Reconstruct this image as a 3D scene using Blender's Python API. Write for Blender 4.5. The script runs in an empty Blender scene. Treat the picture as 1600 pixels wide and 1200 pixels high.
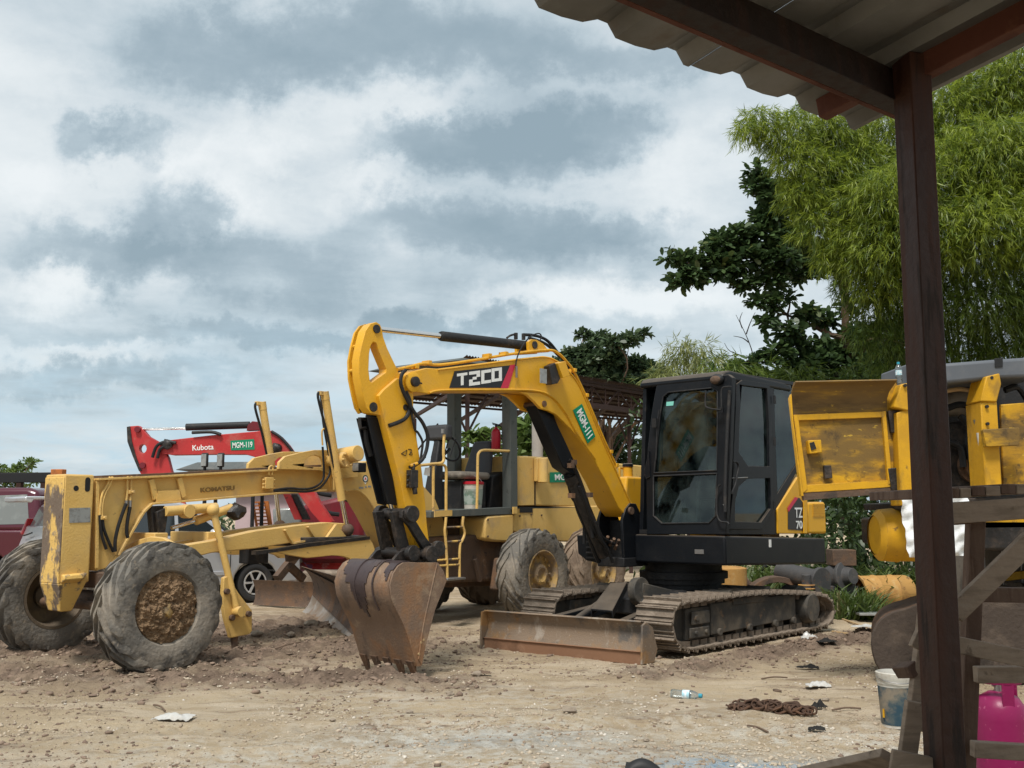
import bpy, bmesh, math, random
import numpy as np
from mathutils import Vector, Matrix
from mathutils.geometry import tessellate_polygon

SC = bpy.context.scene
COL = SC.collection
rnd = random.Random(7)
V = Vector

# ------------------------------------------------------------------ camera
EYE, FOC, PITCH = 1.5, 1600.0, math.atan(0.125)
cam_d = bpy.data.cameras.new('camera'); cam = bpy.data.objects.new('camera', cam_d); COL.objects.link(cam)
cam.location = (0, 0, EYE); cam.rotation_euler = (math.pi / 2 + PITCH, 0, 0)
cam_d.sensor_width = 36; cam_d.lens = 36.0; cam_d.clip_end = 3000; cam_d.clip_start = 0.05
SC.camera = cam
# ------------------------------------------------------------------ light
SUN_EL, SUN_AZ = math.radians(58), math.radians(200)      # azimuth: clockwise from +Y
sun_d = bpy.data.lights.new('sun', 'SUN'); sun = bpy.data.objects.new('sun', sun_d); COL.objects.link(sun)
sun_d.energy = 2.5; sun_d.angle = math.radians(14); sun_d.color = (1, .96, .9)
sdir = V((math.sin(SUN_AZ) * math.cos(SUN_EL), math.cos(SUN_AZ) * math.cos(SUN_EL), math.sin(SUN_EL)))
sun.rotation_euler = sdir.to_track_quat('Z', 'Y').to_euler()
SC.view_settings.view_transform = 'Standard'; SC.view_settings.look = 'None'
SC.view_settings.gamma = 1; SC.view_settings.use_curve_mapping = False
SC.view_settings.exposure = 0.56

# ------------------------------------------------------------------ rays through the photograph (for measuring only)
cP, sP = math.cos(PITCH), math.sin(PITCH)
def ray(px, py):
    u = (px - 800) / FOC; v = (600 - py) / FOC
    return V((u, cP - v * sP, sP + v * cP))
def at(px, py, Y):
    d = ray(px, py); t = Y / d.y
    return V((d.x * t, Y, EYE + d.z * t))
def hz(px, py, z=0.0):
    d = ray(px, py); t = (z - EYE) / d.z
    return V((d.x * t, d.y * t, z))

class Frame:
    """a machine's own axes: a forward, b to its left, z up"""
    def __init__(s, x, y, deg):
        r = math.radians(deg); s.deg = r
        s.o = V((x, y, 0)); s.h = V((math.cos(r), math.sin(r), 0)); s.l = V((-s.h.y, s.h.x, 0))
    def w(s, p): return s.o + s.h * p[0] + s.l * p[1] + V((0, 0, p[2]))
    def loc(s, p):
        q = V(p) - s.o
        return V((q.dot(s.h), q.dot(s.l), p[2]))
    def pl(s, px, py, p0, n):
        n = s.h * n[0] + s.l * n[1] + V((0, 0, n[2])); d = ray(px, py); o = V((0, 0, EYE))
        t = (s.w(p0) - o).dot(n) / d.dot(n)
        return s.loc(o + d * t)
    def S(s, px, py, b): return s.pl(px, py, (0, b, 0), (0, 1, 0))
    def F(s, px, py, a): return s.pl(px, py, (a, 0, 0), (1, 0, 0))
    def T(s, px, py, z): return s.pl(px, py, (0, 0, z), (0, 0, 1))
    def Ss(s, pts, b): return [s.S(x, y, b) for x, y in pts]
    def Fs(s, pts, a): return [s.F(x, y, a) for x, y in pts]
WORLD = Frame(0, 0, 0)

# ------------------------------------------------------------------ materials
def lin(c):
    return tuple(((x / 255) / 12.92 if x <= 10 else ((x / 255 + .055) / 1.055) ** 2.4) for x in c)
_mats = {}
def mat(name, col, layers=(), rough=.6, metal=0.0, bump=0.0, bscale=30.0, spec=.35, coat=0.0, coords='Object', edge=None, dust=0.0):
    """base colour plus wear layers (colour, scale, lo, hi, strength, stretch xyz, roughness)"""
    if name in _mats: return _mats[name]
    m = bpy.data.materials.new(name); m.use_nodes = True; nt = m.node_tree; N = nt.nodes; L = nt.links
    b = N['Principled BSDF']; _mats[name] = m
    b.inputs['Metallic'].default_value = metal; b.inputs['Specular IOR Level'].default_value = spec
    b.inputs['Coat Weight'].default_value = coat
    tc = N.new('ShaderNodeTexCoord'); cur = None; rcur = None
    for i, ly in enumerate(layers):
        c, sc, lo, hi, st = ly[:5]; stretch = ly[5] if len(ly) > 5 else (1, 1, 1); rg = ly[6] if len(ly) > 6 else min(1, rough + .25)
        mp = N.new('ShaderNodeMapping'); mp.inputs['Scale'].default_value = stretch; mp.inputs['Location'].default_value = (i * 3.1, i * 1.7, i * 5.3)
        L.new(tc.outputs[coords], mp.inputs['Vector'])
        nz = N.new('ShaderNodeTexNoise'); nz.inputs['Scale'].default_value = sc; nz.inputs['Detail'].default_value = 7; nz.inputs['Roughness'].default_value = .62
        L.new(mp.outputs[0], nz.inputs['Vector'])
        mr = N.new('ShaderNodeMapRange'); mr.inputs['From Min'].default_value = lo; mr.inputs['From Max'].default_value = hi
        mr.inputs['To Min'].default_value = 0; mr.inputs['To Max'].default_value = st; mr.interpolation_type = 'SMOOTHSTEP'
        L.new(nz.outputs['Fac'], mr.inputs['Value'])
        mx = N.new('ShaderNodeMix'); mx.data_type = 'RGBA'
        L.new(mr.outputs[0], mx.inputs['Factor'])
        if cur is None: mx.inputs['A'].default_value = (*col, 1)
        else: L.new(cur, mx.inputs['A'])
        mx.inputs['B'].default_value = (*c, 1); cur = mx.outputs['Result']
        rx = N.new('ShaderNodeMix'); rx.data_type = 'FLOAT'; L.new(mr.outputs[0], rx.inputs['Factor'])
        if rcur is None: rx.inputs['A'].default_value = rough
        else: L.new(rcur, rx.inputs['A'])
        rx.inputs['B'].default_value = rg; rcur = rx.outputs['Result']
    def blend(fac, c, rg):
        nonlocal cur, rcur
        mx = N.new('ShaderNodeMix'); mx.data_type = 'RGBA'; L.new(fac, mx.inputs['Factor']); L.new(cur, mx.inputs['A']); mx.inputs['B'].default_value = (*c, 1); cur = mx.outputs['Result']
        rx = N.new('ShaderNodeMix'); rx.data_type = 'FLOAT'; L.new(fac, rx.inputs['Factor']); L.new(rcur, rx.inputs['A']); rx.inputs['B'].default_value = rg; rcur = rx.outputs['Result']
    def mth(op, a, c):
        n = N.new('ShaderNodeMath'); n.operation = op; n.use_clamp = True
        for i, x in enumerate((a, c)):
            if isinstance(x, (int, float)): n.inputs[i].default_value = x
            else: L.new(x, n.inputs[i])
        return n.outputs[0]
    if dust and cur is not None:                     # dust lying on surfaces that face up
        g = N.new('ShaderNodeNewGeometry'); sx = N.new('ShaderNodeSeparateXYZ'); L.new(g.outputs['Normal'], sx.inputs[0])
        up = N.new('ShaderNodeMapRange'); L.new(sx.outputs['Z'], up.inputs[0]); up.inputs['From Min'].default_value = .35; up.inputs['From Max'].default_value = .95; up.inputs['To Max'].default_value = dust
        nz = N.new('ShaderNodeTexNoise'); nz.inputs['Scale'].default_value = 6; nz.inputs['Detail'].default_value = 6; L.new(tc.outputs[coords], nz.inputs['Vector'])
        blend(mth('MULTIPLY', up.outputs[0], mth('ADD', nz.outputs['Fac'], .35)), (.36, .28, .20), .95)
    if edge and cur is not None:                     # paint rubbed off along the edges
        bv = N.new('ShaderNodeBevel'); bv.samples = 3; bv.inputs['Radius'].default_value = edge[2]; g = N.new('ShaderNodeNewGeometry')
        dt = N.new('ShaderNodeVectorMath'); dt.operation = 'DOT_PRODUCT'; L.new(bv.outputs[0], dt.inputs[0]); L.new(g.outputs['Normal'], dt.inputs[1])
        mr = N.new('ShaderNodeMapRange'); L.new(dt.outputs['Value'], mr.inputs[0]); mr.inputs['From Min'].default_value = .985; mr.inputs['From Max'].default_value = .86; mr.inputs['To Max'].default_value = 1
        nz = N.new('ShaderNodeTexNoise'); nz.inputs['Scale'].default_value = 9; nz.inputs['Detail'].default_value = 7; nz.inputs['Roughness'].default_value = .7; L.new(tc.outputs[coords], nz.inputs['Vector'])
        m2 = N.new('ShaderNodeMapRange'); L.new(nz.outputs['Fac'], m2.inputs[0]); m2.inputs['From Min'].default_value = .46; m2.inputs['From Max'].default_value = .60; m2.inputs['To Max'].default_value = edge[1]
        blend(mth('MULTIPLY', mr.outputs[0], m2.outputs[0]), edge[0], .7)
    if cur is None: b.inputs['Base Color'].default_value = (*col, 1); b.inputs['Roughness'].default_value = rough
    else: L.new(cur, b.inputs['Base Color']); L.new(rcur, b.inputs['Roughness'])
    if bump:
        nz = N.new('ShaderNodeTexNoise'); nz.inputs['Scale'].default_value = bscale; nz.inputs['Detail'].default_value = 8
        L.new(tc.outputs[coords], nz.inputs['Vector'])
        bp = N.new('ShaderNodeBump'); bp.inputs['Strength'].default_value = 1; bp.inputs['Distance'].default_value = bump
        L.new(nz.outputs['Fac'], bp.inputs['Height']); L.new(bp.outputs[0], b.inputs['Normal'])
    return m

def glass(name, tint, trans=.5, rough=.03, dust=None):
    m = bpy.data.materials.new(name); m.use_nodes = True; nt = m.node_tree; N = nt.nodes; L = nt.links
    N.remove(N['Principled BSDF']); out = N['Material Output']
    tr = N.new('ShaderNodeBsdfTransparent'); tr.inputs[0].default_value = (*[t * trans for t in tint], 1)
    gl = N.new('ShaderNodeBsdfGlossy'); gl.inputs['Roughness'].default_value = rough; gl.inputs[0].default_value = (.9, .95, .97, 1)
    fr = N.new('ShaderNodeFresnel'); fr.inputs['IOR'].default_value = 1.5
    mx = N.new('ShaderNodeMixShader'); L.new(fr.outputs[0], mx.inputs[0]); L.new(tr.outputs[0], mx.inputs[1]); L.new(gl.outputs[0], mx.inputs[2])
    last = mx
    if dust:
        df = N.new('ShaderNodeBsdfDiffuse'); df.inputs[0].default_value = (*dust[0], 1)
        tc = N.new('ShaderNodeTexCoord'); nz = N.new('ShaderNodeTexNoise'); nz.inputs['Scale'].default_value = 5; nz.inputs['Detail'].default_value = 6
        L.new(tc.outputs['Object'], nz.inputs['Vector'])
        mr = N.new('ShaderNodeMapRange'); mr.inputs['From Min'].default_value = .35; mr.inputs['From Max'].default_value = .75; mr.inputs['To Max'].default_value = dust[1]
        L.new(nz.outputs['Fac'], mr.inputs[0])
        m2 = N.new('ShaderNodeMixShader'); L.new(mr.outputs[0], m2.inputs[0]); L.new(mx.outputs[0], m2.inputs[1]); L.new(df.outputs[0], m2.inputs[2]); last = m2
    L.new(last.outputs[0], out.inputs[0])
    return m

DUST = (.36, .27, .19)
M = {}
M['exc_yellow'] = mat('excavator_yellow_paint', (.74, .385, .02), [((.58, .28, .015), 1.6, .42, .7, .5), ((.16, .085, .03), 26, .66, .73, .55), (DUST, 2.2, .52, .78, .35), ((.10, .06, .03), 14, .66, .74, .7), ((.3, .17, .07), 5, .62, .72, .5, (1, 1, .25))], rough=.42, bump=.002, bscale=60, dust=.45, edge=((.15, .085, .04), .75, .012))
M['grader_yellow'] = mat('faded_grader_yellow_paint', (.72, .47, .15), [((.62, .37, .085), 1.3, .4, .7, .6), (DUST, 2.6, .5, .75, .5), ((.20, .12, .06), 9, .64, .72, .7), ((.13, .075, .045), 40, .68, .74, .6), ((.24, .15, .07), 4, .6, .72, .5, (1, 1, .2))], rough=.55, bump=.003, bscale=50, dust=.45, edge=((.16, .10, .06), .85, .014))
M['grader_worn'] = mat('scraped_grader_paint', (.70, .45, .13), [((.13, .10, .085), 3.2, .46, .52, .95, (1, 1, .5)), ((.25, .2, .15), 11, .58, .64, .8), ((.1, .05, .03), 9, .62, .68, .8)], rough=.65, bump=.006, bscale=30)
M['old_yellow'] = mat('grimy_yellow_paint', (.60, .33, .012), [((.40, .21, .015), 1.8, .4, .62, .8), ((.10, .065, .03), 2.4, .42, .60, .85, (.5, 1, 1.6)), ((.05, .035, .02), 6, .52, .66, .7), ((.7, .45, .05), 22, .62, .68, .6, (.4, 1, 1)), ((.05, .035, .02), 9, .62, .7, .9)], rough=.45, bump=.002, bscale=60)
M['old_yellow_clean'] = mat('worn_yellow_paint', (.64, .34, .012), [((.44, .23, .015), 2, .42, .66, .7), ((.20, .12, .03), 3.5, .54, .68, .7, (1, 1, .4)), ((.10, .06, .03), 7, .63, .7, .8)], rough=.42, bump=.002, bscale=60, edge=((.12, .07, .03), .9, .012))
M['black'] = mat('black_machine_paint', (.007, .0085, .011), [((.018, .018, .019), 2.5, .45, .75, .6), ((.13, .105, .085), 6, .64, .80, .25)], rough=.36, bump=.0015, bscale=60, spec=.2, dust=.3, edge=((.10, .09, .08), .6, .010))
M['black_dull'] = mat('dull_black_steel', (.016, .016, .017), [((.09, .075, .06), 5, .5, .75, .6)], rough=.6, bump=.004, bscale=40)
M['grease'] = mat('greasy_black_steel', (.02, .018, .017), [((.10, .07, .05), 7, .5, .7, .6), ((.05, .04, .035), 20, .5, .65, .7)], rough=.42, bump=.005, bscale=50)
M['rubber_hose'] = mat('black_rubber_hose', (.012, .012, .013), [((.08, .07, .06), 8, .55, .75, .5)], rough=.55)
M['chrome'] = mat('chrome_rod', (.75, .74, .72), [((.3, .26, .22), 12, .6, .75, .4)], rough=.12, metal=1)
M['steel'] = mat('bare_steel', (.32, .31, .3), [((.2, .13, .08), 8, .5, .7, .6)], rough=.4, metal=.8)
M['rust_dark'] = mat('dark_rusty_steel', (.10, .065, .045), [((.19, .10, .05), 3, .45, .68, .8), ((.05, .04, .035), 6, .55, .68, .8), (DUST, 9, .6, .75, .5)], rough=.75, bump=.006, bscale=35)
M['bucket'] = mat('rusty_bucket_steel', (.19, .127, .088), [((.29, .145, .065), 1.9, .5, .66, .75), ((.10, .075, .06), 2.6, .52, .66, .75, (1.4, 1.4, .3)), ((.33, .24, .16), 5, .54, .7, .6), ((.4, .3, .2), 40, .62, .7, .45, (3, 3, .25))], rough=.68, bump=.004, bscale=45)
M['bucket_dark'] = mat('bare_dark_wear_plate', (.075, .055, .055), [((.12, .085, .07), 4, .45, .7, .6), ((.03, .025, .03), 9, .55, .7, .5)], rough=.4, metal=.35, bump=.002)
M['blade'] = mat('dozer_blade_steel', (.20, .145, .10), [((.30, .155, .05), 2.4, .48, .62, .8), ((.09, .085, .08), 2.8, .5, .62, .8), ((.36, .32, .27), 7, .55, .68, .6, (1, 1, .35)), ((.42, .36, .29), 30, .6, .7, .5)], rough=.65, bump=.004, bscale=50)
M['edge'] = mat('rust_orange_cutting_edge', (.235, .125, .072), [((.33, .2, .125), 6, .5, .7, .6), ((.14, .075, .045), 5, .55, .7, .7)], rough=.75, bump=.003)
M['mold'] = mat('scoured_mouldboard_steel', (.25, .20, .155), [((.34, .33, .31), 1.6, .48, .6, .8), ((.2, .13, .08), 4, .5, .7, .6)], rough=.5, metal=.25, bump=.003)
M['track'] = mat('muddy_track_steel', (.20, .158, .12), [((.32, .262, .205), 5, .45, .65, .8), ((.10, .065, .045), 8, .54, .68, .8), ((.035, .03, .028), 4, .6, .7, .6)], rough=.8, bump=.01, bscale=30)
M['track_frame'] = mat('dusty_black_track_frame', (.05, .047, .042), [((.17, .14, .105), 3, .42, .68, .8), ((.22, .14, .08), 8, .58, .7, .6)], rough=.75, bump=.004)
M['tyre'] = mat('dry_mud_tyre_rubber', (.15, .138, .12), [((.27, .235, .19), 2.6, .44, .62, .9), ((.055, .052, .05), 3.4, .52, .64, .8), ((.3, .25, .19), 16, .56, .68, .6)], rough=.9, bump=.012, bscale=26)
M['cast_letter'] = mat('cast_lettering', (.27, .17, .06), rough=.7)
M['grime'] = mat('brown_grime_on_yellow', (.16, .095, .03), [((.42, .24, .025), 3, .5, .66, .8, (.35, 1, 2.2)), ((.05, .032, .018), 2, .48, .66, .85, (.4, 1, 1.5)), ((.6, .38, .04), 30, .64, .7, .6, (.3, 1, 1))], rough=.6, bump=.002)
M['car_tyre'] = mat('car_tyre_rubber', (.03, .03, .031), [((.1, .085, .07), 5, .5, .7, .5)], rough=.8)
M['mud_cake'] = mat('caked_ochre_mud', (.20, .128, .072), [((.30, .20, .115), 14, .45, .62, .8), ((.11, .068, .038), 11, .52, .64, .8)], rough=.95, bump=.02, bscale=30)
M['mud_cake2'] = mat('mud_covered_tyre', (.24, .18, .13), [((.15, .11, .08), 4, .45, .62, .8), ((.32, .25, .185), 9, .54, .68, .7)], rough=.95, bump=.02, bscale=14)
M['rim'] = mat('muddy_yellow_rim', (.40, .26, .09), [((.24, .18, .125), 6, .38, .56, .9), ((.08, .06, .045), 9, .56, .66, .8)], rough=.8, bump=.006)
M['rim_dark'] = mat('dark_muddy_rim', (.13, .10, .07), [((.25, .19, .11), 4, .5, .7, .7)], rough=.8, bump=.004)
M['post'] = mat('weathered_green_grey_paint', (.085, .095, .088), [((.13, .13, .115), 4, .45, .7, .7, (1, 1, .3)), ((.04, .04, .04), 10, .58, .7, .6)], rough=.7)
M['vinyl'] = mat('grey_black_seat_vinyl', (.055, .056, .06), [((.12, .11, .1), 4, .5, .75, .5)], rough=.7, bump=.002)
M['cushion'] = mat('worn_seat_cushion', (.23, .2, .165), [((.1, .085, .07), 5, .45, .65, .7)], rough=.9, bump=.004)
M['green_plate'] = mat('green_plate', (.006, .23, .115), rough=.4)
M['white_paint'] = mat('white_lettering', (.8, .8, .77), [((.45, .42, .36), 30, .6, .75, .4)], rough=.5)
M['decal_black'] = mat('black_decal', (.014, .014, .016), [((.07, .06, .05), 20, .62, .75, .4)], rough=.35)
M['decal_red'] = mat('red_decal', (.55, .025, .06), [((.6, .2, .15), 25, .6, .72, .5)], rough=.4)
M['red'] = mat('faded_red_paint', (.46, .032, .032), [((.33, .028, .028), 2, .42, .7, .6), ((.42, .2, .15), 3.2, .5, .75, .35), ((.4, .14, .1), 9, .62, .74, .4), ((.05, .03, .03), 12, .64, .7, .8)], rough=.42, bump=.002)
M['red_dark'] = mat('dark_red_paint', (.16, .012, .02), [((.09, .02, .02), 4, .45, .7, .6)], rough=.5)
M['maroon'] = mat('maroon_car_paint', (.075, .006, .016), [((.16, .05, .05), 3, .55, .8, .3)], rough=.25, coat=.6)
M['silver'] = mat('silver_car_paint', (.56, .575, .6), [((.44, .42, .4), 2, .5, .75, .3)], rough=.3, metal=.45, coat=.5)
M['alloy'] = mat('alloy_wheel', (.62, .62, .62), rough=.35, metal=.5)
M['car_black'] = mat('black_plastic_trim', (.015, .015, .016), rough=.55)
M['lamp_red'] = mat('red_tail_lens', (.42, .012, .02), rough=.15, coat=.8)
M['lens'] = mat('grey_lamp_lens', (.3, .31, .3), [((.14, .13, .12), 20, .45, .65, .6)], rough=.25)
M['wood_dark'] = mat('dark_stained_timber', (.040, .0155, .009), [((.07, .027, .016), 3, .42, .66, .7, (6, 6, .35)), ((.016, .011, .009), 5, .52, .66, .8, (4, 4, .5)), ((.11, .06, .04), 40, .62, .72, .3, (2, 2, .2))], rough=.55, bump=.004, bscale=24)
M['wood_black'] = mat('sooty_dark_timber', (.017, .0095, .0075), [((.04, .017, .011), 3, .45, .66, .6, (6, 6, .35))], rough=.6, bump=.003)  # near-black version of the dark timber, for the roof beams
M['mud_dark'] = mat('dark_muddy_steel', (.062, .046, .036), [((.12, .09, .068), 3, .45, .66, .8), ((.03, .024, .02), 5, .55, .68, .8)], rough=.9, bump=.01)
M['wood_red'] = mat('reddish_timber', (.11, .036, .022), [((.065, .022, .014), 4, .45, .65, .7), ((.2, .085, .05), 12, .56, .7, .5)], rough=.7, bump=.003)
M['wood_grey'] = mat('weathered_plank', (.31, .235, .175), [((.2, .15, .11), 4, .42, .64, .8, (1.2, 1.2, 6)), ((.34, .275, .215), 9, .54, .68, .6, (1, 1, 7)), ((.1, .07, .05), 16, .62, .7, .6)], rough=.85, bump=.004, bscale=40)
M['wood_brown'] = mat('brown_timber', (.135, .085, .06), [((.085, .05, .036), 4, .42, .64, .8, (5, 5, .6)), ((.2, .135, .1), 9, .56, .7, .6, (5, 5, .5))], rough=.8, bump=.004, bscale=40)
M['zinc'] = mat('zinc_roof_sheet', (.22, .22, .215), [((.14, .135, .125), 1.6, .42, .7, .7), ((.17, .13, .10), 4, .58, .74, .6)], rough=.5, metal=.55, bump=.001)
M['rust_roof'] = mat('rusty_roof_sheet', (.10, .068, .057), [((.06, .042, .038), 1.2, .42, .62, .8), ((.2, .12, .085), 3, .52, .7, .6)], rough=.8)
M['truss'] = mat('rust_brown_truss', (.055, .031, .026), [((.10, .05, .04), 3, .5, .7, .5)], rough=.8)
M['concrete'] = mat('pale_concrete', (.36, .33, .3), [((.25, .23, .2), 3, .45, .7, .6)], rough=.9)
M['pink'] = mat('pale_pink_wall', (.52, .4, .41), [((.4, .32, .32), 2, .5, .7, .5)], rough=.9)
M['orange'] = mat('orange_rack_paint', (.5, .16, .035), [((.24, .09, .04), 6, .5, .68, .7)], rough=.6)
M['magenta'] = mat('magenta_gas_cylinder_paint', (.22, .008, .07), [((.16, .007, .05), 3, .45, .7, .5), ((.6, .2, .3), 26, .62, .72, .5), ((.12, .02, .05), 11, .66, .72, .7)], rough=.38, bump=.001)
M['cloth'] = mat('white_sheet_cloth', (.72, .73, .73), [((.5, .5, .5), 4, .5, .75, .4), ((.35, .31, .26), 7, .62, .78, .5)], rough=.9, bump=.01, bscale=14)
M['white_plastic'] = mat('dirty_white_plastic', (.58, .56, .50), [((.34, .29, .22), 5, .45, .68, .75), ((.2, .17, .13), 11, .58, .7, .6)], rough=.5)
M['bag'] = mat('clear_white_plastic_bag', (.50, .49, .46), [((.36, .31, .25), 9, .5, .7, .5)], rough=.3)
M['blue_paint'] = mat('blue_label', (.025, .06, .085), [((.09, .11, .105), 9, .42, .6, .8), ((.26, .21, .15), 5, .48, .64, .85)], rough=.6)
M['rag'] = mat('black_rag', (.02, .019, .018), [((.06, .05, .04), 12, .5, .7, .6)], rough=.95, bump=.02, bscale=40)
M['stick'] = mat('dry_stick', (.14, .095, .065), rough=.9)
M['straw'] = mat('pale_bamboo_stick', (.42, .29, .15), rough=.8)
M['stone'] = mat('dusty_stone', (.28, .23, .175), [((.17, .13, .1), 6, .45, .65, .7)], rough=.95, bump=.01)
M['bark'] = mat('grey_brown_bark', (.12, .095, .075), [((.2, .17, .14), 5, .5, .7, .6)], rough=.95, bump=.02, bscale=20)
M['ext_red'] = mat('fire_red_enamel', (.42, .012, .025), [((.25, .02, .03), 5, .5, .7, .5)], rough=.4)
M['scrap'] = mat('oily_scrap_metal', (.06, .058, .058), [((.13, .11, .095), 4, .45, .7, .7), ((.17, .09, .05), 7, .58, .7, .6)], rough=.6, bump=.005)
M['orange_rust'] = mat('rusting_orange_drum', (.44, .24, .07), [((.26, .12, .045), 3, .46, .64, .8), ((.5, .36, .17), 7, .55, .7, .6), ((.1, .05, .03), 9, .6, .7, .7)], rough=.75, bump=.004)
M['grey_hood'] = mat('grey_engine_hood_plastic', (.105, .115, .13), [((.2, .2, .2), 3, .5, .75, .5)], rough=.45)
M['mg_fire'] = mat('dirty_label', (.36, .42, .37), [((.1, .2, .15), 9, .5, .62, .8), ((.2, .17, .12), 4, .55, .7, .6)], rough=.7)
M['teal'] = mat('teal_sticker', (.2, .55, .47), rough=.5)
M['bottle_blue'] = mat('blue_bottle_cap', (.03, .28, .38), rough=.4)
M['glass'] = glass('dusty_cab_glass', (.80, .95, .93), .5, .02, ((.14, .195, .185), .22))  # greenish film in the dust layer gives the panes their teal tone
M['car_glass'] = glass('tinted_car_glass', (.5, .58, .6), .3, .02, ((.25, .24, .22), .12))
M['clear'] = glass('clear_bottle_plastic', (.93, .97, .98), .9, .1, ((.6, .65, .66), .4))

# ------------------------------------------------------------------ mesh building
class MB:
    def __init__(s): s.v = []; s.f = []
    def add(s, vs, fs):
        n = len(s.v); s.v += [V(p) for p in vs]; s.f += [tuple(i + n for i in f) for f in fs]; return s
    def hexa(s, p):        # 0-3 one end ring, 4-7 the other
        return s.add(p, [(3, 2, 1, 0), (4, 5, 6, 7), (0, 1, 5, 4), (1, 2, 6, 5), (2, 3, 7, 6), (3, 0, 4, 7)])
    def box(s, x0, x1, y0, y1, z0, z1):
        return s.hexa([(x0, y0, z0), (x1, y0, z0), (x1, y1, z0), (x0, y1, z0), (x0, y0, z1), (x1, y0, z1), (x1, y1, z1), (x0, y1, z1)])
    def beam(s, p0, p1, w, h, up=(0, 0, 1)):
        p0, p1 = V(p0), V(p1); d = (p1 - p0).normalized(); x = d.cross(V(up))
        if x.length < 1e-4: x = d.cross(V((1, 0, 0)))
        x.normalize(); y = x.cross(d); x *= w / 2; y *= h / 2
        return s.hexa([p0 - x - y, p0 + x - y, p0 + x + y, p0 - x + y, p1 - x - y, p1 + x - y, p1 + x + y, p1 - x + y])
    def prism(s, loop, vec, holes=()):
        vec = V(vec); loops = [[V(p) for p in loop]] + [[V(p) for p in h] for h in holes]
        flat = [p for lp in loops for p in lp]; n = len(flat)
        if len(loops) == 1: caps = [tuple(range(n))]
        else: caps = [tuple(t) for t in tessellate_polygon(loops)]
        fs = list(caps) + [tuple(i + n for i in reversed(c)) for c in caps]; k = 0
        for lp in loops:
            m = len(lp)
            fs += [(k + i, k + (i + 1) % m, k + (i + 1) % m + n, k + i + n) for i in range(m)]; k += m
        return s.add(flat + [p + vec for p in flat], fs)
    def ring(s, c, x, y, r, n): return [c + x * (r * math.cos(2 * math.pi * i / n)) + y * (r * math.sin(2 * math.pi * i / n)) for i in range(n)]
    def axes(s, d):
        d = V(d).normalized(); x = d.cross(V((0, 0, 1)))
        if x.length < 1e-3: x = d.cross(V((1, 0, 0)))
        x.normalize(); return d, x, x.cross(d)
    def cyl(s, p0, p1, r0, r1=None, n=16):
        p0, p1 = V(p0), V(p1); r1 = r0 if r1 is None else r1; d, x, y = s.axes(p1 - p0)
        vs = s.ring(p0, x, y, r0, n) + s.ring(p1, x, y, r1, n)
        return s.add(vs, [tuple(range(n)), tuple(range(2 * n - 1, n - 1, -1))] + [(i, (i + 1) % n, (i + 1) % n + n, i + n) for i in range(n)])
    def lathe(s, prof, o, ax, n=32, closed=False):      # prof: (distance along the axis, radius)
        o = V(o); d, x, y = s.axes(ax); vs = []
        for t, r in prof: vs += s.ring(o + d * t, x, y, max(r, 1e-4), n)
        k = len(prof); fs = []
        for j in range(k if closed else k - 1):
            a, b = j * n, ((j + 1) % k) * n
            fs += [(a + i, a + (i + 1) % n, b + (i + 1) % n, b + i) for i in range(n)]
        return s.add(vs, fs)
    def tube(s, pts, r, n=8, smooth=True, r1=None):
        pts = [V(p) for p in pts]
        if smooth and len(pts) > 2:
            q = []; P = [pts[0]] + pts + [pts[-1]]
            for i in range(1, len(P) - 2):
                for k in range(4):
                    t = k / 4; a, b, c, d = P[i - 1], P[i], P[i + 1], P[i + 2]
                    q.append(.5 * ((2 * b) + (c - a) * t + (2 * a - 5 * b + 4 * c - d) * t * t + (3 * b - a - 3 * c + d) * t ** 3))
            pts = q + [pts[-1]]
        vs = []; m = len(pts); x0 = None
        for i, p in enumerate(pts):
            d = (pts[min(i + 1, m - 1)] - pts[max(i - 1, 0)])
            if d.length < 1e-7: d = V((0, 0, 1))
            d.normalize()
            if x0 is None: _, x, y = s.axes(d)
            else:
                x = x0 - d * x0.dot(d)
                if x.length < 1e-4: _, x, y = s.axes(d)
                x.normalize(); y = x.cross(d)
            x0 = x; rr = r if r1 is None else r + (r1 - r) * i / max(1, m - 1)
            vs += s.ring(p, x, y, rr, n)
        fs = [tuple(range(n)), tuple(range(m * n - 1, (m - 1) * n - 1, -1))]
        for j in range(m - 1):
            fs += [(j * n + i, j * n + (i + 1) % n, (j + 1) * n + (i + 1) % n, (j + 1) * n + i) for i in range(n)]
        return s.add(vs, fs)
    def blob(s, c, r, seed=0, amp=.25, sub=2, flat=1.0):
        bm = bmesh.new(); bmesh.ops.create_icosphere(bm, subdivisions=sub, radius=1); R = random.Random(seed)
        ph = [V((R.uniform(-3, 3), R.uniform(-3, 3), R.uniform(-3, 3))) for _ in range(4)]
        r = V(r) if hasattr(r, '__len__') else V((r, r, r)); vs = []
        for v in bm.verts:
            k = 1 + amp * sum(math.sin(v.co.dot(p) * (1.2 + .7 * i) + i) for i, p in enumerate(ph)) / 3 + R.uniform(-1, 1) * amp * .25
            vs.append(V(c) + V((v.co.x * r.x, v.co.y * r.y, v.co.z * r.z)) * k)
        bm.verts.index_update(); fs = [tuple(v.index for v in f.verts) for f in bm.faces]; bm.free()
        return s.add(vs, fs)
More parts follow.
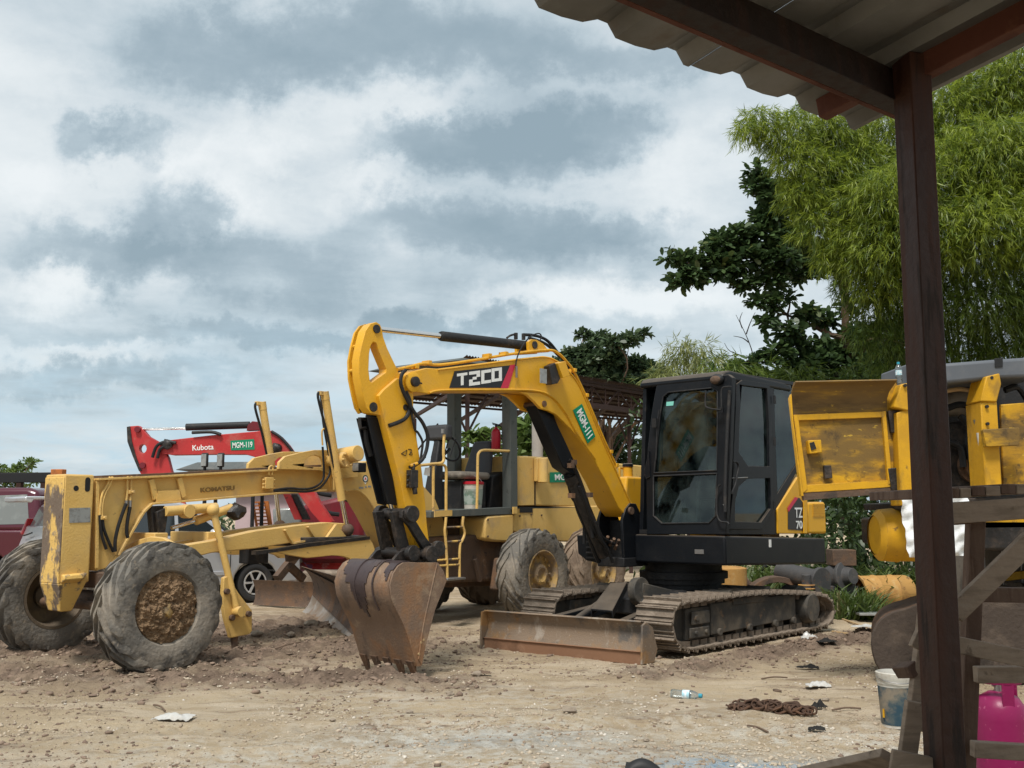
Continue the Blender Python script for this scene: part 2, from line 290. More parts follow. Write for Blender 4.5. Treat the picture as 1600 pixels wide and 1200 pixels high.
    def sheet(s, p00, p10, p11, p01, nx, ny, disp=None, thick=0.0):
        """a bent sheet with real thickness"""
        P = [V(p) for p in (p00, p10, p11, p01)]; nrm = (P[1] - P[0]).cross(P[3] - P[0]).normalized(); vs = []
        for j in range(ny + 1):
            for i in range(nx + 1):
                u, v = i / nx, j / ny
                p = P[0] * (1 - u) * (1 - v) + P[1] * u * (1 - v) + P[2] * u * v + P[3] * (1 - u) * v
                vs.append(p + nrm * (disp(u, v) if disp else 0))
        W = nx + 1; fs = [(j * W + i, j * W + i + 1, (j + 1) * W + i + 1, (j + 1) * W + i) for j in range(ny) for i in range(nx)]
        if thick:
            n = len(vs); vs += [p - nrm * thick for p in vs]
            fs += [tuple(k + n for k in reversed(f)) for f in fs]
            edge = [i for i in range(W)] + [j * W + nx for j in range(1, ny + 1)] + [ny * W + i for i in range(nx - 1, -1, -1)] + [j * W for j in range(ny - 1, 0, -1)]
            m = len(edge); fs += [(edge[(k + 1) % m], edge[k], edge[k] + n, edge[(k + 1) % m] + n) for k in range(m)]
        return s.add(vs, fs)
    def mesh(s, name, smooth=38, recalc=True):
        me = bpy.data.meshes.new(name); me.from_pydata([tuple(p) for p in s.v], [], s.f)
        if recalc:
            bm = bmesh.new(); bm.from_mesh(me); bmesh.ops.recalc_face_normals(bm, faces=bm.faces); bm.to_mesh(me); bm.free()
        if smooth:
            me.shade_smooth(); me.set_sharp_from_angle(angle=math.radians(smooth))
        me.update(); return me
    def build(s, name, m, parent=None, bevel=0.0, smooth=38, label=None, seg=2):
        me = s.mesh(name, smooth); me.materials.append(M[m] if isinstance(m, str) else m)
        o = bpy.data.objects.new(name, me); COL.objects.link(o)
        if parent is not None: o.parent = parent
        if bevel:
            bv = o.modifiers.new('bevel', 'BEVEL'); bv.width = bevel; bv.segments = seg; bv.limit_method = 'ANGLE'; bv.angle_limit = math.radians(40); bv.harden_normals = False
        if label: o['label'] = label
        return o

def tag(o, label=None, cat=None, group=None, kind=None):
    for k, v in (('label', label), ('category', cat), ('group', group), ('kind', kind)):
        if v: o[k] = v
    return o
def thing(name, label, cat, frame=None, loc=None, group=None, rz=0.0):
    o = bpy.data.objects.new(name, None); COL.objects.link(o); o.empty_display_size = .2
    if frame: o.location = frame.o; o.rotation_euler = (0, 0, frame.deg)
    elif loc is not None: o.location = loc; o.rotation_euler = (0, 0, rz)
    return tag(o, label, cat, group)
def inst(name, me, parent, loc=(0, 0, 0), rot=(0, 0, 0), scale=(1, 1, 1), mtx=None):
    o = bpy.data.objects.new(name, me); COL.objects.link(o)
    if parent is not None: o.parent = parent
    if mtx is not None: o.matrix_basis = mtx
    else: o.location = loc; o.rotation_euler = rot; o.scale = scale
    return o
def copy_tree(o, parent=None):
    c = o.copy(); COL.objects.link(c)
    if parent is not None: c.parent = parent
    for ch in list(o.children): copy_tree(ch, c)
    return c

def text_mesh(txt, size, depth=.004, bold=0.0, shear=0.0, spacing=1.0):
    cu = bpy.data.curves.new('lettering', 'FONT'); cu.body = txt; cu.size = size; cu.extrude = depth; cu.offset = bold; cu.shear = shear
    cu.space_character = spacing; cu.align_x = 'CENTER'; cu.align_y = 'CENTER'
    ob = bpy.data.objects.new('tmp', cu); COL.objects.link(ob)
    dg = bpy.context.evaluated_depsgraph_get(); me = bpy.data.meshes.new_from_object(ob.evaluated_get(dg))
    bpy.data.objects.remove(ob); me.name = 'lettering'; return me
def text_part(txt, parent, p, xdir, ydir, width, m, name='lettering', height=None, **kw):
    """lettering centred at p, written along xdir, fitted to a width (and height)"""
    me = text_mesh(txt, 1.0, **kw); xs = [v.co.x for v in me.vertices]; ys = [v.co.y for v in me.vertices]
    w, h = max(xs) - min(xs), max(ys) - min(ys); cx, cy = (max(xs) + min(xs)) / 2, (max(ys) + min(ys)) / 2
    sx = width / w; sy = sx if height is None else height / h
    x = V(xdir).normalized(); y = V(ydir); y = (y - x * y.dot(x)).normalized(); z = x.cross(y)
    for v in me.vertices:
        q = V(p) + x * ((v.co.x - cx) * sx) + y * ((v.co.y - cy) * sy) + z * v.co.z
        v.co = q
    me.materials.clear(); me.materials.append(M[m]); o = bpy.data.objects.new(name, me); COL.objects.link(o)
    if parent is not None: o.parent = parent
    return o

# numpy value noise
def _hash(ix, iy, seed):
    h = (ix.astype(np.int64) * 374761393 + iy.astype(np.int64) * 668265263 + seed * 974634541) & 0x7fffffff
    h = ((h ^ (h >> 13)) * 1274126177) & 0x7fffffff
    return ((h ^ (h >> 16)) & 0xffff) / 65535.0
def vnoise(x, y, seed=0):
    ix, iy = np.floor(x), np.floor(y); fx, fy = x - ix, y - iy; fx = fx * fx * (3 - 2 * fx); fy = fy * fy * (3 - 2 * fy)
    a = _hash(ix, iy, seed); b = _hash(ix + 1, iy, seed); c = _hash(ix, iy + 1, seed); d = _hash(ix + 1, iy + 1, seed)
    return a * (1 - fx) * (1 - fy) + b * fx * (1 - fy) + c * (1 - fx) * fy + d * fx * fy
def fbm(x, y, sc, octs=4, seed=0, gain=.5):
    r = 0; amp = 1; tot = 0
    for k in range(octs):
        r = r + amp * vnoise(x * sc, y * sc, seed + k * 17); tot += amp; amp *= gain; sc *= 2.03
    return r / tot
# ================================================================== SKY
def build_world():
    w = bpy.data.worlds.new('World'); SC.world = w; w.use_nodes = True; nt = w.node_tree; N = nt.nodes; L = nt.links
    bg = N['Background']; bg.inputs['Strength'].default_value = 0.1
    sky = N.new('ShaderNodeTexSky'); sky.sky_type = 'NISHITA'; sky.sun_disc = False; sky.sun_elevation = SUN_EL; sky.sun_rotation = SUN_AZ
    sky.air_density = 1.2; sky.dust_density = 2.0
    def mth(op, a, b=None, c=None):
        n = N.new('ShaderNodeMath'); n.operation = op
        for i, x in enumerate((a, b, c)):
            if x is None: continue
            if isinstance(x, (int, float)): n.inputs[i].default_value = x
            else: L.new(x, n.inputs[i])
        return n.outputs[0]
    tc = N.new('ShaderNodeTexCoord'); sp = N.new('ShaderNodeSeparateXYZ'); L.new(tc.outputs['Generated'], sp.inputs[0])
    x, y, z = sp.outputs; zc = mth('ADD', mth('MAXIMUM', z, 0.0), 0.16)
    cv = N.new('ShaderNodeCombineXYZ'); L.new(mth('DIVIDE', x, zc), cv.inputs[0]); L.new(mth('DIVIDE', y, zc), cv.inputs[1])
    def noise(vec, sc, det, rough, dist=0.0, off=(0, 0, 0), sca=(1, 1, 1)):
        mp = N.new('ShaderNodeMapping'); mp.inputs['Location'].default_value = off; mp.inputs['Scale'].default_value = sca; L.new(vec, mp.inputs[0])
        n = N.new('ShaderNodeTexNoise'); n.inputs['Scale'].default_value = sc; n.inputs['Detail'].default_value = det
        n.inputs['Roughness'].default_value = rough; n.inputs['Distortion'].default_value = dist; L.new(mp.outputs[0], n.inputs['Vector']); return n
    n1 = noise(cv.outputs[0], 1.15, 9, .55, .25, (3.1, 1.2, 0)).outputs['Fac']
    n2 = noise(cv.outputs[0], 3.2, 8, .6, .2, (7.7, 2.2, 1)).outputs['Fac']
    # the clouds of this sky: direction (azimuth tangent, elevation tangent), size, weight
    yc = mth('MAXIMUM', y, 0.05); front = mth('GREATER_THAN', y, 0.05)
    u, v = mth('DIVIDE', x, yc), mth('DIVIDE', z, yc)
    uv = N.new('ShaderNodeCombineXYZ'); L.new(u, uv.inputs[0]); L.new(v, uv.inputs[1])
    wn = noise(uv.outputs[0], 7.0, 8, .62, 0, (1, 5, 2)); wc = N.new('ShaderNodeSeparateXYZ'); L.new(wn.outputs['Color'], wc.inputs[0])
    wn2 = noise(uv.outputs[0], 19.0, 7, .68, 0, (4, 1, 2)); wc2 = N.new('ShaderNodeSeparateXYZ'); L.new(wn2.outputs['Color'], wc2.inputs[0])
    uw = mth('ADD', mth('ADD', u, mth('MULTIPLY', mth('SUBTRACT', wc.outputs[0], .5), .2)), mth('MULTIPLY', mth('SUBTRACT', wc2.outputs[0],  .5), .085))
    vw = mth('ADD', mth('ADD', v, mth('MULTIPLY', mth('SUBTRACT', wc.outputs[1], .5), .13)), mth('MULTIPLY', mth('SUBTRACT', wc2.outputs[1],  .5), .085))
    dens = mth('ADD', mth('MULTIPLY', mth('SUBTRACT', n1, .5), .95), mth('MULTIPLY', mth('SUBTRACT', n2, .5), .62))
    blobs = [(150, 215, 70, 42, .38), (240, 215, 48, 45, .3), (270, 335, 75, 55, .36), (200, 385, 180, 45, .36), (560, 60, 330, 70, .36), (420, 410, 130, 60, .25), (740, 235, 135, 52, .44),
             (920, 200, 110, 40, .38), (800, 360, 240, 42, .30), (1000, 90, 200, 40, .22), (560, 520, 330, 26, .30), (980, 330, 120, 30, .22), (330, 90, 160, 60, .18), (150, 590, 260, 22, .18),
             (420, 225, 60, 45, -.30), (90, 440, 60, 35, -.34), (640, 170, 110, 35, -.22), (300, 235, 60, 30, -.22), (120, 545, 110, 14, -.24), (360, 300, 30, 30, -.2), (600, 300, 60, 30, -.18), (900, 480, 200, 25, -.2), (1080, 250, 60, 80, -.2), (30, 120, 70, 50, -.12), (30, 300, 60, 40, -.14), (1000, 470, 160, 30, -.25)]
    for (bx, by, rx, ry, wt) in blobs:
        d = ray(bx, by); u0, v0 = d.x / d.y, d.z / d.y
        e = mth('ADD', mth('POWER', mth('DIVIDE', mth('SUBTRACT', uw, u0), rx / FOC), 2), mth('POWER', mth('DIVIDE', mth('SUBTRACT', vw, v0), ry / FOC), 2))
        g = mth('MULTIPLY', mth('MULTIPLY', mth('EXPONENT', mth('MULTIPLY', mth('POWER', e, 1.7 if wt > 0 else 1.0), -.8)), wt), front)
        dens = mth('ADD', dens, g)
    cr = N.new('ShaderNodeValToRGB'); L.new(mth('ADD', mth('MULTIPLY', dens, 1.12), .435), cr.inputs[0])
    el = cr.color_ramp.elements; K = 10 / 1.23
    def setc(i, p, c): el[i].position = p; el[i].color = (*c, 1)
    setc(0, 0.06, (.74, .775, .785)); setc(1, 1.0, (.255, .335, .385))
    for p, c in ((.28, (.645, .695, .715)), (.42, (.545, .61, .645)), (.56, (.435, .515, .56)), (.73, (.335, .415, .465))):
        e = el.new(p); e.color = (*c, 1)
    # low in the sky the air turns bluer
    low = N.new('ShaderNodeMapRange'); L.new(v, low.inputs[0]); low.inputs['From Min'].default_value = .25; low.inputs['From Max'].default_value = .02
    low.inputs['To Max'].default_value = .72; low.interpolation_type = 'SMOOTHSTEP'
    gap = N.new('ShaderNodeMapRange'); L.new(n2, gap.inputs[0]); gap.inputs['From Min'].default_value = .40; gap.inputs['From Max'].default_value = .58
    gap.inputs['To Min'].default_value = 1; gap.inputs['To Max'].default_value = .25
    m1 = N.new('ShaderNodeMix'); m1.data_type = 'RGBA'; L.new(mth('MULTIPLY', low.outputs[0], gap.outputs[0]), m1.inputs['Factor'])
    L.new(cr.outputs[0], m1.inputs['A']); m1.inputs['B'].default_value = (.37, .55, .67, 1)
    sc = N.new('ShaderNodeVectorMath'); sc.operation = 'SCALE'; L.new(m1.outputs['Result'], sc.inputs[0]); sc.inputs['Scale'].default_value = K
    m2 = N.new('ShaderNodeMix'); m2.data_type = 'RGBA'; m2.inputs['Factor'].default_value = .93
    L.new(sky.outputs[0], m2.inputs['A']); L.new(sc.outputs[0], m2.inputs['B']); L.new(m2.outputs['Result'], bg.inputs['Color'])
build_world()

# ================================================================== GROUND
def seg_d(x, y, a, b):
    ax, ay = a; bx, by = b; t = np.clip(((x - ax) * (bx - ax) + (y - ay) * (by - ay)) / ((bx - ax) ** 2 + (by - ay) ** 2), 0, 1)
    return np.hypot(x - ax - t * (bx - ax), y - ay - t * (by - ay))
def mud_mask(x, y):
    m = np.zeros_like(x)
    for a, b, w in (((-7.5, 10.6), (-3.2, 9.55), .62), ((-3.4, 9.5), (-1.3, 9.5), .42), ((-1.6, 9.5), (-.7, 9.3), .42), ((-5.2, 11.5), (-2.4, 14.5), 1.3), ((-3.2, 10.6), (-1.6, 11.8), 1.0), ((1.2, 9.7), (4.4, 12.9), .35)):
        m = np.maximum(m, np.exp(-(seg_d(x, y, a, b) / w) ** 2))
    k = fbm(x, y, 1.4, 4, 5)
    return np.clip(m * (.45 + 1.4 * k), 0, 1)
def ground_h(x, y):
    near = np.clip((26 - y) / 12, 0, 1) * np.clip((y + 2) / 4, 0, 1)
    m = mud_mask(x, y)
    h = (fbm(x, y, .28, 3, 1) - .5) * .10 * np.clip((30 - y) / 10, .1, 1)
    h += near * ((fbm(x, y, 1.7, 4, 2) - .5) * .055 + (fbm(x, y, 7, 3, 3) - .5) * .026 * (.4 + fbm(x, y, .8, 2, 9)))
    rid = 1 - np.abs(2 * fbm(x, y, 3.1, 3, 4) - 1)
    h += near * m * (.02 + .13 * (rid - .62) + .17 * (fbm(x, y, 8, 4, 6, .6) - .5))
    for a, b in (((-8, 8.3), (5.5, 10.2)), ((-8, 9.9), (-1, 11.2)), ((-3, 6.1), (6, 9.0)), ((-7, 7.2), (4, 7.5))):
        d = seg_d(x, y, a, b); t = ((x - a[0]) * (b[0] - a[0]) + (y - a[1]) * (b[1] - a[1])) / math.hypot(b[0] - a[0], b[1] - a[1]); k = np.exp(-(d / .17) ** 4) * np.clip(fbm(x, y, .5, 2, 77) * 2.4 - .8, 0, 1)
        h += near * (k * (-.022 + .013 * np.sin(t * 2 * math.pi / .17 + d * 9)) + .012 * np.exp(-((d - .24) / .07) ** 2))
    return h - .012
def spaced(lo, hi, f0, f1, step, grow=1.22):
    c = list(np.arange(f0, f1 + 1e-6, step)); s = step; p = f1
    while p < hi: s *= grow; p += s; c.append(min(p, hi))
    s = step; p = f0; pre = []
    while p > lo: s *= grow; p -= s; pre.append(max(p, lo))
    return np.array(pre[::-1] + c)
def grid_obj(name, gx, gy, hfun, m):
    X, Y = np.meshgrid(gx, gy); Z = hfun(X, Y); nx, ny = len(gx), len(gy)
    me = bpy.data.meshes.new(name); co = np.stack([X, Y, Z], -1).reshape(-1, 3).astype(np.float32)
    i = (np.arange(ny - 1)[:, None] * nx + np.arange(nx - 1)[None]).ravel(); q = np.stack([i, i + 1, i + nx + 1, i + nx], 1).astype(np.int32)
    me.vertices.add(len(co)); me.vertices.foreach_set('co', co.ravel()); me.loops.add(q.size); me.loops.foreach_set('vertex_index', q.ravel())
    me.polygons.add(len(q)); me.polygons.foreach_set('loop_start', np.arange(0, q.size, 4, dtype=np.int32)); me.polygons.foreach_set('loop_total', np.full(len(q), 4, np.int32))
    me.update(); me.shade_smooth(); me.materials.append(m)
    o = bpy.data.objects.new(name, me); COL.objects.link(o); return o, X, Y
def ground_material():
    m = bpy.data.materials.new('trodden_clay'); m.use_nodes = True; nt = m.node_tree; N = nt.nodes; L = nt.links; b = N['Principled BSDF']
    b.inputs['Roughness'].default_value = .95; b.inputs['Specular IOR Level'].default_value = .2
    tc = N.new('ShaderNodeTexCoord')
    def noise(sc, det=8, rg=.6, off=0, st=(1, 1, 1)):
        mp = N.new('ShaderNodeMapping'); mp.inputs['Location'].default_value = (off, off * .7, off * .3); mp.inputs['Scale'].default_value = st; L.new(tc.outputs['Object'], mp.inputs[0])
        n = N.new('ShaderNodeTexNoise'); n.inputs['Scale'].default_value = sc; n.inputs['Detail'].default_value = det; n.inputs['Roughness'].default_value = rg; L.new(mp.outputs[0], n.inputs['Vector']); return n.outputs['Fac']
    def mr(f, a, c, t0=0., t1=1.):
        n = N.new('ShaderNodeMapRange'); n.inputs['From Min'].default_value = a; n.inputs['From Max'].default_value = c; n.inputs['To Min'].default_value = t0; n.inputs['To Max'].default_value = t1
        n.interpolation_type = 'SMOOTHSTEP'; L.new(f, n.inputs[0]); return n.outputs[0]
    def mix(A, B, f):
        n = N.new('ShaderNodeMix'); n.data_type = 'RGBA'
        for k, x in (('A', A), ('B', B)):
            if isinstance(x, tuple): n.inputs[k].default_value = (*x, 1)
            else: L.new(x, n.inputs[k])
        if isinstance(f, float): n.inputs['Factor'].default_value = f
        else: L.new(f, n.inputs['Factor'])
        return n.outputs['Result']
    def mul(a, c):
        n = N.new('ShaderNodeMath'); n.operation = 'MULTIPLY'; L.new(a, n.inputs[0])
        if isinstance(c, float): n.inputs[1].default_value = c
        else: L.new(c, n.inputs[1])
        return n.outputs[0]
    at1 = N.new('ShaderNodeAttribute'); at1.attribute_name = 'mud'; at2 = N.new('ShaderNodeAttribute'); at2.attribute_name = 'pale'; at3 = N.new('ShaderNodeAttribute'); at3.attribute_name = 'spill'
    c = mix((.50, .395, .262), (.385, .295, .192), mr(noise(.7, 6), .38, .62))
    c = mix(c, (.56, .46, .335), mr(noise(1.6, 9, .7, 3, (.45, 1.5, 1)), .48, .62, 0, .8))
    c = mix(c, (.18, .125, .088), mr(noise(3.4, 10, .74, 7, (.4, 1.5, 1)), .53, .66, 0, .8))
    c = mix(c, (.60, .55, .46), mul(at2.outputs['Fac'], mr(noise(9, 9, .72, 11), .42, .6)))
    c = mix(c, (.56, .49, .39), mr(noise(34, 5, .7, 17), .60, .68, 0, .6))
    c = mix(c, (.115, .078, .055), mr(noise(26, 6, .7, 23), .62, .70, 0, .8))
    c = mix(c, mix((.14, .098, .073), (.265, .19, .14), mr(noise(7, 10, .75, 5), .42, .62)), mul(at1.outputs['Fac'], .92))
    c = mix(c, mix((.42, .49, .53), (.17, .28, .37), mr(noise(7, 8, .7, 2), .45, .62)), mul(at3.outputs['Fac'], mr(noise(14, 8, .75, 31), .34, .54)))
    L.new(c, b.inputs['Base Color'])
    bp = N.new('ShaderNodeBump'); bp.inputs['Distance'].default_value = .035; bp.inputs['Strength'].default_value = .9; L.new(noise(22, 10, .72, 9), bp.inputs['Height'])
    bp2 = N.new('ShaderNodeBump'); bp2.inputs['Distance'].default_value = .010; L.new(noise(110, 6, .7, 13), bp2.inputs['Height']); L.new(bp.outputs[0], bp2.inputs['Normal']); L.new(bp2.outputs[0], b.inputs['Normal'])
    return m
gx = spaced(-900, 900, -7.2, 5.2, .034); gy = spaced(-60, 1200, 5.6, 15.0, .036)
ground, GX, GY = grid_obj('ground', gx, gy, ground_h, ground_material()); ground['kind'] = 'structure'
def set_attr(me, name, arr):
    a = me.attributes.new(name, 'FLOAT', 'POINT'); a.data.foreach_set('value', arr.ravel().astype(np.float32))
set_attr(ground.data, 'mud', mud_mask(GX, GY))
pale = np.clip(np.exp(-((GX - .3) / 2.6) ** 2 - ((GY - 6.6) / 1.3) ** 2) * 1.1 + .8 * np.exp(-((GX - 2.3) / 1.5) ** 2 - ((GY - 6.6) / .8) ** 2) + .5 * np.exp(-((GX + .2) / 2) ** 2 - ((GY - 8.6) / .5) ** 2), 0, 1)
set_attr(ground.data, 'pale', np.clip(pale * (.3 + 1.4 * fbm(GX, GY, 1.1, 4, 21)), 0, 1))
spill = 1.1 * np.exp(-((GX - 1.45) / .72) ** 2 - ((GY - 6.3) / .26) ** 2) + .35 * np.exp(-((GX + .1) / .9) ** 2 - ((GY - 6.9) / .28) ** 2)
set_attr(ground.data, 'spill', np.clip(spill * (.4 + 1.3 * fbm(GX, GY, 3, 4, 33)), 0, 1))
def gz(x, y): return float(ground_h(np.array([float(x)]), np.array([float(y)]))[0])
def on_ground(px, py):
    p = hz(px, py, 0); p = hz(px, py, gz(p.x, p.y)); return p

# loose stones and clods, one mesh each
def scatter(name, xs, ys, sizes, m, seed=0, flat=.65, sink=.3):
    R = np.random.default_rng(seed); bm = bmesh.new(); bmesh.ops.create_icosphere(bm, subdivisions=1, radius=1)
    bv = np.array([v.co[:] for v in bm.verts]); bf = np.array([[v.index for v in f.verts] for f in bm.faces]); bm.free()
    bm2 = None; n = len(xs)
    h = ground_h(xs, ys); ang = R.uniform(0, 6.28, n); k = R.uniform(.55, 1.35, (n, len(bv), 1))
    P = bv[None] * k * R.uniform(.75, 1.25, (n, len(bv), 3)); P = P * np.stack([sizes * R.uniform(.7, 1.5, n), sizes * R.uniform(.7, 1.2, n), sizes * flat * R.uniform(.6, 1.3, n)], -1)[:, None, :]
    ca, sa = np.cos(ang)[:, None], np.sin(ang)[:, None]; X = P[..., 0] * ca - P[..., 1] * sa; Y = P[..., 0] * sa + P[..., 1] * ca
    co = np.stack([X + xs[:, None], Y + ys[:, None], P[..., 2] + (h + sizes * flat * sink)[:, None]], -1).reshape(-1, 3)
    f = (bf[None] + (np.arange(n) * len(bv))[:, None, None]).reshape(-1, 3)
    return raw_mesh(name, co, f, m)
def raw_mesh(name, co, f, m, smooth=False):
    me = bpy.data.meshes.new(name); co = np.ascontiguousarray(co, np.float32); f = np.ascontiguousarray(f, np.int32); k = f.shape[1]
    me.vertices.add(len(co)); me.vertices.foreach_set('co', co.ravel()); me.loops.add(f.size); me.loops.foreach_set('vertex_index', f.ravel())
    me.polygons.add(len(f)); me.polygons.foreach_set('loop_start', np.arange(0, f.size, k, dtype=np.int32)); me.polygons.foreach_set('loop_total', np.full(len(f), k, np.int32))
    me.update(); me.validate()
    if smooth: me.shade_smooth()
    me.materials.append(M[m] if isinstance(m, str) else m); o = bpy.data.objects.new(name, me); COL.objects.link(o); return o
def pick(n, x0, x1, y0, y1, dens, seed):
    R = np.random.default_rng(seed); xs = R.uniform(x0, x1, n * 6); ys = y0 + (y1 - y0) * R.uniform(0, 1, n * 6) ** 1.25; d = dens(xs, ys); keep = R.uniform(0, 1, n * 6) < d
    return xs[keep][:n], ys[keep][:n]
M['pebble'] = mat('pale_gravel', (.46, .385, .29), [((.28, .21, .15), .9, .42, .6, .9), ((.66, .62, .55), 2.3, .55, .66, .8)], rough=.95)
M['clod'] = mat('dry_brown_clods', (.19, .135, .10), [((.29, .21, .155), 1.3, .45, .62, .9), ((.12, .085, .06), 2.7, .55, .66, .8)], rough=.97)
xs, ys = pick(15000, -5.5, 4.5, 5.8, 11.5, lambda x, y: np.clip(fbm(x, y, 1.2, 3, 40) * 1.9 - .68 + .5 * np.exp(-((x - 1.8) / 2.0) ** 2 - ((y - 6.6) / 1.2) ** 2), .02, 1), 1)
R_ = np.random.default_rng(3); tag(scatter('gravel', xs, ys, .0035 + .014 * R_.random(len(xs)) ** 3.5, 'pebble', 5), kind='stuff')
xs, ys = pick(9000, -7, 4.8, 6.0, 14, lambda x, y: np.clip(mud_mask(x, y) * 1.3 + .02, 0, 1), 2)
tag(scatter('mud_clods', xs, ys, .005 + .030 * R_.random(len(xs)) ** 5, 'clod', 6), kind='stuff')
xs, ys = pick(4500, -5, 4.6, 6.0, 14, lambda x, y: np.clip(fbm(x, y, .9, 3, 60) * 1.8 - .8, 0, 1) * (1 - mud_mask(x, y)), 4)
tag(scatter('earth_crumbs', xs, ys, .004 + .014 * R_.random(len(xs)) ** 3, 'clod', 8), kind='stuff')
# ================================================================== YELLOW EXCAVATOR
E = Frame(2.12, 12.85, -133)
exc = thing('excavator', 'yellow and black tracked excavator with black cab, raised boom and bucket resting on the ground', 'excavator', E)
def side_prism(fr, pts, b0, b1, holes=()):
    return fr.Ss(pts, b0), V((0, b1 - b0, 0)), [fr.Ss(h, b0) for h in holes]

# ---- tracks
LOOP = [(1061, 937), (1050, 957), (1048, 980), (1054, 1006), (1070, 1023), (1120, 1016), (1200, 1004), (1283, 991), (1303, 976), (1307, 952), (1300, 933), (1287, 925), (1252, 922), (1190, 921), (1105, 931)]
lp = [E.S(x, y, 1.05) for x, y in LOOP]; lp = [V((p.x, 0, max(p.z, .015))) for p in lp]
def resample(pts, n):
    pts = pts + [pts[0]]; L = [0]
    for a, b in zip(pts, pts[1:]): L.append(L[-1] + (b - a).length)
    out = []
    for k in range(n):
        s = L[-1] * k / n; i = max(j for j in range(len(L) - 1) if L[j] <= s); t = (s - L[i]) / (L[i + 1] - L[i]); out.append(pts[i].lerp(pts[i + 1], t))
    return out
def chaikin(pts):
    o = []
    for a, b in zip(pts, pts[1:] + pts[:1]): o += [a.lerp(b, .25), a.lerp(b, .75)]
    return o
NS = 48; ring_pts = resample(chaikin(lp), NS); cen = sum(ring_pts, V()) / NS
pitch = sum((ring_pts[i] - ring_pts[i - 1]).length for i in range(NS)) / NS
sm = MB()                                       # one shoe: plate with three grousers
w2 = .24; hp = pitch * .52
sm.hexa([(-hp, -w2, -.015), (hp, -w2, -.03), (hp, w2, -.03), (-hp, w2, -.015), (-hp, -w2, .0), (hp, -w2, -.012), (hp, w2, -.012), (-hp, w2, .0)])
sm.hexa([(-hp, -w2, -.004), (-hp + .022, -w2, -.004), (-hp + .022, w2, -.004), (-hp, w2, -.004), (-hp + .004, -w2, .032), (-hp + .016, -w2, .032), (-hp + .016, w2, .032), (-hp + .004, w2, .032)])
for k in (.0, .55): sm.hexa([(k * hp, -w2, -.01), (k * hp + .016, -w2, -.01), (k * hp + .016, w2, -.01), (k * hp, w2, -.01), (k * hp + .003, -w2, .014), (k * hp + .012, -w2, .014), (k * hp + .012, w2, .014), (k * hp + .003, w2, .014)])
for sx in (-.12, .12): sm.box(-hp * .5, hp * .9, sx - .03, sx + .03, -.085, -.02)
shoe_me = sm.mesh('track_shoe', 0); shoe_me.materials.append(M['track'])
for sgn in (1, -1):
    b0 = .81 * sgn
    fb = MB()
    # frame beam, with a stepped nose towards the idler
    bo = b0 + .17 * sgn; bi = b0 - .17 * sgn
    fb.hexa([(-.98, bi, .20), (.95, bi, .16), (.95, bo, .16), (-.98, bo, .20), (-.98, bi, .50), (.95, bi, .50), (.95, bo, .50), (-.98, bo, .50)])
    fb.hexa([(-.3, bi, .45), (.5, bi, .45), (.5, bo + .012 * sgn, .45), (-.3, bo + .012 * sgn, .45), (-.3, bi, .53), (.5, bi, .53), (.5, bo + .012 * sgn, .53), (-.3, bo + .012 * sgn, .53)])
    fb.box(.95, 1.42, min(bi, bo - .02 * sgn), max(bi, bo - .02 * sgn), .14, .47)
    fb.box(1.02, 1.36, min(bo, bo + .03 * sgn), max(bo, bo + .03 * sgn), .30, .44); fb.box(1.02, 1.40, min(bo, bo + .025 * sgn), max(bo, bo + .025 * sgn), .16, .27)
    for q in (1.1, 1.3): fb.cyl((q, bo, .215), (q, bo + .045 * sgn, .215), .025, n=8)
    fb.cyl((1.29, bo, .37), (1.29, bo + .045 * sgn, .37), .035, n=12)
    for q in (.8, .15, -.45, -.9): fb.cyl((q, bo - .03 * sgn, .18), (q, bo + .03 * sgn, .18), .045, n=10)
    trk = fb.build('track', 'track_frame', exc, bevel=.012)
    for rl in np.linspace(-1.1, 1.25, 6): tm = MB(); tm.cyl((rl, b0 - .14, .16), (rl, b0 + .14, .16), .085, n=14); tm.build('roller', 'track_frame', trk)
    for rl in (-.35, .5): tm = MB(); tm.cyl((rl, b0 - .12, .56), (rl, b0 + .16, .56), .06, n=14); tm.build('carrier_roller', 'track_frame', trk)
    for nm, a_i, r_i in (('sprocket', -1.25, .24), ('idler', 1.42, .26)): tm = MB(); tm.cyl((a_i, b0 - .1, .34), (a_i, b0 + .1, .34), r_i, n=20); tm.build(nm, 'track_frame', trk)
    mo = MB(); mo.lathe([(-.2, .001), (-.2, .2), (.0, .2), (.02, .185), (.06, .185), (.085, .165), (.085, .001)], (-1.28, b0 + .17 * sgn, .31), (0, sgn, 0), 26); mo.build('drive_motor', 'track_frame', trk)
    for i in range(NS):
        p = ring_pts[i]; t = (ring_pts[(i + 1) % NS] - ring_pts[i - 1]).normalized(); n = V((t.z, 0, -t.x))
        if n.dot(p - cen) < 0: n = -n
        yv = n.cross(t); mt = Matrix(((t.x, yv.x, n.x, p.x - n.x * .03), (t.y, yv.y, n.y, b0), (t.z, yv.z, n.z, p.z - n.z * .03), (0, 0, 0, 1)))
        inst('track_shoe', shoe_me, trk, mtx=mt)

# ---- centre frame and slew ring
m = MB(); m.box(-.75, .75, -.62, .62, .36, .58); m.hexa([(.6, -.45, .3), (1.2, -.3, .34), (1.2, .3, .34), (.6, .45, .3), (.6, -.45, .6), (1.2, -.22, .52), (1.2, .22, .52), (.6, .45, .6)])
for s in (-1, 1):
    for q in (-.6, .6): m.beam((q * .6, s * .3, .5), (q, s * .72, .42), .3, .16)
m.build('centre_frame', 'black_dull', exc, bevel=.02)
m = MB(); m.lathe([(.56, .001), (.56, .46), (.64, .46), (.64, .50), (.70, .50), (.70, .54), (.78, .54), (.78, .47), (.90, .47), (.90, .001)], (0, 0, 0), (0, 0, 1), 40); m.build('slew_ring', 'black_dull', exc)
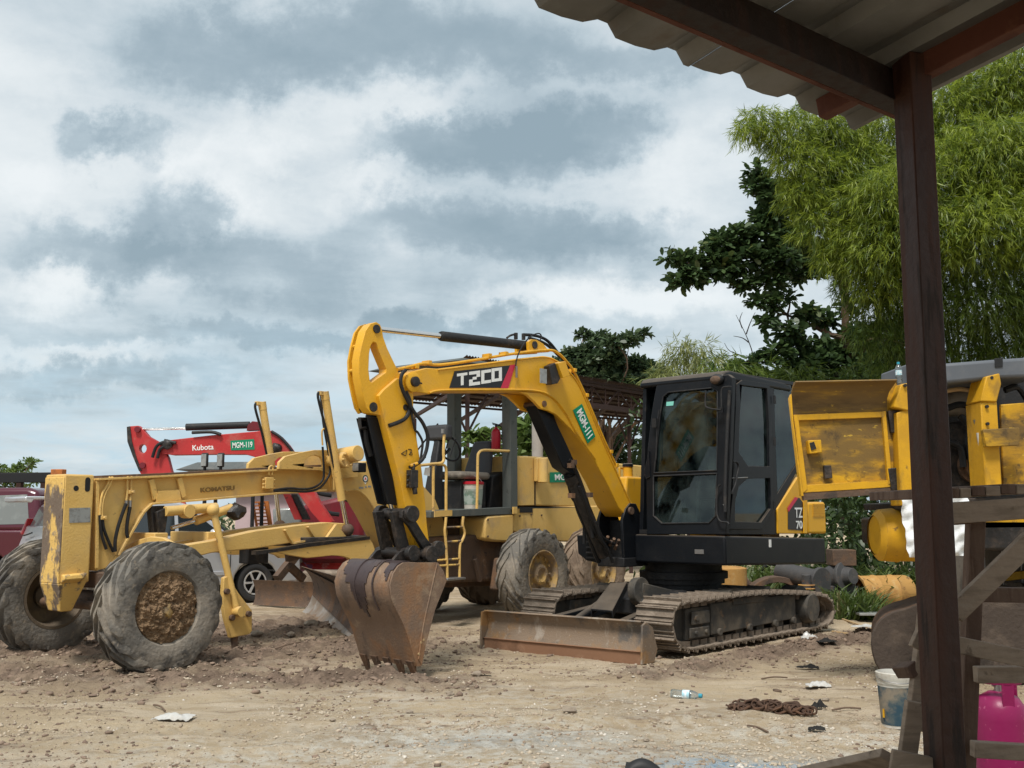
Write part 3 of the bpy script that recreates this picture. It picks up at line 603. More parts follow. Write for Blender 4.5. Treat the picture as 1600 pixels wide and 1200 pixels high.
# yellow swivel post seen behind the ring
# ---- dozer blade
def blade_a(b): return 2.48 - .115 * (b + .95)
prof = [(.0, .02), (.015, .10), (-.005, .11), (-.055, .20), (-.065, .30), (-.03, .385), (.0, .41), (.018, .40)]
def sweep_blade(prof, b0, b1, th, nb=1, z0=0):
    mb = MB(); vs = []
    for b in (b0, b1):
        a = blade_a(b)
        vs += [(a + x, b, z + z0) for x, z in prof] + [(a + x - th, b, z + z0) for x, z in reversed(prof)]
    n = len(prof) * 2; mb.add(vs, [tuple(range(n)), tuple(range(2 * n - 1, n - 1, -1))] + [(i, (i + 1) % n, (i + 1) % n + n, i + n) for i in range(n)]); return mb
bl = sweep_blade(prof[2:], -1.0, .99, .035).build('blade', 'blade', exc, smooth=50)
sweep_blade([(.004, -.02), (.012, .112), (.03, .110), (.03, -.02)][:2] + [(.028, .108)], -.995, .985, .02).build('cutting_edge', 'edge', bl)
m = MB(); a_ = blade_a(.99)
m.prism([(a_ + .05, 1.0, -.01), (a_ + .03, 1.0, .37), (a_ - .03, 1.0, .40), (a_ - .14, 1.0, .34), (a_ - .22, 1.0, .12), (a_ - .16, 1.0, -.01)], (0, .025, 0)); m.build('end_plate', 'blade', bl, bevel=.004)
m = MB(); a_ = blade_a(-1); m.prism([(a_ + .05, -1.03, -.01), (a_ + .03, -1.03, .39), (a_ - .05, -1.03, .40), (a_ - .1, -1.03, .1)], (0, .025, 0)); m.build('end_plate', 'blade', bl)
for s in (-.42, .42):
    m = MB(); m.beam((1.0, s * .8, .40), (2.16, s * 1.15, .25), .11, .13); m.build('blade_arm', 'black', exc, bevel=.012)
m = MB(); m.cyl((1.25, -.02, .62), (2.20, 0, .29), .05); m.build('blade_cylinder', 'black', exc)
q = [E.pl(x, y, (1.75, 0, .60), (.45, 0, 1)) for x, y in ((953, 911), (980, 909), (957, 954), (923, 951))]
m = MB(); m.prism(q, (0, 0, -.02)); m.prism([q[1], q[2], q[2] + V((-.0, 0, -.09)), q[1] + V((0, 0, -.09))], (0, -.012, 0)); m.prism([q[0], q[3], q[3] + V((0, 0, -.09)), q[0] + V((0, 0, -.09))], (0, .012, 0)); m.build('cylinder_guard', 'black', exc, bevel=.004)
m = MB(); m.lathe([(-.05, .02), (-.05, .16), (.05, .16), (.05, .02)], (1.15, .16, .60), (0, 1, .1), 22); m.beam((1.15, .16, .6), (.7, .25, .5), .1, .2); m.build('pivot_bracket', 'track_frame', exc, bevel=.01)

# ---- revolving frame skirts
zt = 1.235
def skirt(b0, b1, af, ar, zf, zr, m_='black', ztop=zt, name='revolving_frame'):
    mb = MB(); mb.hexa([(ar, b0, zr), (af, b0, zf), (af, b1, zf), (ar, b1, zr), (ar, b0, ztop - .07), (af, b0, ztop), (af, b1, ztop), (ar, b1, ztop - .07)]); return mb
m = skirt(-.20, 1.05, .735, -1.70, .905, .835); rf = m.build('revolving_frame', 'black', exc, bevel=.025, seg=3)
m = MB(); m.hexa([(-1.7, -1.05, .84), (.2, -1.05, .9), (.2, -.205, .9), (-1.7, -.205, .84), (-1.7, -1.05, 1.15), (.2, -1.05, 1.2), (.2, -.205, 1.2), (-1.7, -.205, 1.15)]); m.build('frame_deck', 'black_dull', rf)
p = [E.F(x, y, .62) for x, y in ((901, 836), (937, 836), (940, 881), (916, 876), (903, 865))]
m = MB(); m.prism(p, (-.9, 0, 0)); m.build('right_step_box', 'black', rf, bevel=.012)
m = MB()
for k in range(5): m.box(.60, .65, p[1].y - .2, p[1].y + .06, .92 + k * .065, .94 + k * .065)
m.build('step_tread', 'black_dull', rf)
m = MB(); q = E.F(1092, 862, .75); m.box(.738, .744, q.y - .06, q.y + .06, q.z - .025, q.z + .025); m.build('maker_plate', 'steel', rf)
m = MB(); q = E.S(1203, 849, 1.05); m.box(q.x - .025, q.x + .025, 1.05, 1.055, q.z - .045, q.z + .045); m.build('white_reflector', 'white_paint', rf)

# ---- boom foot bracket
bk = [(976, 884), (974, 838), (973, 812), (978, 795), (985, 786), (994, 787), (1000, 800), (1006, 818), (1014, 836), (1012, 884)]
for b in (-.205, -.56):
    m = MB(); l, v, _ = side_prism(E, bk, -.205, -.245); off = V((0, b + .205, 0)); m.prism([x + off for x in l], v); m.build('boom_bracket', 'black', rf, bevel=.006)
m = MB(); m.box(.60, .75, -.6, -.25, .95, 1.40); m.box(.55, .95, -.6, -.2, .85, .96); m.build('bracket_base', 'black_dull', rf, bevel=.01)
FOOT = E.S(985, 798, -.2)
m = MB(); m.cyl((FOOT.x, -.62, FOOT.z), (FOOT.x, -.175, FOOT.z), .045); m.build('boom_foot_pin', 'rust_dark', rf)

# ---- boom
BN, BF = -.225, -.545
BO = [(640, 581), (650, 579), (666, 575), (684, 576), (740, 569), (809, 560), (849, 556), (862, 558), (875, 565), (891, 580), (903, 596), (915, 620), (926, 648), (947, 697), (960, 725), (975, 760), (986, 783), (996, 796), (990, 808), (978, 807), (966, 792),
      (947, 752), (927, 717), (902, 682), (884, 650), (871, 632), (860, 621), (845, 614), (815, 611), (740, 611), (687, 611), (671, 616), (645, 611), (632, 607), (627, 597), (630, 587)]
m = MB(); l, v, _ = side_prism(E, BO, BN, BF); m.prism(l, v); boom = m.build('boom', 'exc_yellow', exc, bevel=.008)
BW = [(812, 612), (845, 614), (860, 621), (871, 632), (884, 650), (902, 682), (892, 670), (881, 659), (870, 648), (858, 642), (845, 638), (835, 627), (824, 617)]
for b in (BN - .002, BF + .042):
    m = MB(); l = E.Ss(BW, BN); m.prism([x + V((0, b - BN, 0)) for x in l], (0, -.04, 0)); m.build('cylinder_lug', 'exc_yellow', boom, bevel=.004)
# raised welding flange along the lower edge of the near face
m = MB(); m.tube([E.S(x, y, BN + .006) for x, y in ((671, 614), (687, 610), (740, 609), (815, 609), (845, 612), (861, 619), (873, 630), (886, 648), (903, 679), (930, 717))], .012, n=6); m.build('weld_flange', 'exc_yellow', boom)
m = MB(); m.tube([E.S(x, y, BN + .004) for x, y in ((684, 578), (740, 571), (809, 562), (852, 558), (872, 566), (889, 581), (902, 597), (914, 622), (946, 699), (985, 786))], .009, n=6); m.build('weld_flange', 'exc_yellow', boom)
for dz, db in ((0, -.27), (0, -.33)):
    m = MB(); m.tube([E.S(x, y, db) for x, y in ((621, 577), (640, 573), (662, 568), (687, 570), (740, 563), (800, 553), (855, 547), (872, 552), (886, 566), (897, 581), (912, 612), (926, 645), (945, 690), (962, 726))], .016, n=7); m.build('hydraulic_pipe', 'exc_yellow', boom)
for x, y in ((668, 567), (648, 573), (762, 556), (788, 553), (895, 579), (914, 618), (952, 706), (961, 727)): p = E.S(x, y, -.29); m = MB(); m.box(p.x - .022, p.x + .022, -.355, -.245, p.z - .022, p.z + .022); m.build('pipe_clamp', 'exc_yellow', boom, bevel=.004)
PB = E.S(643, 597, BN); m = MB(); m.lathe([(-.34, .06), (-.34, .10), (.03, .10), (.04, .075), (.04, .001)], (PB.x, BN, PB.z), (0, 1, 0), 26); m.build('boss', 'exc_yellow', boom)
m = MB(); m.lathe([(.0, .05), (.07, .05), (.075, .03), (.075, .001)], (PB.x, BN, PB.z), (0, 1, 0), 18); m.cyl((PB.x - .02, BN + .05, PB.z), (PB.x - .09, BN + .05, PB.z - .01), .008, n=6); m.build('arm_pin', 'grease', boom)
PL = E.S(850, 631, BN); m = MB(); m.lathe([(-.33, .035), (.012, .035), (.012, .001)], (PL.x, BN, PL.z), (0, 1, 0), 16); m.build('cylinder_pin', 'rust_dark', boom)
# lug for the arm cylinder
LG = [(827, 552), (826, 534), (831, 530), (839, 531), (849, 537), (859, 550)]
for b in (-.275, -.455):
    m = MB(); l = E.Ss(LG, -.275); m.prism([x + V((0, b + .275, 0)) for x in l], (0, -.04, 0)); m.build('cylinder_lug', 'exc_yellow', boom, bevel=.004)
p = E.S(835, 539, -.275); m = MB(); m.cyl((p.x, -.5, p.z), (p.x, -.262, p.z), .042); m.build('lug_pin', 'grease', boom)
# decals and number plate
dq = [E.S(x, y, BN + .003) for x, y in ((702, 606), (710, 580), (804, 570), (788, 606))]
m = MB(); m.prism(dq, (0, .002, 0)); m.build('decal', 'decal_black', boom)
dq = [E.S(x, y, BN + .003) for x, y in ((782, 606.5), (797, 570.5), (805, 569.5), (794, 606.5))]
m = MB(); m.prism(dq, (0, .0035, 0)); m.build('red_stripe', 'decal_red', boom)
# square lettering, each stroke a bar: x along the boom, 0..1 square cell
LET = {'T': [(0, .78, 1, 1), (.38, 0, .64, .8)], 'Z': [(0, .78, 1, 1), (0, 0, 1, .22), (.68, .56, 1, .8), (0, .2, .32, .44), (.32, .40, .68, .60)], 'C': [(0, 0, .3, 1), (.28, .78, 1, 1), (.28, 0, 1, .22)], 'O': [(0, 0, .28, 1), (.72, 0, 1, 1), (.26, .78, .74, 1), (.26, 0, .74, .22)]}
cells = {'T': ((714, 584, 730, 603), 'T'), 'Z': ((733, 581, 750, 603), 'Z'), 'C': ((752, 579, 767, 600), 'C'), 'O': ((768, 576, 784, 597), 'O')}
for ch, ((x0, y0, x1, y1), k) in cells.items():
    m = MB(); sl = -2.2
    def cp(u, v): return E.S(x0 + (x1 - x0) * u - (1 - v) * 0, y0 + (y1 - y0) * (1 - v) + sl * u, BN + .0055)
    for (u0, v0, u1, v1) in LET[k]: m.prism([cp(u0, v0), cp(u1, v0), cp(u1, v1), cp(u0, v1)], (0, .0025, 0))
    m.build('letter', 'white_paint', boom)
def plate(fr, corners, b, txt, parent, tw, name='number_plate', frame_px=0, m_='green_plate'):
    c = [fr.S(x, y, b) for x, y in corners]                 # tl, tr, br, bl along the writing
    mb = MB(); mb.prism(c, (0, .004, 0)); o = mb.build(name, m_, parent)
    ctr = sum(c, V()) / 4; xd = (c[1] + c[2] - c[0] - c[3]).normalized(); yd = (c[0] + c[1] - c[2] - c[3]).normalized()
    t = text_part(txt, o, ctr + V((0, .007, 0)), xd, yd, (c[1] - c[0]).length * tw, 'white_paint', depth=.002, bold=.015, height=(c[0] - c[3]).length * .6); return o
plate(E, ((909, 631), (930, 682), (918, 693), (895, 641)), BN + .008, 'MGM-111', boom, .82)
# work lamp on the boom
p = E.S(857, 585, BN); q = E.S(873, 580, BN)
m = MB(); m.prism([E.S(x, y, BN + .012) for x, y in ((858, 569), (870, 566), (877, 588), (866, 592))], (0, .13, 0)); wl = m.build('work_lamp', 'exc_yellow', boom, bevel=.004)
m = MB(); m.prism([E.S(x, y, BN + .02) for x, y in ((849, 573), (858, 568), (866, 593), (862, 600), (853, 602))], (0, .09, 0)); m.build('lamp_body', 'grease', wl, bevel=.006)
c = E.S(855, 587, BN + .115); m = MB(); m.box(c.x + .01, c.x + .12, BN + .112, BN + .118, c.z - .09, c.z + .07); m.build('lamp_lens', 'lens', wl)

# ---- arm cylinder
A0, A1, A2 = E.S(588, 514, -.325), E.S(688, 525, -.355), E.S(832, 541, -.365)
m = MB(); d = (A2 - A1).normalized(); m.lathe([(0, .001), (0, .045), (.02, .052), ((A2 - A1).length - .06, .052), ((A2 - A1).length, .04), ((A2 - A1).length, .001)], A1, d, 20); ac = m.build('arm_cylinder', 'black_dull', exc)
m = MB(); m.cyl(A0, A1 + d * .05, .0275, n=14); m.build('cylinder_rod', 'chrome', ac)
m = MB()
for x, y in ((806, 523), (818, 524)): p = E.S(x, y, -.36); m.cyl((p.x, p.y, p.z - .05), (p.x, p.y, p.z + .02), .022, n=8)
m.tube([E.S(x, y, -.36) for x, y in ((792, 528), (798, 524), (806, 522))], .012); m.build('hose_fitting', 'grease', ac)
for k, pp in enumerate((((818, 523), (834, 524), (850, 529), (861, 538), (872, 552), (881, 562), (896, 583)), ((826, 528), (846, 534), (860, 543), (874, 557)))):
    m = MB(); m.tube([E.S(x, y, -.40) for x, y in pp], .018); m.build('hose', 'rubber_hose', boom)
m = MB(); m.tube([E.S(x, y, BN + .02) for x, y in ((807, 586), (806, 570), (810, 553), (820, 535), (832, 524), (842, 521), (846, 526), (843, 533))], .0075, n=6); m.build('hose', 'rubber_hose', boom)
m = MB(); m.cyl(E.S(807, 572, BN + .03), E.S(807, 590, BN + .02), .012, n=8); m.build('grease_fitting', 'steel', boom)

# ---- arm
AP = [(588, 503), (579, 506), (571, 517), (565, 540), (561, 562), (562, 590), (567, 615), (572, 636), (578, 645), (590, 648), (610, 652), (640, 640), (646, 605), (640, 592), (624, 584), (621, 577), (615, 565), (605, 544), (599, 527), (597, 515), (594, 507)]
AH = [(583, 534), (588, 536), (591, 546), (604, 577), (603, 582), (581, 598), (578, 595), (576, 577), (577, 552), (579.5, 540)]
m = MB(); l, v, h = side_prism(E, AP, -.275, -.385, [AH]); m.prism(l, v, h); arm = m.build('arm', 'exc_yellow', exc, bevel=.004)
AB = [(592, 618), (600, 609), (621, 591), (640, 592), (646, 610), (646, 640), (647, 652), (652, 690), (659, 734), (665, 789), (667, 817), (671, 850), (676, 876), (667, 882), (655, 868), (640, 822), (633, 790), (626, 752), (615, 710), (604, 667), (597, 640)]
m = MB(); l, v, _ = side_prism(E, AB, -.235, -.425); m.prism(l, v); m.build('arm_box', 'exc_yellow', arm, bevel=.006)
for (x, y, r) in ((588, 514, .042), (583, 636, .045), (629, 637, .03)):
    p = E.S(x, y, -.275); m = MB(); bb = -.275 if x < 620 else -.235; m.lathe([(-.2, .001), (-.2, r), (.012, r), (.012, .001)], (p.x, bb, p.z), (0, 1, 0), 18); m.build('pin', 'grease', arm)
m = MB()
for x, y in ((558, 541), (553, 579)): p = E.S(x, y, -.38); m.cyl((p.x, -.36, p.z), (p.x, -.46, p.z), .018, n=8)
m.build('stay', 'exc_yellow', arm)
far = [(V((p.x, 0, p.z))) for p in E.Ss([(588, 503), (579, 506), (571, 517), (565, 540), (561, 562), (562, 590), (567, 615), (572, 636), (578, 645), (586, 640), (574, 610), (570, 590), (569, 562), (572, 545), (577, 528), (590, 515)], -.275)]
m = MB(); m.prism([p + V((0, -.43, 0)) for p in far], (0, -.025, 0)); m.build('side_plate', 'exc_yellow', arm)
# pictogram of a sticker: outlined triangle and a bent line
m = MB(); tq = [E.S(x, y, -.232) for x, y in ((627, 709), (636, 703), (634, 712))]; m.tube(tq + [tq[0]], .004, n=5, smooth=False); m.tube([E.S(x, y, -.232) for x, y in ((638, 702), (643, 703), (641, 708), (640, 711))], .004, n=5); m.tube([E.S(x, y, -.232) for x, y in ((639, 710), (643, 707), (644, 711), (640, 710))], .003, n=5); m.build('warning_sticker', 'decal_black', arm)
m = MB(); p = E.S(640, 746, -.23); m.box(p.x - .05, p.x + .04, -.235, -.16, p.z - .10, p.z + .07); m.cyl((p.x, -.18, p.z + .07), (p.x, -.18, p.z + .13), .02, n=8); m.cyl((p.x - .02, -.18, p.z - .1), (p.x - .03, -.18, p.z - .16), .024, n=8)
for k in range(3): m.cyl((p.x + .06, -.2, p.z - .08 + k * .05), (p.x - .07, -.2, p.z - .08 + k * .05), .014, n=6)
m.build('valve_block', 'grease', arm, bevel=.005)
for pp, b, r in ((((640, 730), (648, 727), (660, 718), (667, 700), (668, 680), (660, 660), (648, 645), (638, 628), (630, 612), (626, 598), (628, 585), (634, 578)), -.19, .018), (((641, 728), (655, 722), (659, 705), (660, 690), (653, 676), (648, 670), (642, 640), (636, 615)), -.21, .012), (((608, 665), (622, 660), (634, 653), (640, 640), (640, 626), (634, 612)), -.22, .02)):
    m = MB(); m.tube([E.S(x, y, b) for x, y in pp], r); m.build('hose', 'rubber_hose', arm)
m = MB(); m.cyl(E.S(641, 728, -.18), E.S(652, 724, -.18), .016, n=8); m.build('hose_fitting', 'exc_yellow', arm)

# ---- bucket cylinder on the front of the arm
C0, C1, C2 = E.S(580, 645, -.40), E.S(611, 786, -.40), E.S(618, 812, -.40)
m = MB(); d = (C1 - C0).normalized(); L_ = (C1 - C0).length; m.lathe([(0, .001), (0, .05), (.02, .062), (L_ - .05, .062), (L_, .045), (L_, .001)], C0, d, 20); bc = m.build('bucket_cylinder', 'black', exc)
m = MB(); m.cyl(C1, C2, .03, n=12); m.build('cylinder_rod', 'chrome', bc)
gp = [E.S(x, y, -.33) for x, y in ((574, 652), (597, 652), (601, 664), (621, 790), (607, 787), (590, 720))]
m = MB(); m.prism(gp, (0, -.016, 0)); gp2 = [p + V((.0, -.155, 0)) for p in gp]; m.prism(gp2, (0, -.016, 0)); m.build('cylinder_guard', 'black', bc, bevel=.004)
m = MB(); q = [E.S(x, y, -.44) for x, y in ((573, 655), (562, 654), (563, 669), (572, 669))]; m.tube(q, .02, n=6, smooth=False); m.build('lamp_bracket', 'grease', bc)
m = MB(); m.tube([E.S(x, y, -.46) for x, y in ((572, 672), (573, 690), (580, 712))], .028, n=8); m.build('hose', 'rubber_hose', bc)

# ---- bucket linkage
J0 = E.S(620, 803, -.33)
lk = MB(); lk.cyl((J0.x, -.56, J0.z), (J0.x, -.12, J0.z), .055); lk.cyl((J0.x, -.59, J0.z), (J0.x, -.52, J0.z), .085, n=18); lk.cyl((J0.x, -.16, J0.z), (J0.x, -.09, J0.z), .08, n=18)
link = lk.build('linkage', 'grease', exc, bevel=.006)
for b in (-.14, -.52):
    m = MB(); o = V((0, b + .14, 0)); c = [E.S(x, y, -.14) + o for x, y in ((629, 797), (639, 800), (652, 817), (666, 840), (676, 853), (672, 862), (663, 860), (652, 842), (640, 822), (628, 809))]; m.prism(c, (0, -.045, 0)); m.build('rocker_link', 'grease', link, bevel=.005)
for b in (-.22, -.46):
    m = MB(); o = V((0, b + .22, 0)); c = [E.S(x, y, -.22) + o for x, y in ((612, 800), (626, 798), (634, 830), (641, 858), (640, 868), (627, 868), (621, 845))]; m.prism(c, (0, -.05, 0)); m.build('bucket_link', 'grease', link, bevel=.005)
for x, y, b0, b1, r in ((671, 857, -.6, -.06, .05), (633, 864, -.60, -.08, .05), (657, 866, -.62, -.04, .055)):
    p = E.S(x, y, -.2); m = MB(); m.cyl((p.x, b0, p.z), (p.x, b1, p.z), r); m.cyl((p.x, b1 - .05, p.z), (p.x, b1 + .01, p.z), r * 1.5); m.build('link_pin', 'grease', link, bevel=.005)

# ---- bucket
B_N, B_F = .05, -.72
CUR = [(652, 879), (640, 878), (628, 879), (620, 884), (612, 896), (607, 914), (610, 936), (618, 955), (628, 975), (635, 994), (641, 1014), (649, 1041)]
cur = [E.S(x, y, B_N) for x, y in CUR]; cur = [V((p.x, 0, p.z)) for p in cur]
def dense(pts, k=3):
    out = []; P = [pts[0]] + pts + [pts[-1]]
    for i in range(1, len(P) - 2):
        for j in range(k):
            t = j / k; a, b, c, d = P[i - 1], P[i], P[i + 1], P[i + 2]; out.append(.5 * ((2 * b) + (c - a) * t + (2 * a - 5 * b + 4 * c - d) * t * t + (3 * b - a - 3 * c + d) * t ** 3))
    return out + [pts[-1]]
cur = dense(cur)
def offs(pts, d):
    o = []
    for i, p in enumerate(pts):
        t = (pts[min(i + 1, len(pts) - 1)] - pts[max(i - 1, 0)]).normalized(); n = V((-t.z, 0, t.x)); o.append(p + n * d)
    return o
inside = V(E.S(660, 940, B_N)); inside.y = 0
sg = 1 if (offs(cur, .02)[10] - inside).length < (cur[10] - inside).length else -1
def shell(c0, c1, b0, b1, mb=None, taper=0):
    mb = mb or MB(); loop = c0 + list(reversed(c1)); mb.prism([p + V((0, b0, 0)) for p in loop], (0, b1 - b0, 0)); return mb
bkt = shell(cur, offs(cur, .025 * sg), B_F, B_N).build('bucket', 'bucket', exc, smooth=30)
sidep = [(628, 879), (682, 879), (690, 892), (695, 907), (677, 952), (663, 1005), (655, 1041), (649, 1041), (641, 1014), (635, 994), (628, 975), (618, 955), (610, 936), (607, 914), (612, 896), (620, 884)]
for b in (B_N + .001, B_F - .021):
    m = MB(); o = V((0, b - B_N, 0)); m.prism([E.S(x, y, B_N) + o for x, y in sidep], (0, .02, 0)); sp_ = m.build('side_plate', 'bucket', bkt, bevel=.003)
    m = MB(); m.prism([E.S(x, y, B_N) + o + V((0, .021, 0)) for x, y in ((682, 880), (690, 892), (695, 907), (677, 952), (663, 1005), (656, 1040), (651, 1030), (653, 1000), (665, 950))], (0, .006, 0)); m.build('side_cutter', 'bucket', bkt, bevel=.002)
m = MB()
for x, y in ((658, 1004), (662, 1000), (655, 1022)): p = E.S(x, y, B_N + .03); m.cyl((p.x, B_N + .02, p.z), (p.x, B_N + .032, p.z), .012, n=10)
m.build('bolt_hole', 'straw', bkt)
m = MB(); m.tube([E.S(x, y, B_N + .026) for x, y in ((683, 881), (673, 925), (662, 975), (654, 1030))], .007, n=6); m.build('weld_seam', 'bucket', bkt)
# worn bare plates over the heel of the bucket, ragged towards the lip
out = offs(cur, -.009 * sg); out0 = offs(cur, .004 * sg); NB = 30; vs, fs = [], []; nC = len(out)
def lim(t):      # how far down the back the dark plate reaches at width fraction t (0 near side)
    base = np.interp(t, [0, .05, .10, .14, .2, .32, .36, .46, .5, .58, .62, .72, .8, .9, .96, 1], [.30, .46, .44, .30, .25, .24, .36, .60, .70, .72, .66, .50, .48, .40, .22, .15])
    return base + .02 * math.sin(t * 60)
W = NB + 1
mb = MB()
for j in range(NB):
    t0, t1 = j / NB, (j + 1) / NB; b0, b1 = B_N + (B_F - B_N) * t0, B_N + (B_F - B_N) * t1; k = max(int(lim((t0 + t1) / 2) * (nC - 1)), 5)
    mb.prism([p + V((0, b0, 0)) for p in out[3:k]] + [p + V((0, b0, 0)) for p in reversed(out0[3:k])], (0, b1 - b0, 0))
mb.build('wear_plate', 'bucket_dark', bkt)
for t in (.28, .62):
    b = B_N + (B_F - B_N) * t; m = MB(); m.tube([p + V((0, b, 0)) for p in offs(cur, -.013 * sg)[4:22]], .008, n=6, smooth=False); m.build('wear_strip', 'bucket_dark', bkt)
# ears and pins on the bucket top
for b in (-.16, -.50):
    m = MB(); o = V((0, b + .16, 0)); m.prism([E.S(x, y, -.16) + o for x, y in ((606, 888), (612, 878), (625, 862), (640, 856), (664, 856), (682, 866), (684, 880), (640, 884))], (0, -.035, 0)); m.build('ear', 'grease', bkt, bevel=.004)
LIP = cur[-1]; dn = (cur[-1] - cur[-3]).normalized()
for k in range(5):
    b = B_N - .05 + (B_F - B_N + .10) * k / 4; m = MB()
    p0 = LIP + V((0, b, 0)) - dn * .05; p1 = LIP + V((0, b, 0)) + dn * .12; m.hexa([p0 + V((x, y, 0)) for x, y in ((-.03, -.04), (.03, -.04), (.03, .04), (-.03, .04))] + [p1 + V((x, y, 0)) for x, y in ((-.008, -.025), (.012, -.025), (.012, .025), (-.008, .025))]); m.build('tooth', 'rust_dark', bkt, bevel=.004)

# ---- boom cylinder with its bundle of hoses
D0, D1, D2 = E.S(852, 632, -.385), E.S(893, 745, -.385), E.S(944, 868, -.385)
m = MB(); d = (D2 - D1).normalized(); L_ = (D2 - D1).length; m.lathe([(0, .001), (0, .06), (.03, .075), (L_, .075), (L_, .001)], D1, d, 20); bcy = m.build('boom_cylinder', 'grease', exc)
m = MB(); m.cyl(D0, D1 + d * .02, .05, n=14); m.build('cylinder_rod', 'black_dull', bcy)
gq = [E.S(x, y, -.3) for x, y in ((838, 634), (856, 632), (884, 690), (902, 730), (897, 742), (880, 730), (862, 690))]
m = MB(); m.prism(gq, (0, -.17, 0)); m.build('rod_guard', 'black', bcy, bevel=.01)
m = MB(); m.lathe([(0, .05), (0, .09), (.10, .09), (.10, .05)], D1 - d * .03, d, 18); m.build('gland', 'grease', bcy)
for pp, b, r in ((((889, 718), (903, 745), (918, 790), (930, 830), (945, 850)), -.30, .024), (((884, 730), (896, 770), (905, 800), (918, 830), (928, 860), (936, 878)), -.46, .03), (((860, 690), (868, 720), (885, 745), (893, 775), (903, 790), (912, 815), (913, 850)), -.48, .02), (((905, 760), (925, 810), (940, 838), (960, 850)), -.27, .018), (((930, 815), (938, 840), (950, 860), (957, 879)), -.25, .02), (((895, 725), (909, 760), (921, 800), (926, 840)), -.34, .026)):
    m = MB(); m.tube([E.S(x, y, b) for x, y in pp], r); m.build('hose', 'rubber_hose', bcy)
m = MB()
for x, y in ((896, 722), (892, 727), (921, 773), (893, 774)): p = E.S(x, y, -.27); m.box(p.x - .03, p.x + .03, -.30, -.24, p.z - .03, p.z + .025)
for x, y in ((953, 852), (958, 848), (961, 858), (948, 845), (965, 850)): p = E.S(x, y, -.3); m.cyl(p, p + V((.03, .04, .05)), .02, n=7)
m.build('hose_coupling', 'rust_dark', bcy)

# ---- right hand tank body beyond the boom
m = MB(); zt_ = E.S(985, 724, -.65).z
m.hexa([(-1.55, -1.04, 1.2), (.42, -1.04, 1.2), (.42, -.62, 1.2), (-1.55, -.62, 1.2), (-1.55, -1.04, 1.95), (.30, -1.04, 1.95), (.30, -.62, 1.95), (-1.55, -.62, 1.95)]); tank = m.build('tank_housing', 'exc_yellow', exc, bevel=.03, seg=3)
q = E.F(981, 724, .1); bq = max(min(q.y, -.7), -.98)
m = MB(); m.cyl((.1, bq, 1.94), (.1, bq, 2.08), .062, n=20); m.build('filler_neck', 'exc_yellow', tank)
m = MB(); m.lathe([(2.08, .001), (2.08, .07), (2.115, .07), (2.125, .05), (2.125, .001)], (.1, bq, 0), (0, 0, 1), 20); m.build('filler_cap', 'black', tank)
m = MB(); m.tube([(.28, bq + .0, 1.95), (.28, bq - .0, 2.04), (.25, bq - .02, 2.06), (.0, bq - .1, 2.06)], .014); m.tube([(.30, -1.0, 1.95), (.30, -1.0, 2.05), (.30, -.96, 2.07), (.25, bq - .06, 2.07)], .014); m.build('grab_rail', 'exc_yellow', tank)

# ---- cab
CB0, CB1 = -.18, 1.0
LEAN = (1, 0, .072); P0F = (.735, 0, 1.24)
def CF(x, y, d=0): return E.pl(x, y, (P0F[0] + d, 0, P0F[2]), LEAN)
fl = [(1010, 835), (1010, 745), (1012, 700), (1018, 645), (1025, 604), (1034, 596), (1138, 585), (1145, 590), (1141, 700), (1134, 835)]
win_u = [(1022, 739), (1026, 700), (1031, 650), (1036, 620), (1044, 613), (1112, 606), (1121, 611), (1121, 660), (1120, 735)]
win_l = [(1021, 744), (1120, 740), (1118, 806), (1108, 817), (1034, 818), (1021, 806)]
m = MB(); m.prism([CF(x, y) for x, y in fl], (-.07, 0, 0), [[CF(x, y) for x, y in win_u], [CF(x, y) for x, y in win_l]]); cab = m.build('cab', 'black', exc, bevel=.008)
for w_ in (win_u, win_l):
    m = MB(); m.prism([CF(x, y, -.03) for x, y in w_], (-.006, 0, 0)); pane = m.build('windscreen', M['glass'], cab)
m = MB(); m.tube([CF(x, y, .004) for x, y in win_l + win_l[:1]], .010, n=6, smooth=False); m.build('window_seal', 'black_dull', cab)
m = MB(); m.tube([CF(x, y, .004) for x, y in win_u + win_u[:1]], .009, n=6, smooth=False); m.build('window_seal', 'black_dull', cab)
q = CF(1047, 629, .0); m = MB(); m.prism([CF(x, y, -.026) for x, y in ((1041.5, 628), (1053, 627), (1052, 633.5), (1041, 634.5))], (.002, 0, 0)); m.build('sticker', 'teal', cab)
so = [(1133, 835), (1141, 700), (1147, 592), (1156, 583), (1243, 597), (1252, 640), (1254, 720), (1217, 790), (1216, 835)]
dw_u = [(1157, 602), (1196, 607), (1199, 660), (1200, 729), (1166, 728), (1152, 706), (1153, 660)]
dw_l = [(1166, 748), (1201, 747), (1202, 795), (1187, 816), (1146, 815), (1146, 785), (1152, 760)]
qw = [(1209, 598), (1238, 602), (1246, 640), (1247, 722), (1215, 772), (1212, 700)]
m = MB(); m.prism(E.Ss(so, CB1), (0, -.06, 0), [E.Ss(w_, CB1) for w_ in (dw_u, dw_l, qw)]); m.build('side_panel', 'black', cab, bevel=.006)
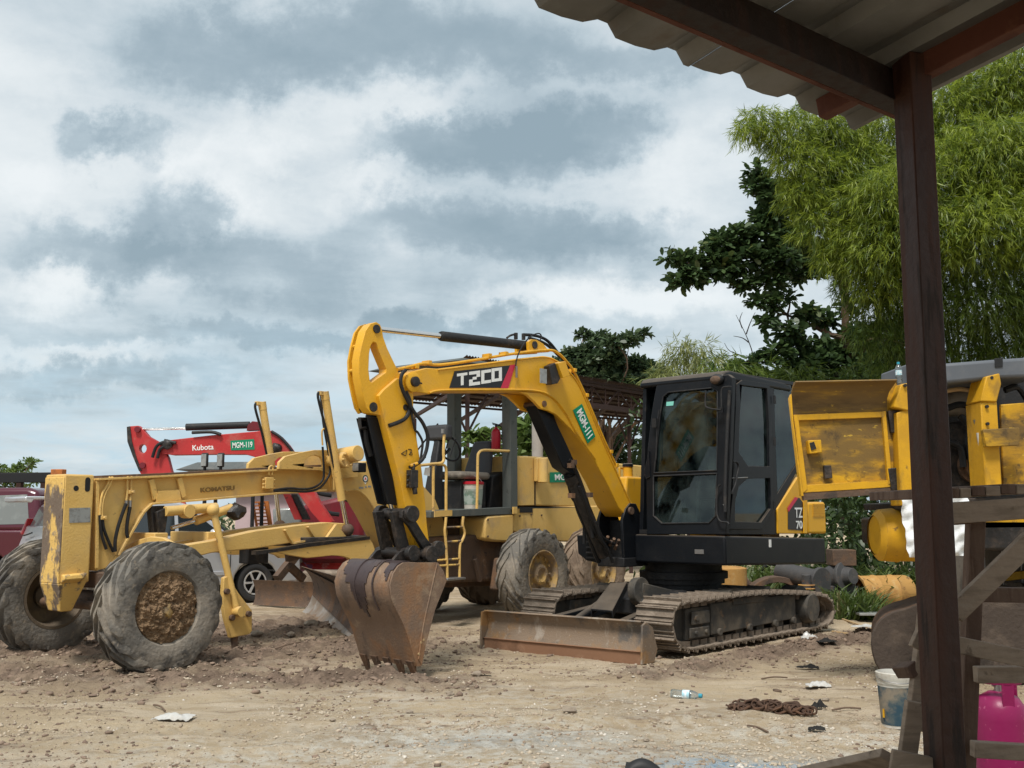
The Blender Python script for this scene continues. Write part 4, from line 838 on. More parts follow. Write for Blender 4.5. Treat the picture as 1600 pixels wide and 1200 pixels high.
# the door stands proud of the side panel
do = [(1136, 827), (1142, 775), (1143, 720), (1149, 600), (1157, 594), (1200, 600), (1203, 660), (1205, 795), (1188, 827)]
m = MB(); m.prism(E.Ss(do, CB1 + .004), (0, .022, 0), [E.Ss(w_, CB1 + .004) for w_ in (dw_u, dw_l)]); door = m.build('door', 'black', cab, bevel=.005)
for w_ in (dw_u, dw_l):
    m = MB(); m.prism(E.Ss(w_, CB1 - .012), (0, -.006, 0)); m.build('door_window', M['glass'], door)
m = MB(); m.prism(E.Ss(qw, CB1 - .012), (0, -.006, 0)); m.build('quarter_window', M['glass'], cab)
m = MB(); m.tube([E.S(x, y, CB1 + .06) for x, y in ((1145, 722), (1151, 722), (1154, 730), (1151, 745), (1149, 757), (1142, 772))], .013); m.build('grab_handle', 'black_dull', door)
m = MB(); m.cyl(E.S(1144, 747, CB1 + .045), E.S(1168, 746, CB1 + .04), .007, n=6); m.build('door_latch', 'steel', door)
m = MB(); 
for y in (625, 690, 790): p = E.S(1207, y, CB1); m.cyl((p.x, CB1 + .03, p.z - .05), (p.x, CB1 + .03, p.z + .05), .016, n=8)
m.build('hinge', 'black_dull', door)
# red letter on a stored bottle inside, roof, back, right side and floor
z_t = E.S(1150, 583, CB1).z; a_t = CF(1140, 588).x; ar = -1.02
def top(a): return z_t + .0 * a
rl = [(a_t + .01, z_t - .11), (a_t + .0, z_t - .05), (a_t - .05, z_t - .005), (a_t - .15, z_t + .02), (ar + .2, z_t + .0), (ar + .02, z_t - .03), (ar, z_t - .11)]
m = MB(); m.prism([(a, CB0 - .01, z) for a, z in rl], (0, CB1 - CB0 + .02, 0)); m.build('roof', 'black', cab, bevel=.035, seg=3)
bh = [(ar, CB0, 1.24), (ar, CB1 - .06, 1.24), (ar, CB1 - .06, z_t - .1), (ar, CB0, z_t - .1)]
m = MB(); m.prism(bh, (.05, 0, 0), [[(ar, CB0 + .12, 1.75), (ar, CB1 - .2, 1.75), (ar, CB1 - .2, z_t - .2), (ar, CB0 + .12, z_t - .2)]]); m.build('back_panel', 'black', cab)
m = MB(); m.prism([(ar + .03, CB0 + .12, 1.75), (ar + .03, CB1 - .2, 1.75), (ar + .03, CB1 - .2, z_t - .2), (ar + .03, CB0 + .12, z_t - .2)], (.006, 0, 0)); m.build('rear_window', M['glass'], cab)
rs = [(.66, CB0 + .05, 1.24), (a_t - .07, CB0 + .05, z_t - .1), (ar + .06, CB0 + .05, z_t - .1), (ar + .06, CB0 + .05, 1.24)]
rw = [(.5, CB0 + .05, 1.7), (a_t - .15, CB0 + .05, z_t - .2), (ar + .2, CB0 + .05, z_t - .2), (ar + .2, CB0 + .05, 1.7)]
m = MB(); m.prism(rs, (0, -.05, 0), [rw]); m.build('side_panel', 'black', cab)
m = MB(); m.prism([p_ + V((0, -.02, 0)) for p_ in map(V, rw)], (0, -.006, 0)); m.build('side_window', M['glass'], cab)
m = MB(); m.box(ar, .66, CB0, CB1 - .06, 1.24, 1.29); m.build('cab_floor', 'black_dull', cab)
# seat, levers, pedals and console behind the glass
m = MB(); m.box(-.55, .0, .18, .68, 1.66, 1.80); m.hexa([(-.62, .18, 1.75), (-.48, .18, 1.75), (-.48, .68, 1.75), (-.62, .68, 1.75), (-.85, .22, 2.45), (-.74, .22, 2.45), (-.74, .64, 2.45), (-.85, .64, 2.45)]); m.box(-.5, -.05, .22, .64, 1.29, 1.66); m.build('seat', 'vinyl', cab, bevel=.03)
m = MB(); m.box(-.4, .25, .0, .14, 1.29, 1.95); m.box(-.4, .2, .74, .90, 1.29, 1.9); m.build('console', 'vinyl', cab, bevel=.02)
for b in (.07, .82): 
    m = MB(); m.tube([(.18, b, 1.9), (.22, b, 2.05), (.2, b, 2.15)], .014); m.cyl((.2, b, 2.12), (.2, b, 2.24), .026, n=10); m.build('lever', 'rubber_hose', cab)
m = MB()
for b in (.33, .5): m.tube([(.45, b, 1.29), (.42, b, 1.7), (.3, b, 1.95)], .012); m.box(.38, .55, b - .05, b + .05, 1.33, 1.37)
m.build('pedal', 'steel', cab)
for x, y in ((1051, 760), (1053, 787)):
    p = CF(x, y, -.10); m = MB(); m.lathe([(0, .03), (0, .044), (.012, .044), (.012, .03)], p, (1, 0, 0), 20); m.build('hand_wheel', 'steel', cab)
m = MB(); p = E.S(1188, 774, .74); m.cyl((p.x, .72, p.z - .18), (p.x, .72, p.z + .14), .12, n=18); m.build('water_container', 'lens', cab)
m = MB(); p = E.S(1188, 774, .88); text_part('8', cab, (p.x, .87, p.z), (-1, 0, 0), (0, 0, 1), .09, 'decal_red', depth=.001, bold=.01)
m = MB(); m.tube([E.S(1173, 770, .86), E.S(1172.5, 799, .86)], .008, n=6); m.build('red_cable', 'decal_red', cab)
# lamp, mirror, rails, wiper
p = CF(1121, 593, .02); m = MB(); m.blob(p + V((.01, 0, 0)), (.05, .085, .065), 3, .03, 3); lp_ = m.build('roof_lamp', 'black_dull', cab); m = MB(); m.blob(p + V((.035, -.005, -.005)), (.035, .07, .05), 4, .02, 3); m.build('lamp_lens', 'rust_dark', lp_)
m = MB(); m.tube([CF(x, y, .10) for x, y in ((1103, 610), (1102, 631), (1106, 637), (1122, 640), (1127, 637), (1127, 612), (1131, 605), (1143, 604))], .009); mir = m.build('mirror_frame', 'black_dull', cab)
m = MB(); m.prism([CF(x, y, .10) for x, y in ((1121, 637), (1129, 636), (1129, 644), (1120, 644))], (-.03, 0, 0)); m.build('mirror_clamp', 'black', mir)
m = MB(); m.tube([CF(1140, 610, .04), CF(1136, 680, .04), CF(1133, 757, .045), CF(1133, 800, .04)], .02); m.build('handrail', 'black_dull', cab)
m = MB(); m.tube([CF(x, y, .06) for x, y in ((1126, 757), (1121, 765), (1120, 800), (1125, 814), (1136, 816), (1139, 819))], .011); m.build('handrail', 'black_dull', cab)
m = MB(); m.tube([CF(x, y, .03) for x, y in ((1030, 640), (1027, 662), (1026, 690), (1025, 718))], .008); m.box(CF(1027, 662, .02).x, CF(1027, 662, .05).x + .02, CF(1027, 662).y - .03, CF(1027, 662).y + .03, CF(1027, 662).z - .05, CF(1027, 662).z + .06); m.build('wiper', 'black_dull', cab)
m = MB(); m.prism([CF(x, y, .012) for x, y in ((1130, 788), (1134.5, 789), (1135, 794.5), (1131, 793))], (.003, 0, 0)); m.build('white_label', 'white_paint', cab)
m = MB(); m.prism([CF(x, y, .02) for x, y in ((1006, 738), (1014, 705), (1015, 745), (1009, 748))], (-.05, 0, 0)); m.build('side_bracket', 'black', cab)

# ---- engine cover and counterweight behind the cab
ds = [(1215, 795), (1246, 746), (1262, 740), (1262, 834), (1216, 834)]
m = MB(); m.prism(E.Ss(ds, 1.02), (0, -.5, 0)); ec = m.build('engine_cover', 'exc_yellow', exc, bevel=.012)
m = MB(); m.prism(E.Ss([(1255, 785), (1260, 785), (1260, 833), (1255, 833)], 1.03), (0, .012, 0)); m.build('cover_rib', 'exc_yellow', ec)
m = MB(); m.prism(E.Ss([(1231, 797), (1242, 777), (1249, 778), (1254, 785), (1254.5, 829), (1231, 827)], 1.0225), (0, .003, 0)); m.build('decal', 'decal_black', ec)
m = MB(); m.prism(E.Ss([(1230, 794), (1242, 776.5), (1247, 778), (1232, 800)], 1.027), (0, .002, 0)); m.build('red_stripe', 'decal_red', ec)
c = E.S(1248, 801, 1.029); text_part('TZ', ec, c, (-1, 0, 0), (0, 0, 1), abs(E.S(1242, 800, 1.03).x - E.S(1254, 800, 1.03).x), 'white_paint', depth=.001, bold=.02, height=.125)
c = E.S(1249, 820, 1.029); text_part('70', ec, c, (-1, 0, 0), (0, 0, 1), abs(E.S(1243.5, 820, 1.03).x - E.S(1253.5, 820, 1.03).x), 'white_paint', depth=.001, bold=.02, height=.10)
w_ = [(1262, 785), (1289, 784), (1291, 809), (1292, 834), (1263, 834)]
l = E.Ss(w_, 1.02); m = MB(); m.prism(l, (0, -2.0, 0)); cw = m.build('counterweight', 'exc_yellow', exc, bevel=.03, seg=3)
m = MB()
for k in range(8): q0, q1 = E.S(1270, 788 + k * 2.6, 1.022), E.S(1288, 788 + k * 2.6, 1.022); m.box(min(q0.x, q1.x), max(q0.x, q1.x), 1.02, 1.03, q0.z - .006, q0.z + .006)
m.build('vent_slat', 'exc_yellow', cw)
m = MB(); m.hexa([(-1.55, -.6, 1.15), (-1.05, -.6, 1.15), (-1.05, .5, 1.15), (-1.55, .5, 1.15), (-1.5, -.6, 1.95), (-1.05, -.6, 2.0), (-1.05, .5, 2.0), (-1.5, .5, 1.95)]); m.build('engine_hood', 'exc_yellow', exc, bevel=.04)
# ================================================================== wheels of any machine
def tyre_mesh(R, W, rr, lugs=0, name='tyre', mt='tyre', lug_h=.034, n=64):
    """tyre about the y axis, centred at the origin; tread bars alternate from side to side"""
    mb = MB(); h = W / 2
    prof = [(-h * .70, rr), (-h * .92, rr + .02), (-h * 1.0, rr + (R - rr) * .35), (-h * 1.0, rr + (R - rr) * .62), (-h * .92, rr + (R - rr) * .86), (-h * .72, R - .022), (-h * .3, R - .004), (0, R), (h * .3, R - .004), (h * .72, R - .022), (h * .92, rr + (R - rr) * .86), (h * 1.0, rr + (R - rr) * .62), (h * 1.0, rr + (R - rr) * .35), (h * .92, rr + .02), (h * .70, rr)]
    mb.lathe(prof, (0, 0, 0), (0, 1, 0), n)
    if lugs:
        for i in range(lugs):
            for s in (1, -1):
                a0 = 2 * math.pi * (i + (.5 if s < 0 else 0)) / lugs; sk = .30 * (1.15 / R); wd = .5 * math.pi / lugs
                pts = []
                for (y, da, top, rb) in ((-.06 * h, -sk * .5, 1, 1), (.45 * h, 0, 1, 1), (.86 * h, sk * .55, .72, .99), (1.02 * h, sk * .8, .25, .93)):
                    pts.append((y * s, a0 + da, R * rb - .03, R * rb + lug_h * top))
                vs = []
                for (y, a, r0, r1) in pts:
                    for (r, k) in ((r0, -1.15), (r0, 1.15), (r1, .8), (r1, -.8)):
                        vs.append((r * math.sin(a + k * wd * .62), y, r * math.cos(a + k * wd * .62)))
                fs = [(0, 1, 2, 3), (12, 13, 14, 15)]
                for q in range(3):
                    o = q * 4; fs += [(o + i2, o + (i2 + 1) % 4, o + 4 + (i2 + 1) % 4, o + 4 + i2) for i2 in range(4)]
                mb.add(vs, fs)
    me = mb.mesh(name, 35); me.materials.append(M[mt]); return me

# ================================================================== PALE YELLOW MOTOR GRADER
G = Frame(-4.25, 10.76, -128.7)
gr = thing('motor_grader', 'old pale yellow motor grader with muddy tyres, long front beam and open driver platform', 'grader', G)
TR = .625
ft_me = tyre_mesh(TR - .03, .37, .335, 17)
rim_front = MB()
rim_front.lathe([(-.13, .335), (-.15, .35), (-.17, .35), (-.17, .32), (-.12, .30), (.06, .28), (.08, .12), (.08, .001)], (0, 0, 0), (0, 1, 0), 40)
rf_me = rim_front.mesh('rim', 35); rf_me.materials.append(M['rim_dark'])
mudc = MB()
R = random.Random(4); nR, nA = 34, 130; vs = []; fs = []
for i in range(nR + 1):
    for j in range(nA):
        r = .345 * i / nR; a = 2 * math.pi * j / nA; d = .10 + .05 * math.cos(r / .345 * 1.5) + ((float(fbm(np.array([r * math.cos(a) + 5.]), np.array([r * math.sin(a) + 5.]), 19, 4, 3, .6)[0]) - .5) * .10 + R.uniform(-.006, .006) if i < nR else 0) - (.05 if i == nR else 0)
        vs.append((r * math.cos(a), d, r * math.sin(a)))
for i in range(nR):
    for j in range(nA): fs.append((i * nA + j, i * nA + (j + 1) % nA, (i + 1) * nA + (j + 1) % nA, (i + 1) * nA + j))
mudc.add(vs, fs); mud_me = mudc.mesh('caked_mud', 0); mud_me.materials.append(M['mud_cake'])
for b, flip in ((1.07, 0), (-1.07, math.pi)):
    t = inst('front_tyre', ft_me, gr, (0, b, TR - .035), (0, 0, flip)); inst('rim', rf_me, t)
    if not flip: inst('caked_mud', mud_me, t, (0, .03, 0)); m = MB(); m.blob((.02, .135, -.02), (.10, .05, .09), 9, .25, 3); m.build('hub', 'rim', t)
    else:
        m = MB(); m.lathe([(-.17, .08), (-.1, .13), (.0, .14), (.05, .1), (.1, .08)], (0, 0, 0), (0, -1, 0), 20); m.build('hub', 'rim_dark', t)
RT = .645
rt_me = tyre_mesh(RT - .02, .40, .335, 16, lug_h=.02)
rm_me = rt_me.copy(); rm_me.materials.clear(); rm_me.materials.append(M['mud_cake2'])
rr = MB(); rr.lathe([(-.15, .335), (.16, .335), (.185, .35), (.19, .33), (.15, .31), (.10, .29), (.10, .16), (.15, .14), (.16, .10), (.13, .06), (.13, .001)], (0, 0, 0), (0, 1, 0), 40)
for k in range(12): a = 2 * math.pi * k / 12; rr.cyl((.235 * math.cos(a), .10, .235 * math.sin(a)), (.235 * math.cos(a), .135, .235 * math.sin(a)), .02, n=6)
for k in range(6): a = 2 * math.pi * k / 6; rr.cyl((.11 * math.cos(a), .14, .11 * math.sin(a)), (.11 * math.cos(a), .165, .11 * math.sin(a)), .018, n=6)
rr_me = rr.mesh('rim', 35); rr_me.materials.append(M['rim'])
for a_ in (-5.93, -7.45):
    for b, flip in ((1.08, 0), (-1.08, math.pi)):
        t = inst('rear_tyre', rt_me if a_ > -7 else rm_me, gr, (a_, b, RT - .02), (0, 0, flip)); inst('rim', rr_me, t)

# ---- nose block
m = MB(); z1 = G.S(120, 741, .185).z
n_a1 = G.S(101, 742, .185).x; n_a0 = G.S(148, 742, .185).x
m.hexa([(n_a0, -.19, .80), (n_a1, -.19, .80), (n_a1, .185, .80), (n_a0, .185, .80), (n_a0, -.19, z1), (n_a1, -.19, z1), (n_a1, .185, z1), (n_a0, .185, z1)])
nose = m.build('nose_block', 'grader_yellow', gr, bevel=.018)
m = MB(); m.box(n_a1 - .01, n_a1 + .006, -.188, .183, .80, z1 - .03); m.build('nose_face', 'grader_worn', nose, bevel=.006)
m = MB(); m.hexa([(n_a0 + .12, -.16, .52), (n_a1 - .08, -.16, .52), (n_a1 - .08, .1, .52), (n_a0 + .12, .1, .52), (n_a0 + .02, -.19, .82), (n_a1 + .01, -.19, .80), (n_a1 + .01, .186, .80), (n_a0 + .02, .186, .82)]); m.build('tow_block', 'grader_worn', nose, bevel=.012)
m = MB(); m.hexa([(n_a0 + .1, .18, .80), (n_a1 - .02, .18, .80), (n_a1 - .02, .25, .84), (n_a0 + .1, .25, .84), (n_a0 + .05, .18, .90), (n_a1 - .02, .18, .89), (n_a1 - .02, .24, .88), (n_a0 + .05, .24, .89)]); m.build('step', 'grader_worn', nose, bevel=.01)
p = G.S(119, 763, .187); m = MB(); m.cyl((p.x, .12, p.z), (p.x, .1865, p.z), .028, n=18); m.build('round_hole', 'car_black', nose)
p = G.S(137, 757, .187); m = MB(); m.prism([V((p.x + x, .186, p.z + z)) for x, z in [(.028 * math.cos(t), .028 * math.sin(t) + (.045 if math.sin(t) >= 0 else -.045)) for t in np.linspace(0, 2 * math.pi, 20, endpoint=False)]], (0, .0015, 0)); m.build('slot', 'car_black', nose)
c = G.Ss([(108, 794), (141, 793), (141, 816), (108, 817)], .187); m = MB(); m.prism(c, (0, .003, 0)); m.build('maker_plate', 'lens', nose)

# ---- main beam
FB = .15
BE = [(148, 748), (260, 743), (400, 735), (502, 730), (525, 734), (525, 765), (506, 766), (417, 772), (300, 782), (235, 787), (222, 800), (210, 820), (195, 845), (182, 868), (165, 888), (150, 892)]
m = MB(); l, v, _ = side_prism(G, BE, FB, -FB); m.prism(l, v); beam = m.build('front_beam', 'grader_yellow', gr, bevel=.006)
def strip(pts, b, w, h, name, mt='grader_yellow', par=None):
    mb = MB(); P = [G.S(x, y, b) for x, y in pts]
    for p, q in zip(P, P[1:]): mb.beam(p, q, w, h)
    return mb.build(name, mt, par or beam, bevel=.003)
strip([(150, 749), (260, 744), (400, 736), (502, 731)], FB + .02, .10, .022, 'top_flange')
strip([(506, 766), (417, 772), (300, 782), (236, 787)], FB + .03, .12, .022, 'bottom_flange')
strip([(236, 787), (222, 801), (210, 821), (195, 846), (183, 868)], FB + .02, .08, .022, 'bottom_flange')
strip([(152, 752), (151, 888)], FB + .012, .03, .03, 'edge_rib')
for q in (((236, 749), (243, 780)), ((280, 747), (287, 777))): strip(q, FB + .035, .03, .06, 'gusset')
m = MB(); m.prism(G.Ss([(247, 767), (280, 765), (283, 781), (243, 785)], FB + .05), (0, .006, 0)); m.build('gusset_plate', 'grader_yellow', beam)
strip([(150, 745.5), (260, 741), (400, 733), (500, 728)], .0, .22, .03, 'cover_strip', 'rust_dark')
# cast maker's name
c0, c1 = G.S(313, 766, FB), G.S(366, 762, FB); xd = (c1 - c0).normalized()
text_part('KOMATSU', beam, (c0 + c1) / 2 + V((0, .004, 0)), xd, (0, 0, 1), (c1 - c0).length, 'cast_letter', depth=.006, bold=.02, height=.052)
for pp in (((172, 745), (168, 757), (160, 772), (157, 790), (156, 805), (157, 822), (160, 840), (166, 858)), ((176, 745), (172, 757), (164, 773), (160, 790), (159.5, 806), (162, 825), (168, 842), (177, 862))):
    m = MB(); m.tube([G.S(x, y, FB + .035) for x, y in pp[:5]], .013); m.build('hydraulic_pipe', 'grader_yellow', beam)
    m = MB(); m.tube([G.S(x, y, FB + .04) for x, y in pp[4:]], .016); m.build('hose', 'rubber_hose', beam)
for x0, pp in ((199, ((197, 787), (191, 803), (184, 825), (180, 845), (180, 862))), (205, ((203, 792), (199, 815), (198, 832), (200, 840)))):
    m = MB(); m.tube([G.S(x, y, FB + .035) for x, y in ((x0 + 1, 744), (x0, 755), (x0, 770), (x0 - 1.5, 782))], .012); m.build('hydraulic_pipe', 'grader_yellow', beam)
    m = MB(); m.cyl(G.S(x0 - 1.5, 782, FB + .035), G.S(pp[0][0], pp[0][1] + 4, FB + .035), .018, n=8); m.build('hose_fitting', 'steel', beam)
    m = MB(); m.tube([G.S(x, y, FB + .045) for x, y in pp], .019); m.build('hose', 'rubber_hose', beam)
for x, y in ((158, 809), (202, 769)):
    p = G.S(x, y, FB); m = MB(); m.box(p.x - .035, p.x + .035, FB, FB + .06, p.z - .02, p.z + .02); m.cyl((p.x, FB + .05, p.z), (p.x, FB + .085, p.z), .014, n=8); m.build('pipe_clamp', 'grader_yellow', beam, bevel=.004)
m = MB(); c = G.S(420, 754, FB + .06); m.box(c.x - .06, c.x + .06, FB, FB + .08, c.z - .075, c.z + .06)
for s in (-1, 1):
    for zz in (-.06, -.02, .03): m.cyl((c.x + s * .06, FB + .06, c.z + zz), (c.x + s * .09, FB + .06, c.z + zz), .014, n=6)
m.build('valve_block', 'grader_yellow', beam, bevel=.006)
for pp in (((420, 742), (421, 730), (426, 729), (425, 742)),): m = MB(); m.tube([G.S(x, y, FB + .05) for x, y in pp], .012); m.build('hydraulic_pipe', 'grader_yellow', beam)
for pp in (((428, 766), (450, 763), (480, 764), (497, 758), (505, 748), (506, 735), (505, 712), (504, 698)), ((428, 767), (455, 767), (480, 768), (500, 762), (513, 745), (516, 730), (512, 700), (505, 660), (502, 625), (501, 614))):
    m = MB(); m.tube([G.S(x, y, .30) for x, y in pp], .014); m.build('hose', 'rubber_hose', beam)
m = MB(); m.tube([G.S(x, y, .34) for x, y in ((504, 696), (503, 675), (506, 670), (511, 672))], .011); m.tube([G.S(x, y, .42) for x, y in ((512, 682), (515, 710), (521, 745), (522, 765))], .011); m.build('hydraulic_pipe', 'grader_yellow', beam)

# ---- saddle and gooseneck down to the rear frame
SA = [(436, 733), (437, 722), (446, 713), (470, 707), (492, 703), (528, 703), (548, 709), (560, 716), (560, 745), (530, 748), (500, 735)]
HO = [(475, 729), (477, 719), (484, 713), (493, 711), (502, 714), (506, 722), (506, 730)]
for b in (.27, -.32):
    m = MB(); l, v, h = side_prism(G, SA, .27, .22, [HO]); o = V((0, b - .27, 0)); m.prism([p + o for p in l], v, [[p + o for p in q] for q in h]); m.build('saddle_plate', 'grader_yellow', gr, bevel=.005)
GN = [(515, 733), (545, 728), (575, 720), (600, 722), (640, 735), (680, 780), (700, 830), (700, 872), (650, 880), (615, 858), (599, 826), (587, 803), (575, 783), (565, 772), (556, 767), (535, 768), (520, 767)]
m = MB(); l, v, _ = side_prism(G, GN, .20, -.20); m.prism(l, v); gn = m.build('gooseneck', 'grader_yellow', gr, bevel=.008)
m = MB(); m.tube([G.S(x, y, .205) for x, y in ((540, 767), (556, 765), (567, 771), (576, 781), (588, 801), (601, 826), (616, 856))], .014, n=6); m.build('weld_flange', 'grader_yellow', gn)
# shield emblem with a faint line of print under it
e = G.S(571, 748, .203)
m = MB(); m.lathe([(0, .048), (.004, .048), (.004, .034)], (e.x, .2, e.z), (0, 1, 0), 24); m.build('emblem_ring', 'blue_paint', gn)
m = MB(); m.cyl((e.x, .2, e.z), (e.x, .203, e.z), .035, n=20); em = m.build('emblem', 'white_paint', gn)
m = MB(); m.prism([(e.x - .018, .203, e.z - .01), (e.x + .018, .203, e.z - .01), (e.x, .203, e.z + .022)], (0, .002, 0)); m.build('emblem_mark', 'decal_red', gn)
m = MB(); m.prism([(e.x - .03, .201, e.z - .036), (e.x + .03, .201, e.z - .036), (e.x, .201, e.z - .075)], (0, .002, 0)); m.build('emblem_point', 'white_paint', gn)
for k, (x0, x1) in enumerate(((561, 568), (570, 573), (575, 580))): q0, q1 = G.S(x0, 762 - k, .203), G.S(x1, 762 - k, .203); m = MB(); m.box(min(q0.x, q1.x), max(q0.x, q1.x), .2, .203, q0.z - .012, q0.z + .012); m.build('faded_print', 'lens', gn)
m = MB(); m.cyl(G.F(560, 708, -2.9) + V((0, .0, 0)), G.F(524, 714, -2.9), .1, n=20); m.build('saddle_cylinder', 'grader_yellow', gr, bevel=.01)
m = MB(); p = G.S(530, 719, .45); m.cyl((p.x, .2, p.z), (p.x, .55, p.z), .075, n=16); m.cyl((p.x, .5, p.z), (p.x, .6, p.z), .10, n=16)
for k in range(6): m.cyl((p.x + .08 * math.cos(k), .58, p.z + .08 * math.sin(k)), (p.x + .08 * math.cos(k), .63, p.z + .08 * math.sin(k)), .018, n=6)
m.build('trunnion', 'grader_yellow', gr, bevel=.006)
p = G.S(569, 729, .5); m = MB(); m.box(p.x - .06, p.x + .07, .36, .48, p.z - .07, p.z + .05); wl2 = m.build('work_lamp', 'black', gr, bevel=.012); m = MB(); m.box(p.x + .07, p.x + .08, .37, .47, p.z - .055, p.z + .04); m.build('lamp_lens', 'lens', wl2)
m = MB(); m.tube([G.S(x, y, .4) for x, y in ((575, 726), (585, 732), (591, 742), (592, 760))], .008); m.build('cable', 'rubber_hose', wl2)
# blade lift cylinders
for b, pts in ((.52, ((507, 612), (530, 735), (534, 782), (543, 828))), (-.52, ((409, 628), (426, 720), (431, 770), (437, 822)))):
    P = [G.S(x, y, b) for x, y in pts]; m = MB(); d = (P[2] - P[0]).normalized(); L_ = (P[2] - P[0]).length
    m.lathe([(0, .001), (0, .052), (.10, .052), (.10, .049), (L_, .049), (L_, .001)], P[0], d, 18); lc = m.build('lift_cylinder', 'grader_yellow', gr)
    m = MB(); m.cyl(P[2], P[3], .028, n=12); m.build('cylinder_rod', 'chrome', lc)
    m = MB(); m.blob(P[3], .08, 3, .02, 2); m.build('ball_joint', 'rust_dark', lc)
    m = MB(); m.tube([P[0] + V((.07, 0, -.01)), P[0] + V((.10, 0, -.08)), P[0].lerp(P[1], .5) + V((.09, 0, 0)), P[1] + V((.07, 0, 0))], .016); m.build('hose', 'rubber_hose', lc)
    m = MB(); m.box(P[0].x - .02, P[0].x + .09, P[0].y - .03, P[0].y + .03, P[0].z - .05, P[0].z + .0); m.build('port', 'grader_yellow', lc, bevel=.004)

# ---- two mirrors on the beam
for x, y, b in ((315, 719, -.1), (340, 719, .05)):
    p = G.S(x, y, b); m = MB(); m.box(p.x - .06, p.x - .03, b - .055, b + .055, p.z - .08, p.z + .085); mr_ = m.build('head_lamp', 'car_black', gr, bevel=.012); m = MB(); m.box(p.x - .03, p.x - .022, b - .045, b + .045, p.z - .065, p.z + .07); m.build('lamp_lens', 'lens', mr_)
    m = MB(); m.beam((p.x - .045, b, p.z - .2), (p.x - .045, b, p.z - .07), .02, .03); m.build('bracket', 'car_black', mr_)

# ---- axle, arch and tie pieces
ar_ = [(172, 873), (190, 856), (212, 844), (235, 838), (254, 840), (268, 848), (280, 862), (262, 890), (240, 880), (205, 885), (178, 900)]
m = MB(); m.prism(G.Fs(ar_, -.30), (-.05, 0, 0)); m.build('axle_arch', 'grader_yellow', gr, bevel=.01)
m = MB(); m.cyl((.0, -.95, .60), (.0, .95, .62), .085, n=16); m.cyl((.16, -.85, .55), (.16, .8, .57), .045, n=12); m.build('front_axle', 'rust_dark', gr)
m = MB(); m.beam((.05, -.9, .62), (.05, -.35, .80), .16, .14); m.beam((.05, -.35, .8), (.05, .3, .82), .18, .16); m.build('axle_beam', 'rust_dark', gr, bevel=.02)
# steering / shift cylinders under the beam
m = MB(); p0, p1 = G.S(258, 799, .3), G.S(338, 793, .3); m.cyl(p0, p1, .055, n=14); m.cyl(G.S(292, 799, .3) + V((0, -.06, 0)), G.S(292, 799, .3) + V((0, .06, 0)), .075, n=16); m.build('shift_cylinder', 'grader_yellow', gr, bevel=.006)
m = MB(); p0, p1 = G.S(305, 814, .22), G.S(362, 793, .22); m.cyl(p0, p1, .05, n=14); sc_ = m.build('shift_cylinder', 'grader_yellow', gr, bevel=.006); m = MB(); m.cyl(G.S(268, 825, .22), p0, .022, n=12); m.build('cylinder_rod', 'chrome', sc_)
m = MB(); m.prism(G.Ss([(236, 791), (258, 790), (260, 805), (256, 836), (248, 840), (240, 832)], .2), (0, -.1, 0)); m.prism(G.Ss([(245, 800), (262, 792), (262, 808), (258, 836), (250, 838)], .3), (0, -.04, 0)); m.build('hanger', 'grease', gr, bevel=.008)
m = MB(); p = G.S(367, 800, .22); m.blob(p, (.12, .12, .1), 5, .2, 2); m.build('swivel', 'grease', gr)
# leaning link and its plate
P0, P1 = G.S(333, 797, .50), G.S(370, 955, .62)
m = MB(); m.cyl(P0, P1, .038, n=12); m.blob(P0, .07, 2, .03, 2); m.cyl(P1 + V((0, -.05, 0)), P1 + V((0, .09, 0)), .055, n=14); m.build('lean_link', 'grader_yellow', gr)
m = MB(); m.prism(G.Ss([(350, 903), (356, 900), (374, 928), (394, 954), (394, 986), (390, 991), (361, 997), (352, 965), (348, 940)], .60), (0, -.06, 0)); lpz = m.build('link_plate', 'grader_yellow', gr, bevel=.008)
for x, y in ((361, 965), (387, 959), (353, 924)): p = G.S(x, y, .6); m = MB(); m.cyl((p.x, .58, p.z), (p.x, .64, p.z), .032, n=12); m.build('bolt_head', 'rust_dark', lpz, bevel=.005)
m = MB(); p = G.S(367, 996, .58); m.hexa([(p.x - .03, .54, .0), (p.x + .0, .54, .0), (p.x + .0, .58, .0), (p.x - .03, .58, .0), (p.x - .04, .53, p.z + .05), (p.x + .04, .53, p.z + .05), (p.x + .04, .59, p.z + .05), (p.x - .04, .59, p.z + .05)]); m.build('scarifier_tooth', 'rust_dark', lpz)

# ---- drawbar, circle and blade
DB = [(262, 868), (280, 853), (330, 845), (400, 829), (470, 820), (510, 816), (545, 818), (552, 836), (540, 838), (500, 841), (450, 849), (400, 857), (330, 864), (285, 876)]
m = MB(); m.prism(G.Ss(DB, .48), (0, -.14, 0)); db = m.build('drawbar', 'grader_yellow', gr, bevel=.01)
m = MB(); P = [G.S(x, y, .48) for x, y in DB]; m.prism([V((p.x, .08, p.z)) for p in P], (0, -.14, 0)); m.build('drawbar_arm', 'grader_yellow', db, bevel=.01)
for q in (-.45, -1.1, -2.6): m = MB(); m.box(q - .08, q + .08, -.36, .36, G.S(430, 838, .48).z - .09, G.S(430, 838, .48).z + .06); m.build('cross_member', 'grader_yellow', db, bevel=.01)
m = MB(); m.prism(G.Ss([(507, 840), (522, 819), (537, 838)], .49), (0, .05, 0)); m.build('gusset', 'grader_yellow', db)
m = MB()
for q in (((445, 828), (457, 849)), ((481, 823), (493, 842)), ((457, 849), (493, 842))): m.beam(G.S(*q[0], .5), G.S(*q[1], .5), .04, .02)
m.build('guide_rib', 'grader_yellow', db)
zc = G.S(500, 846, .6).z; ac_ = -2.75
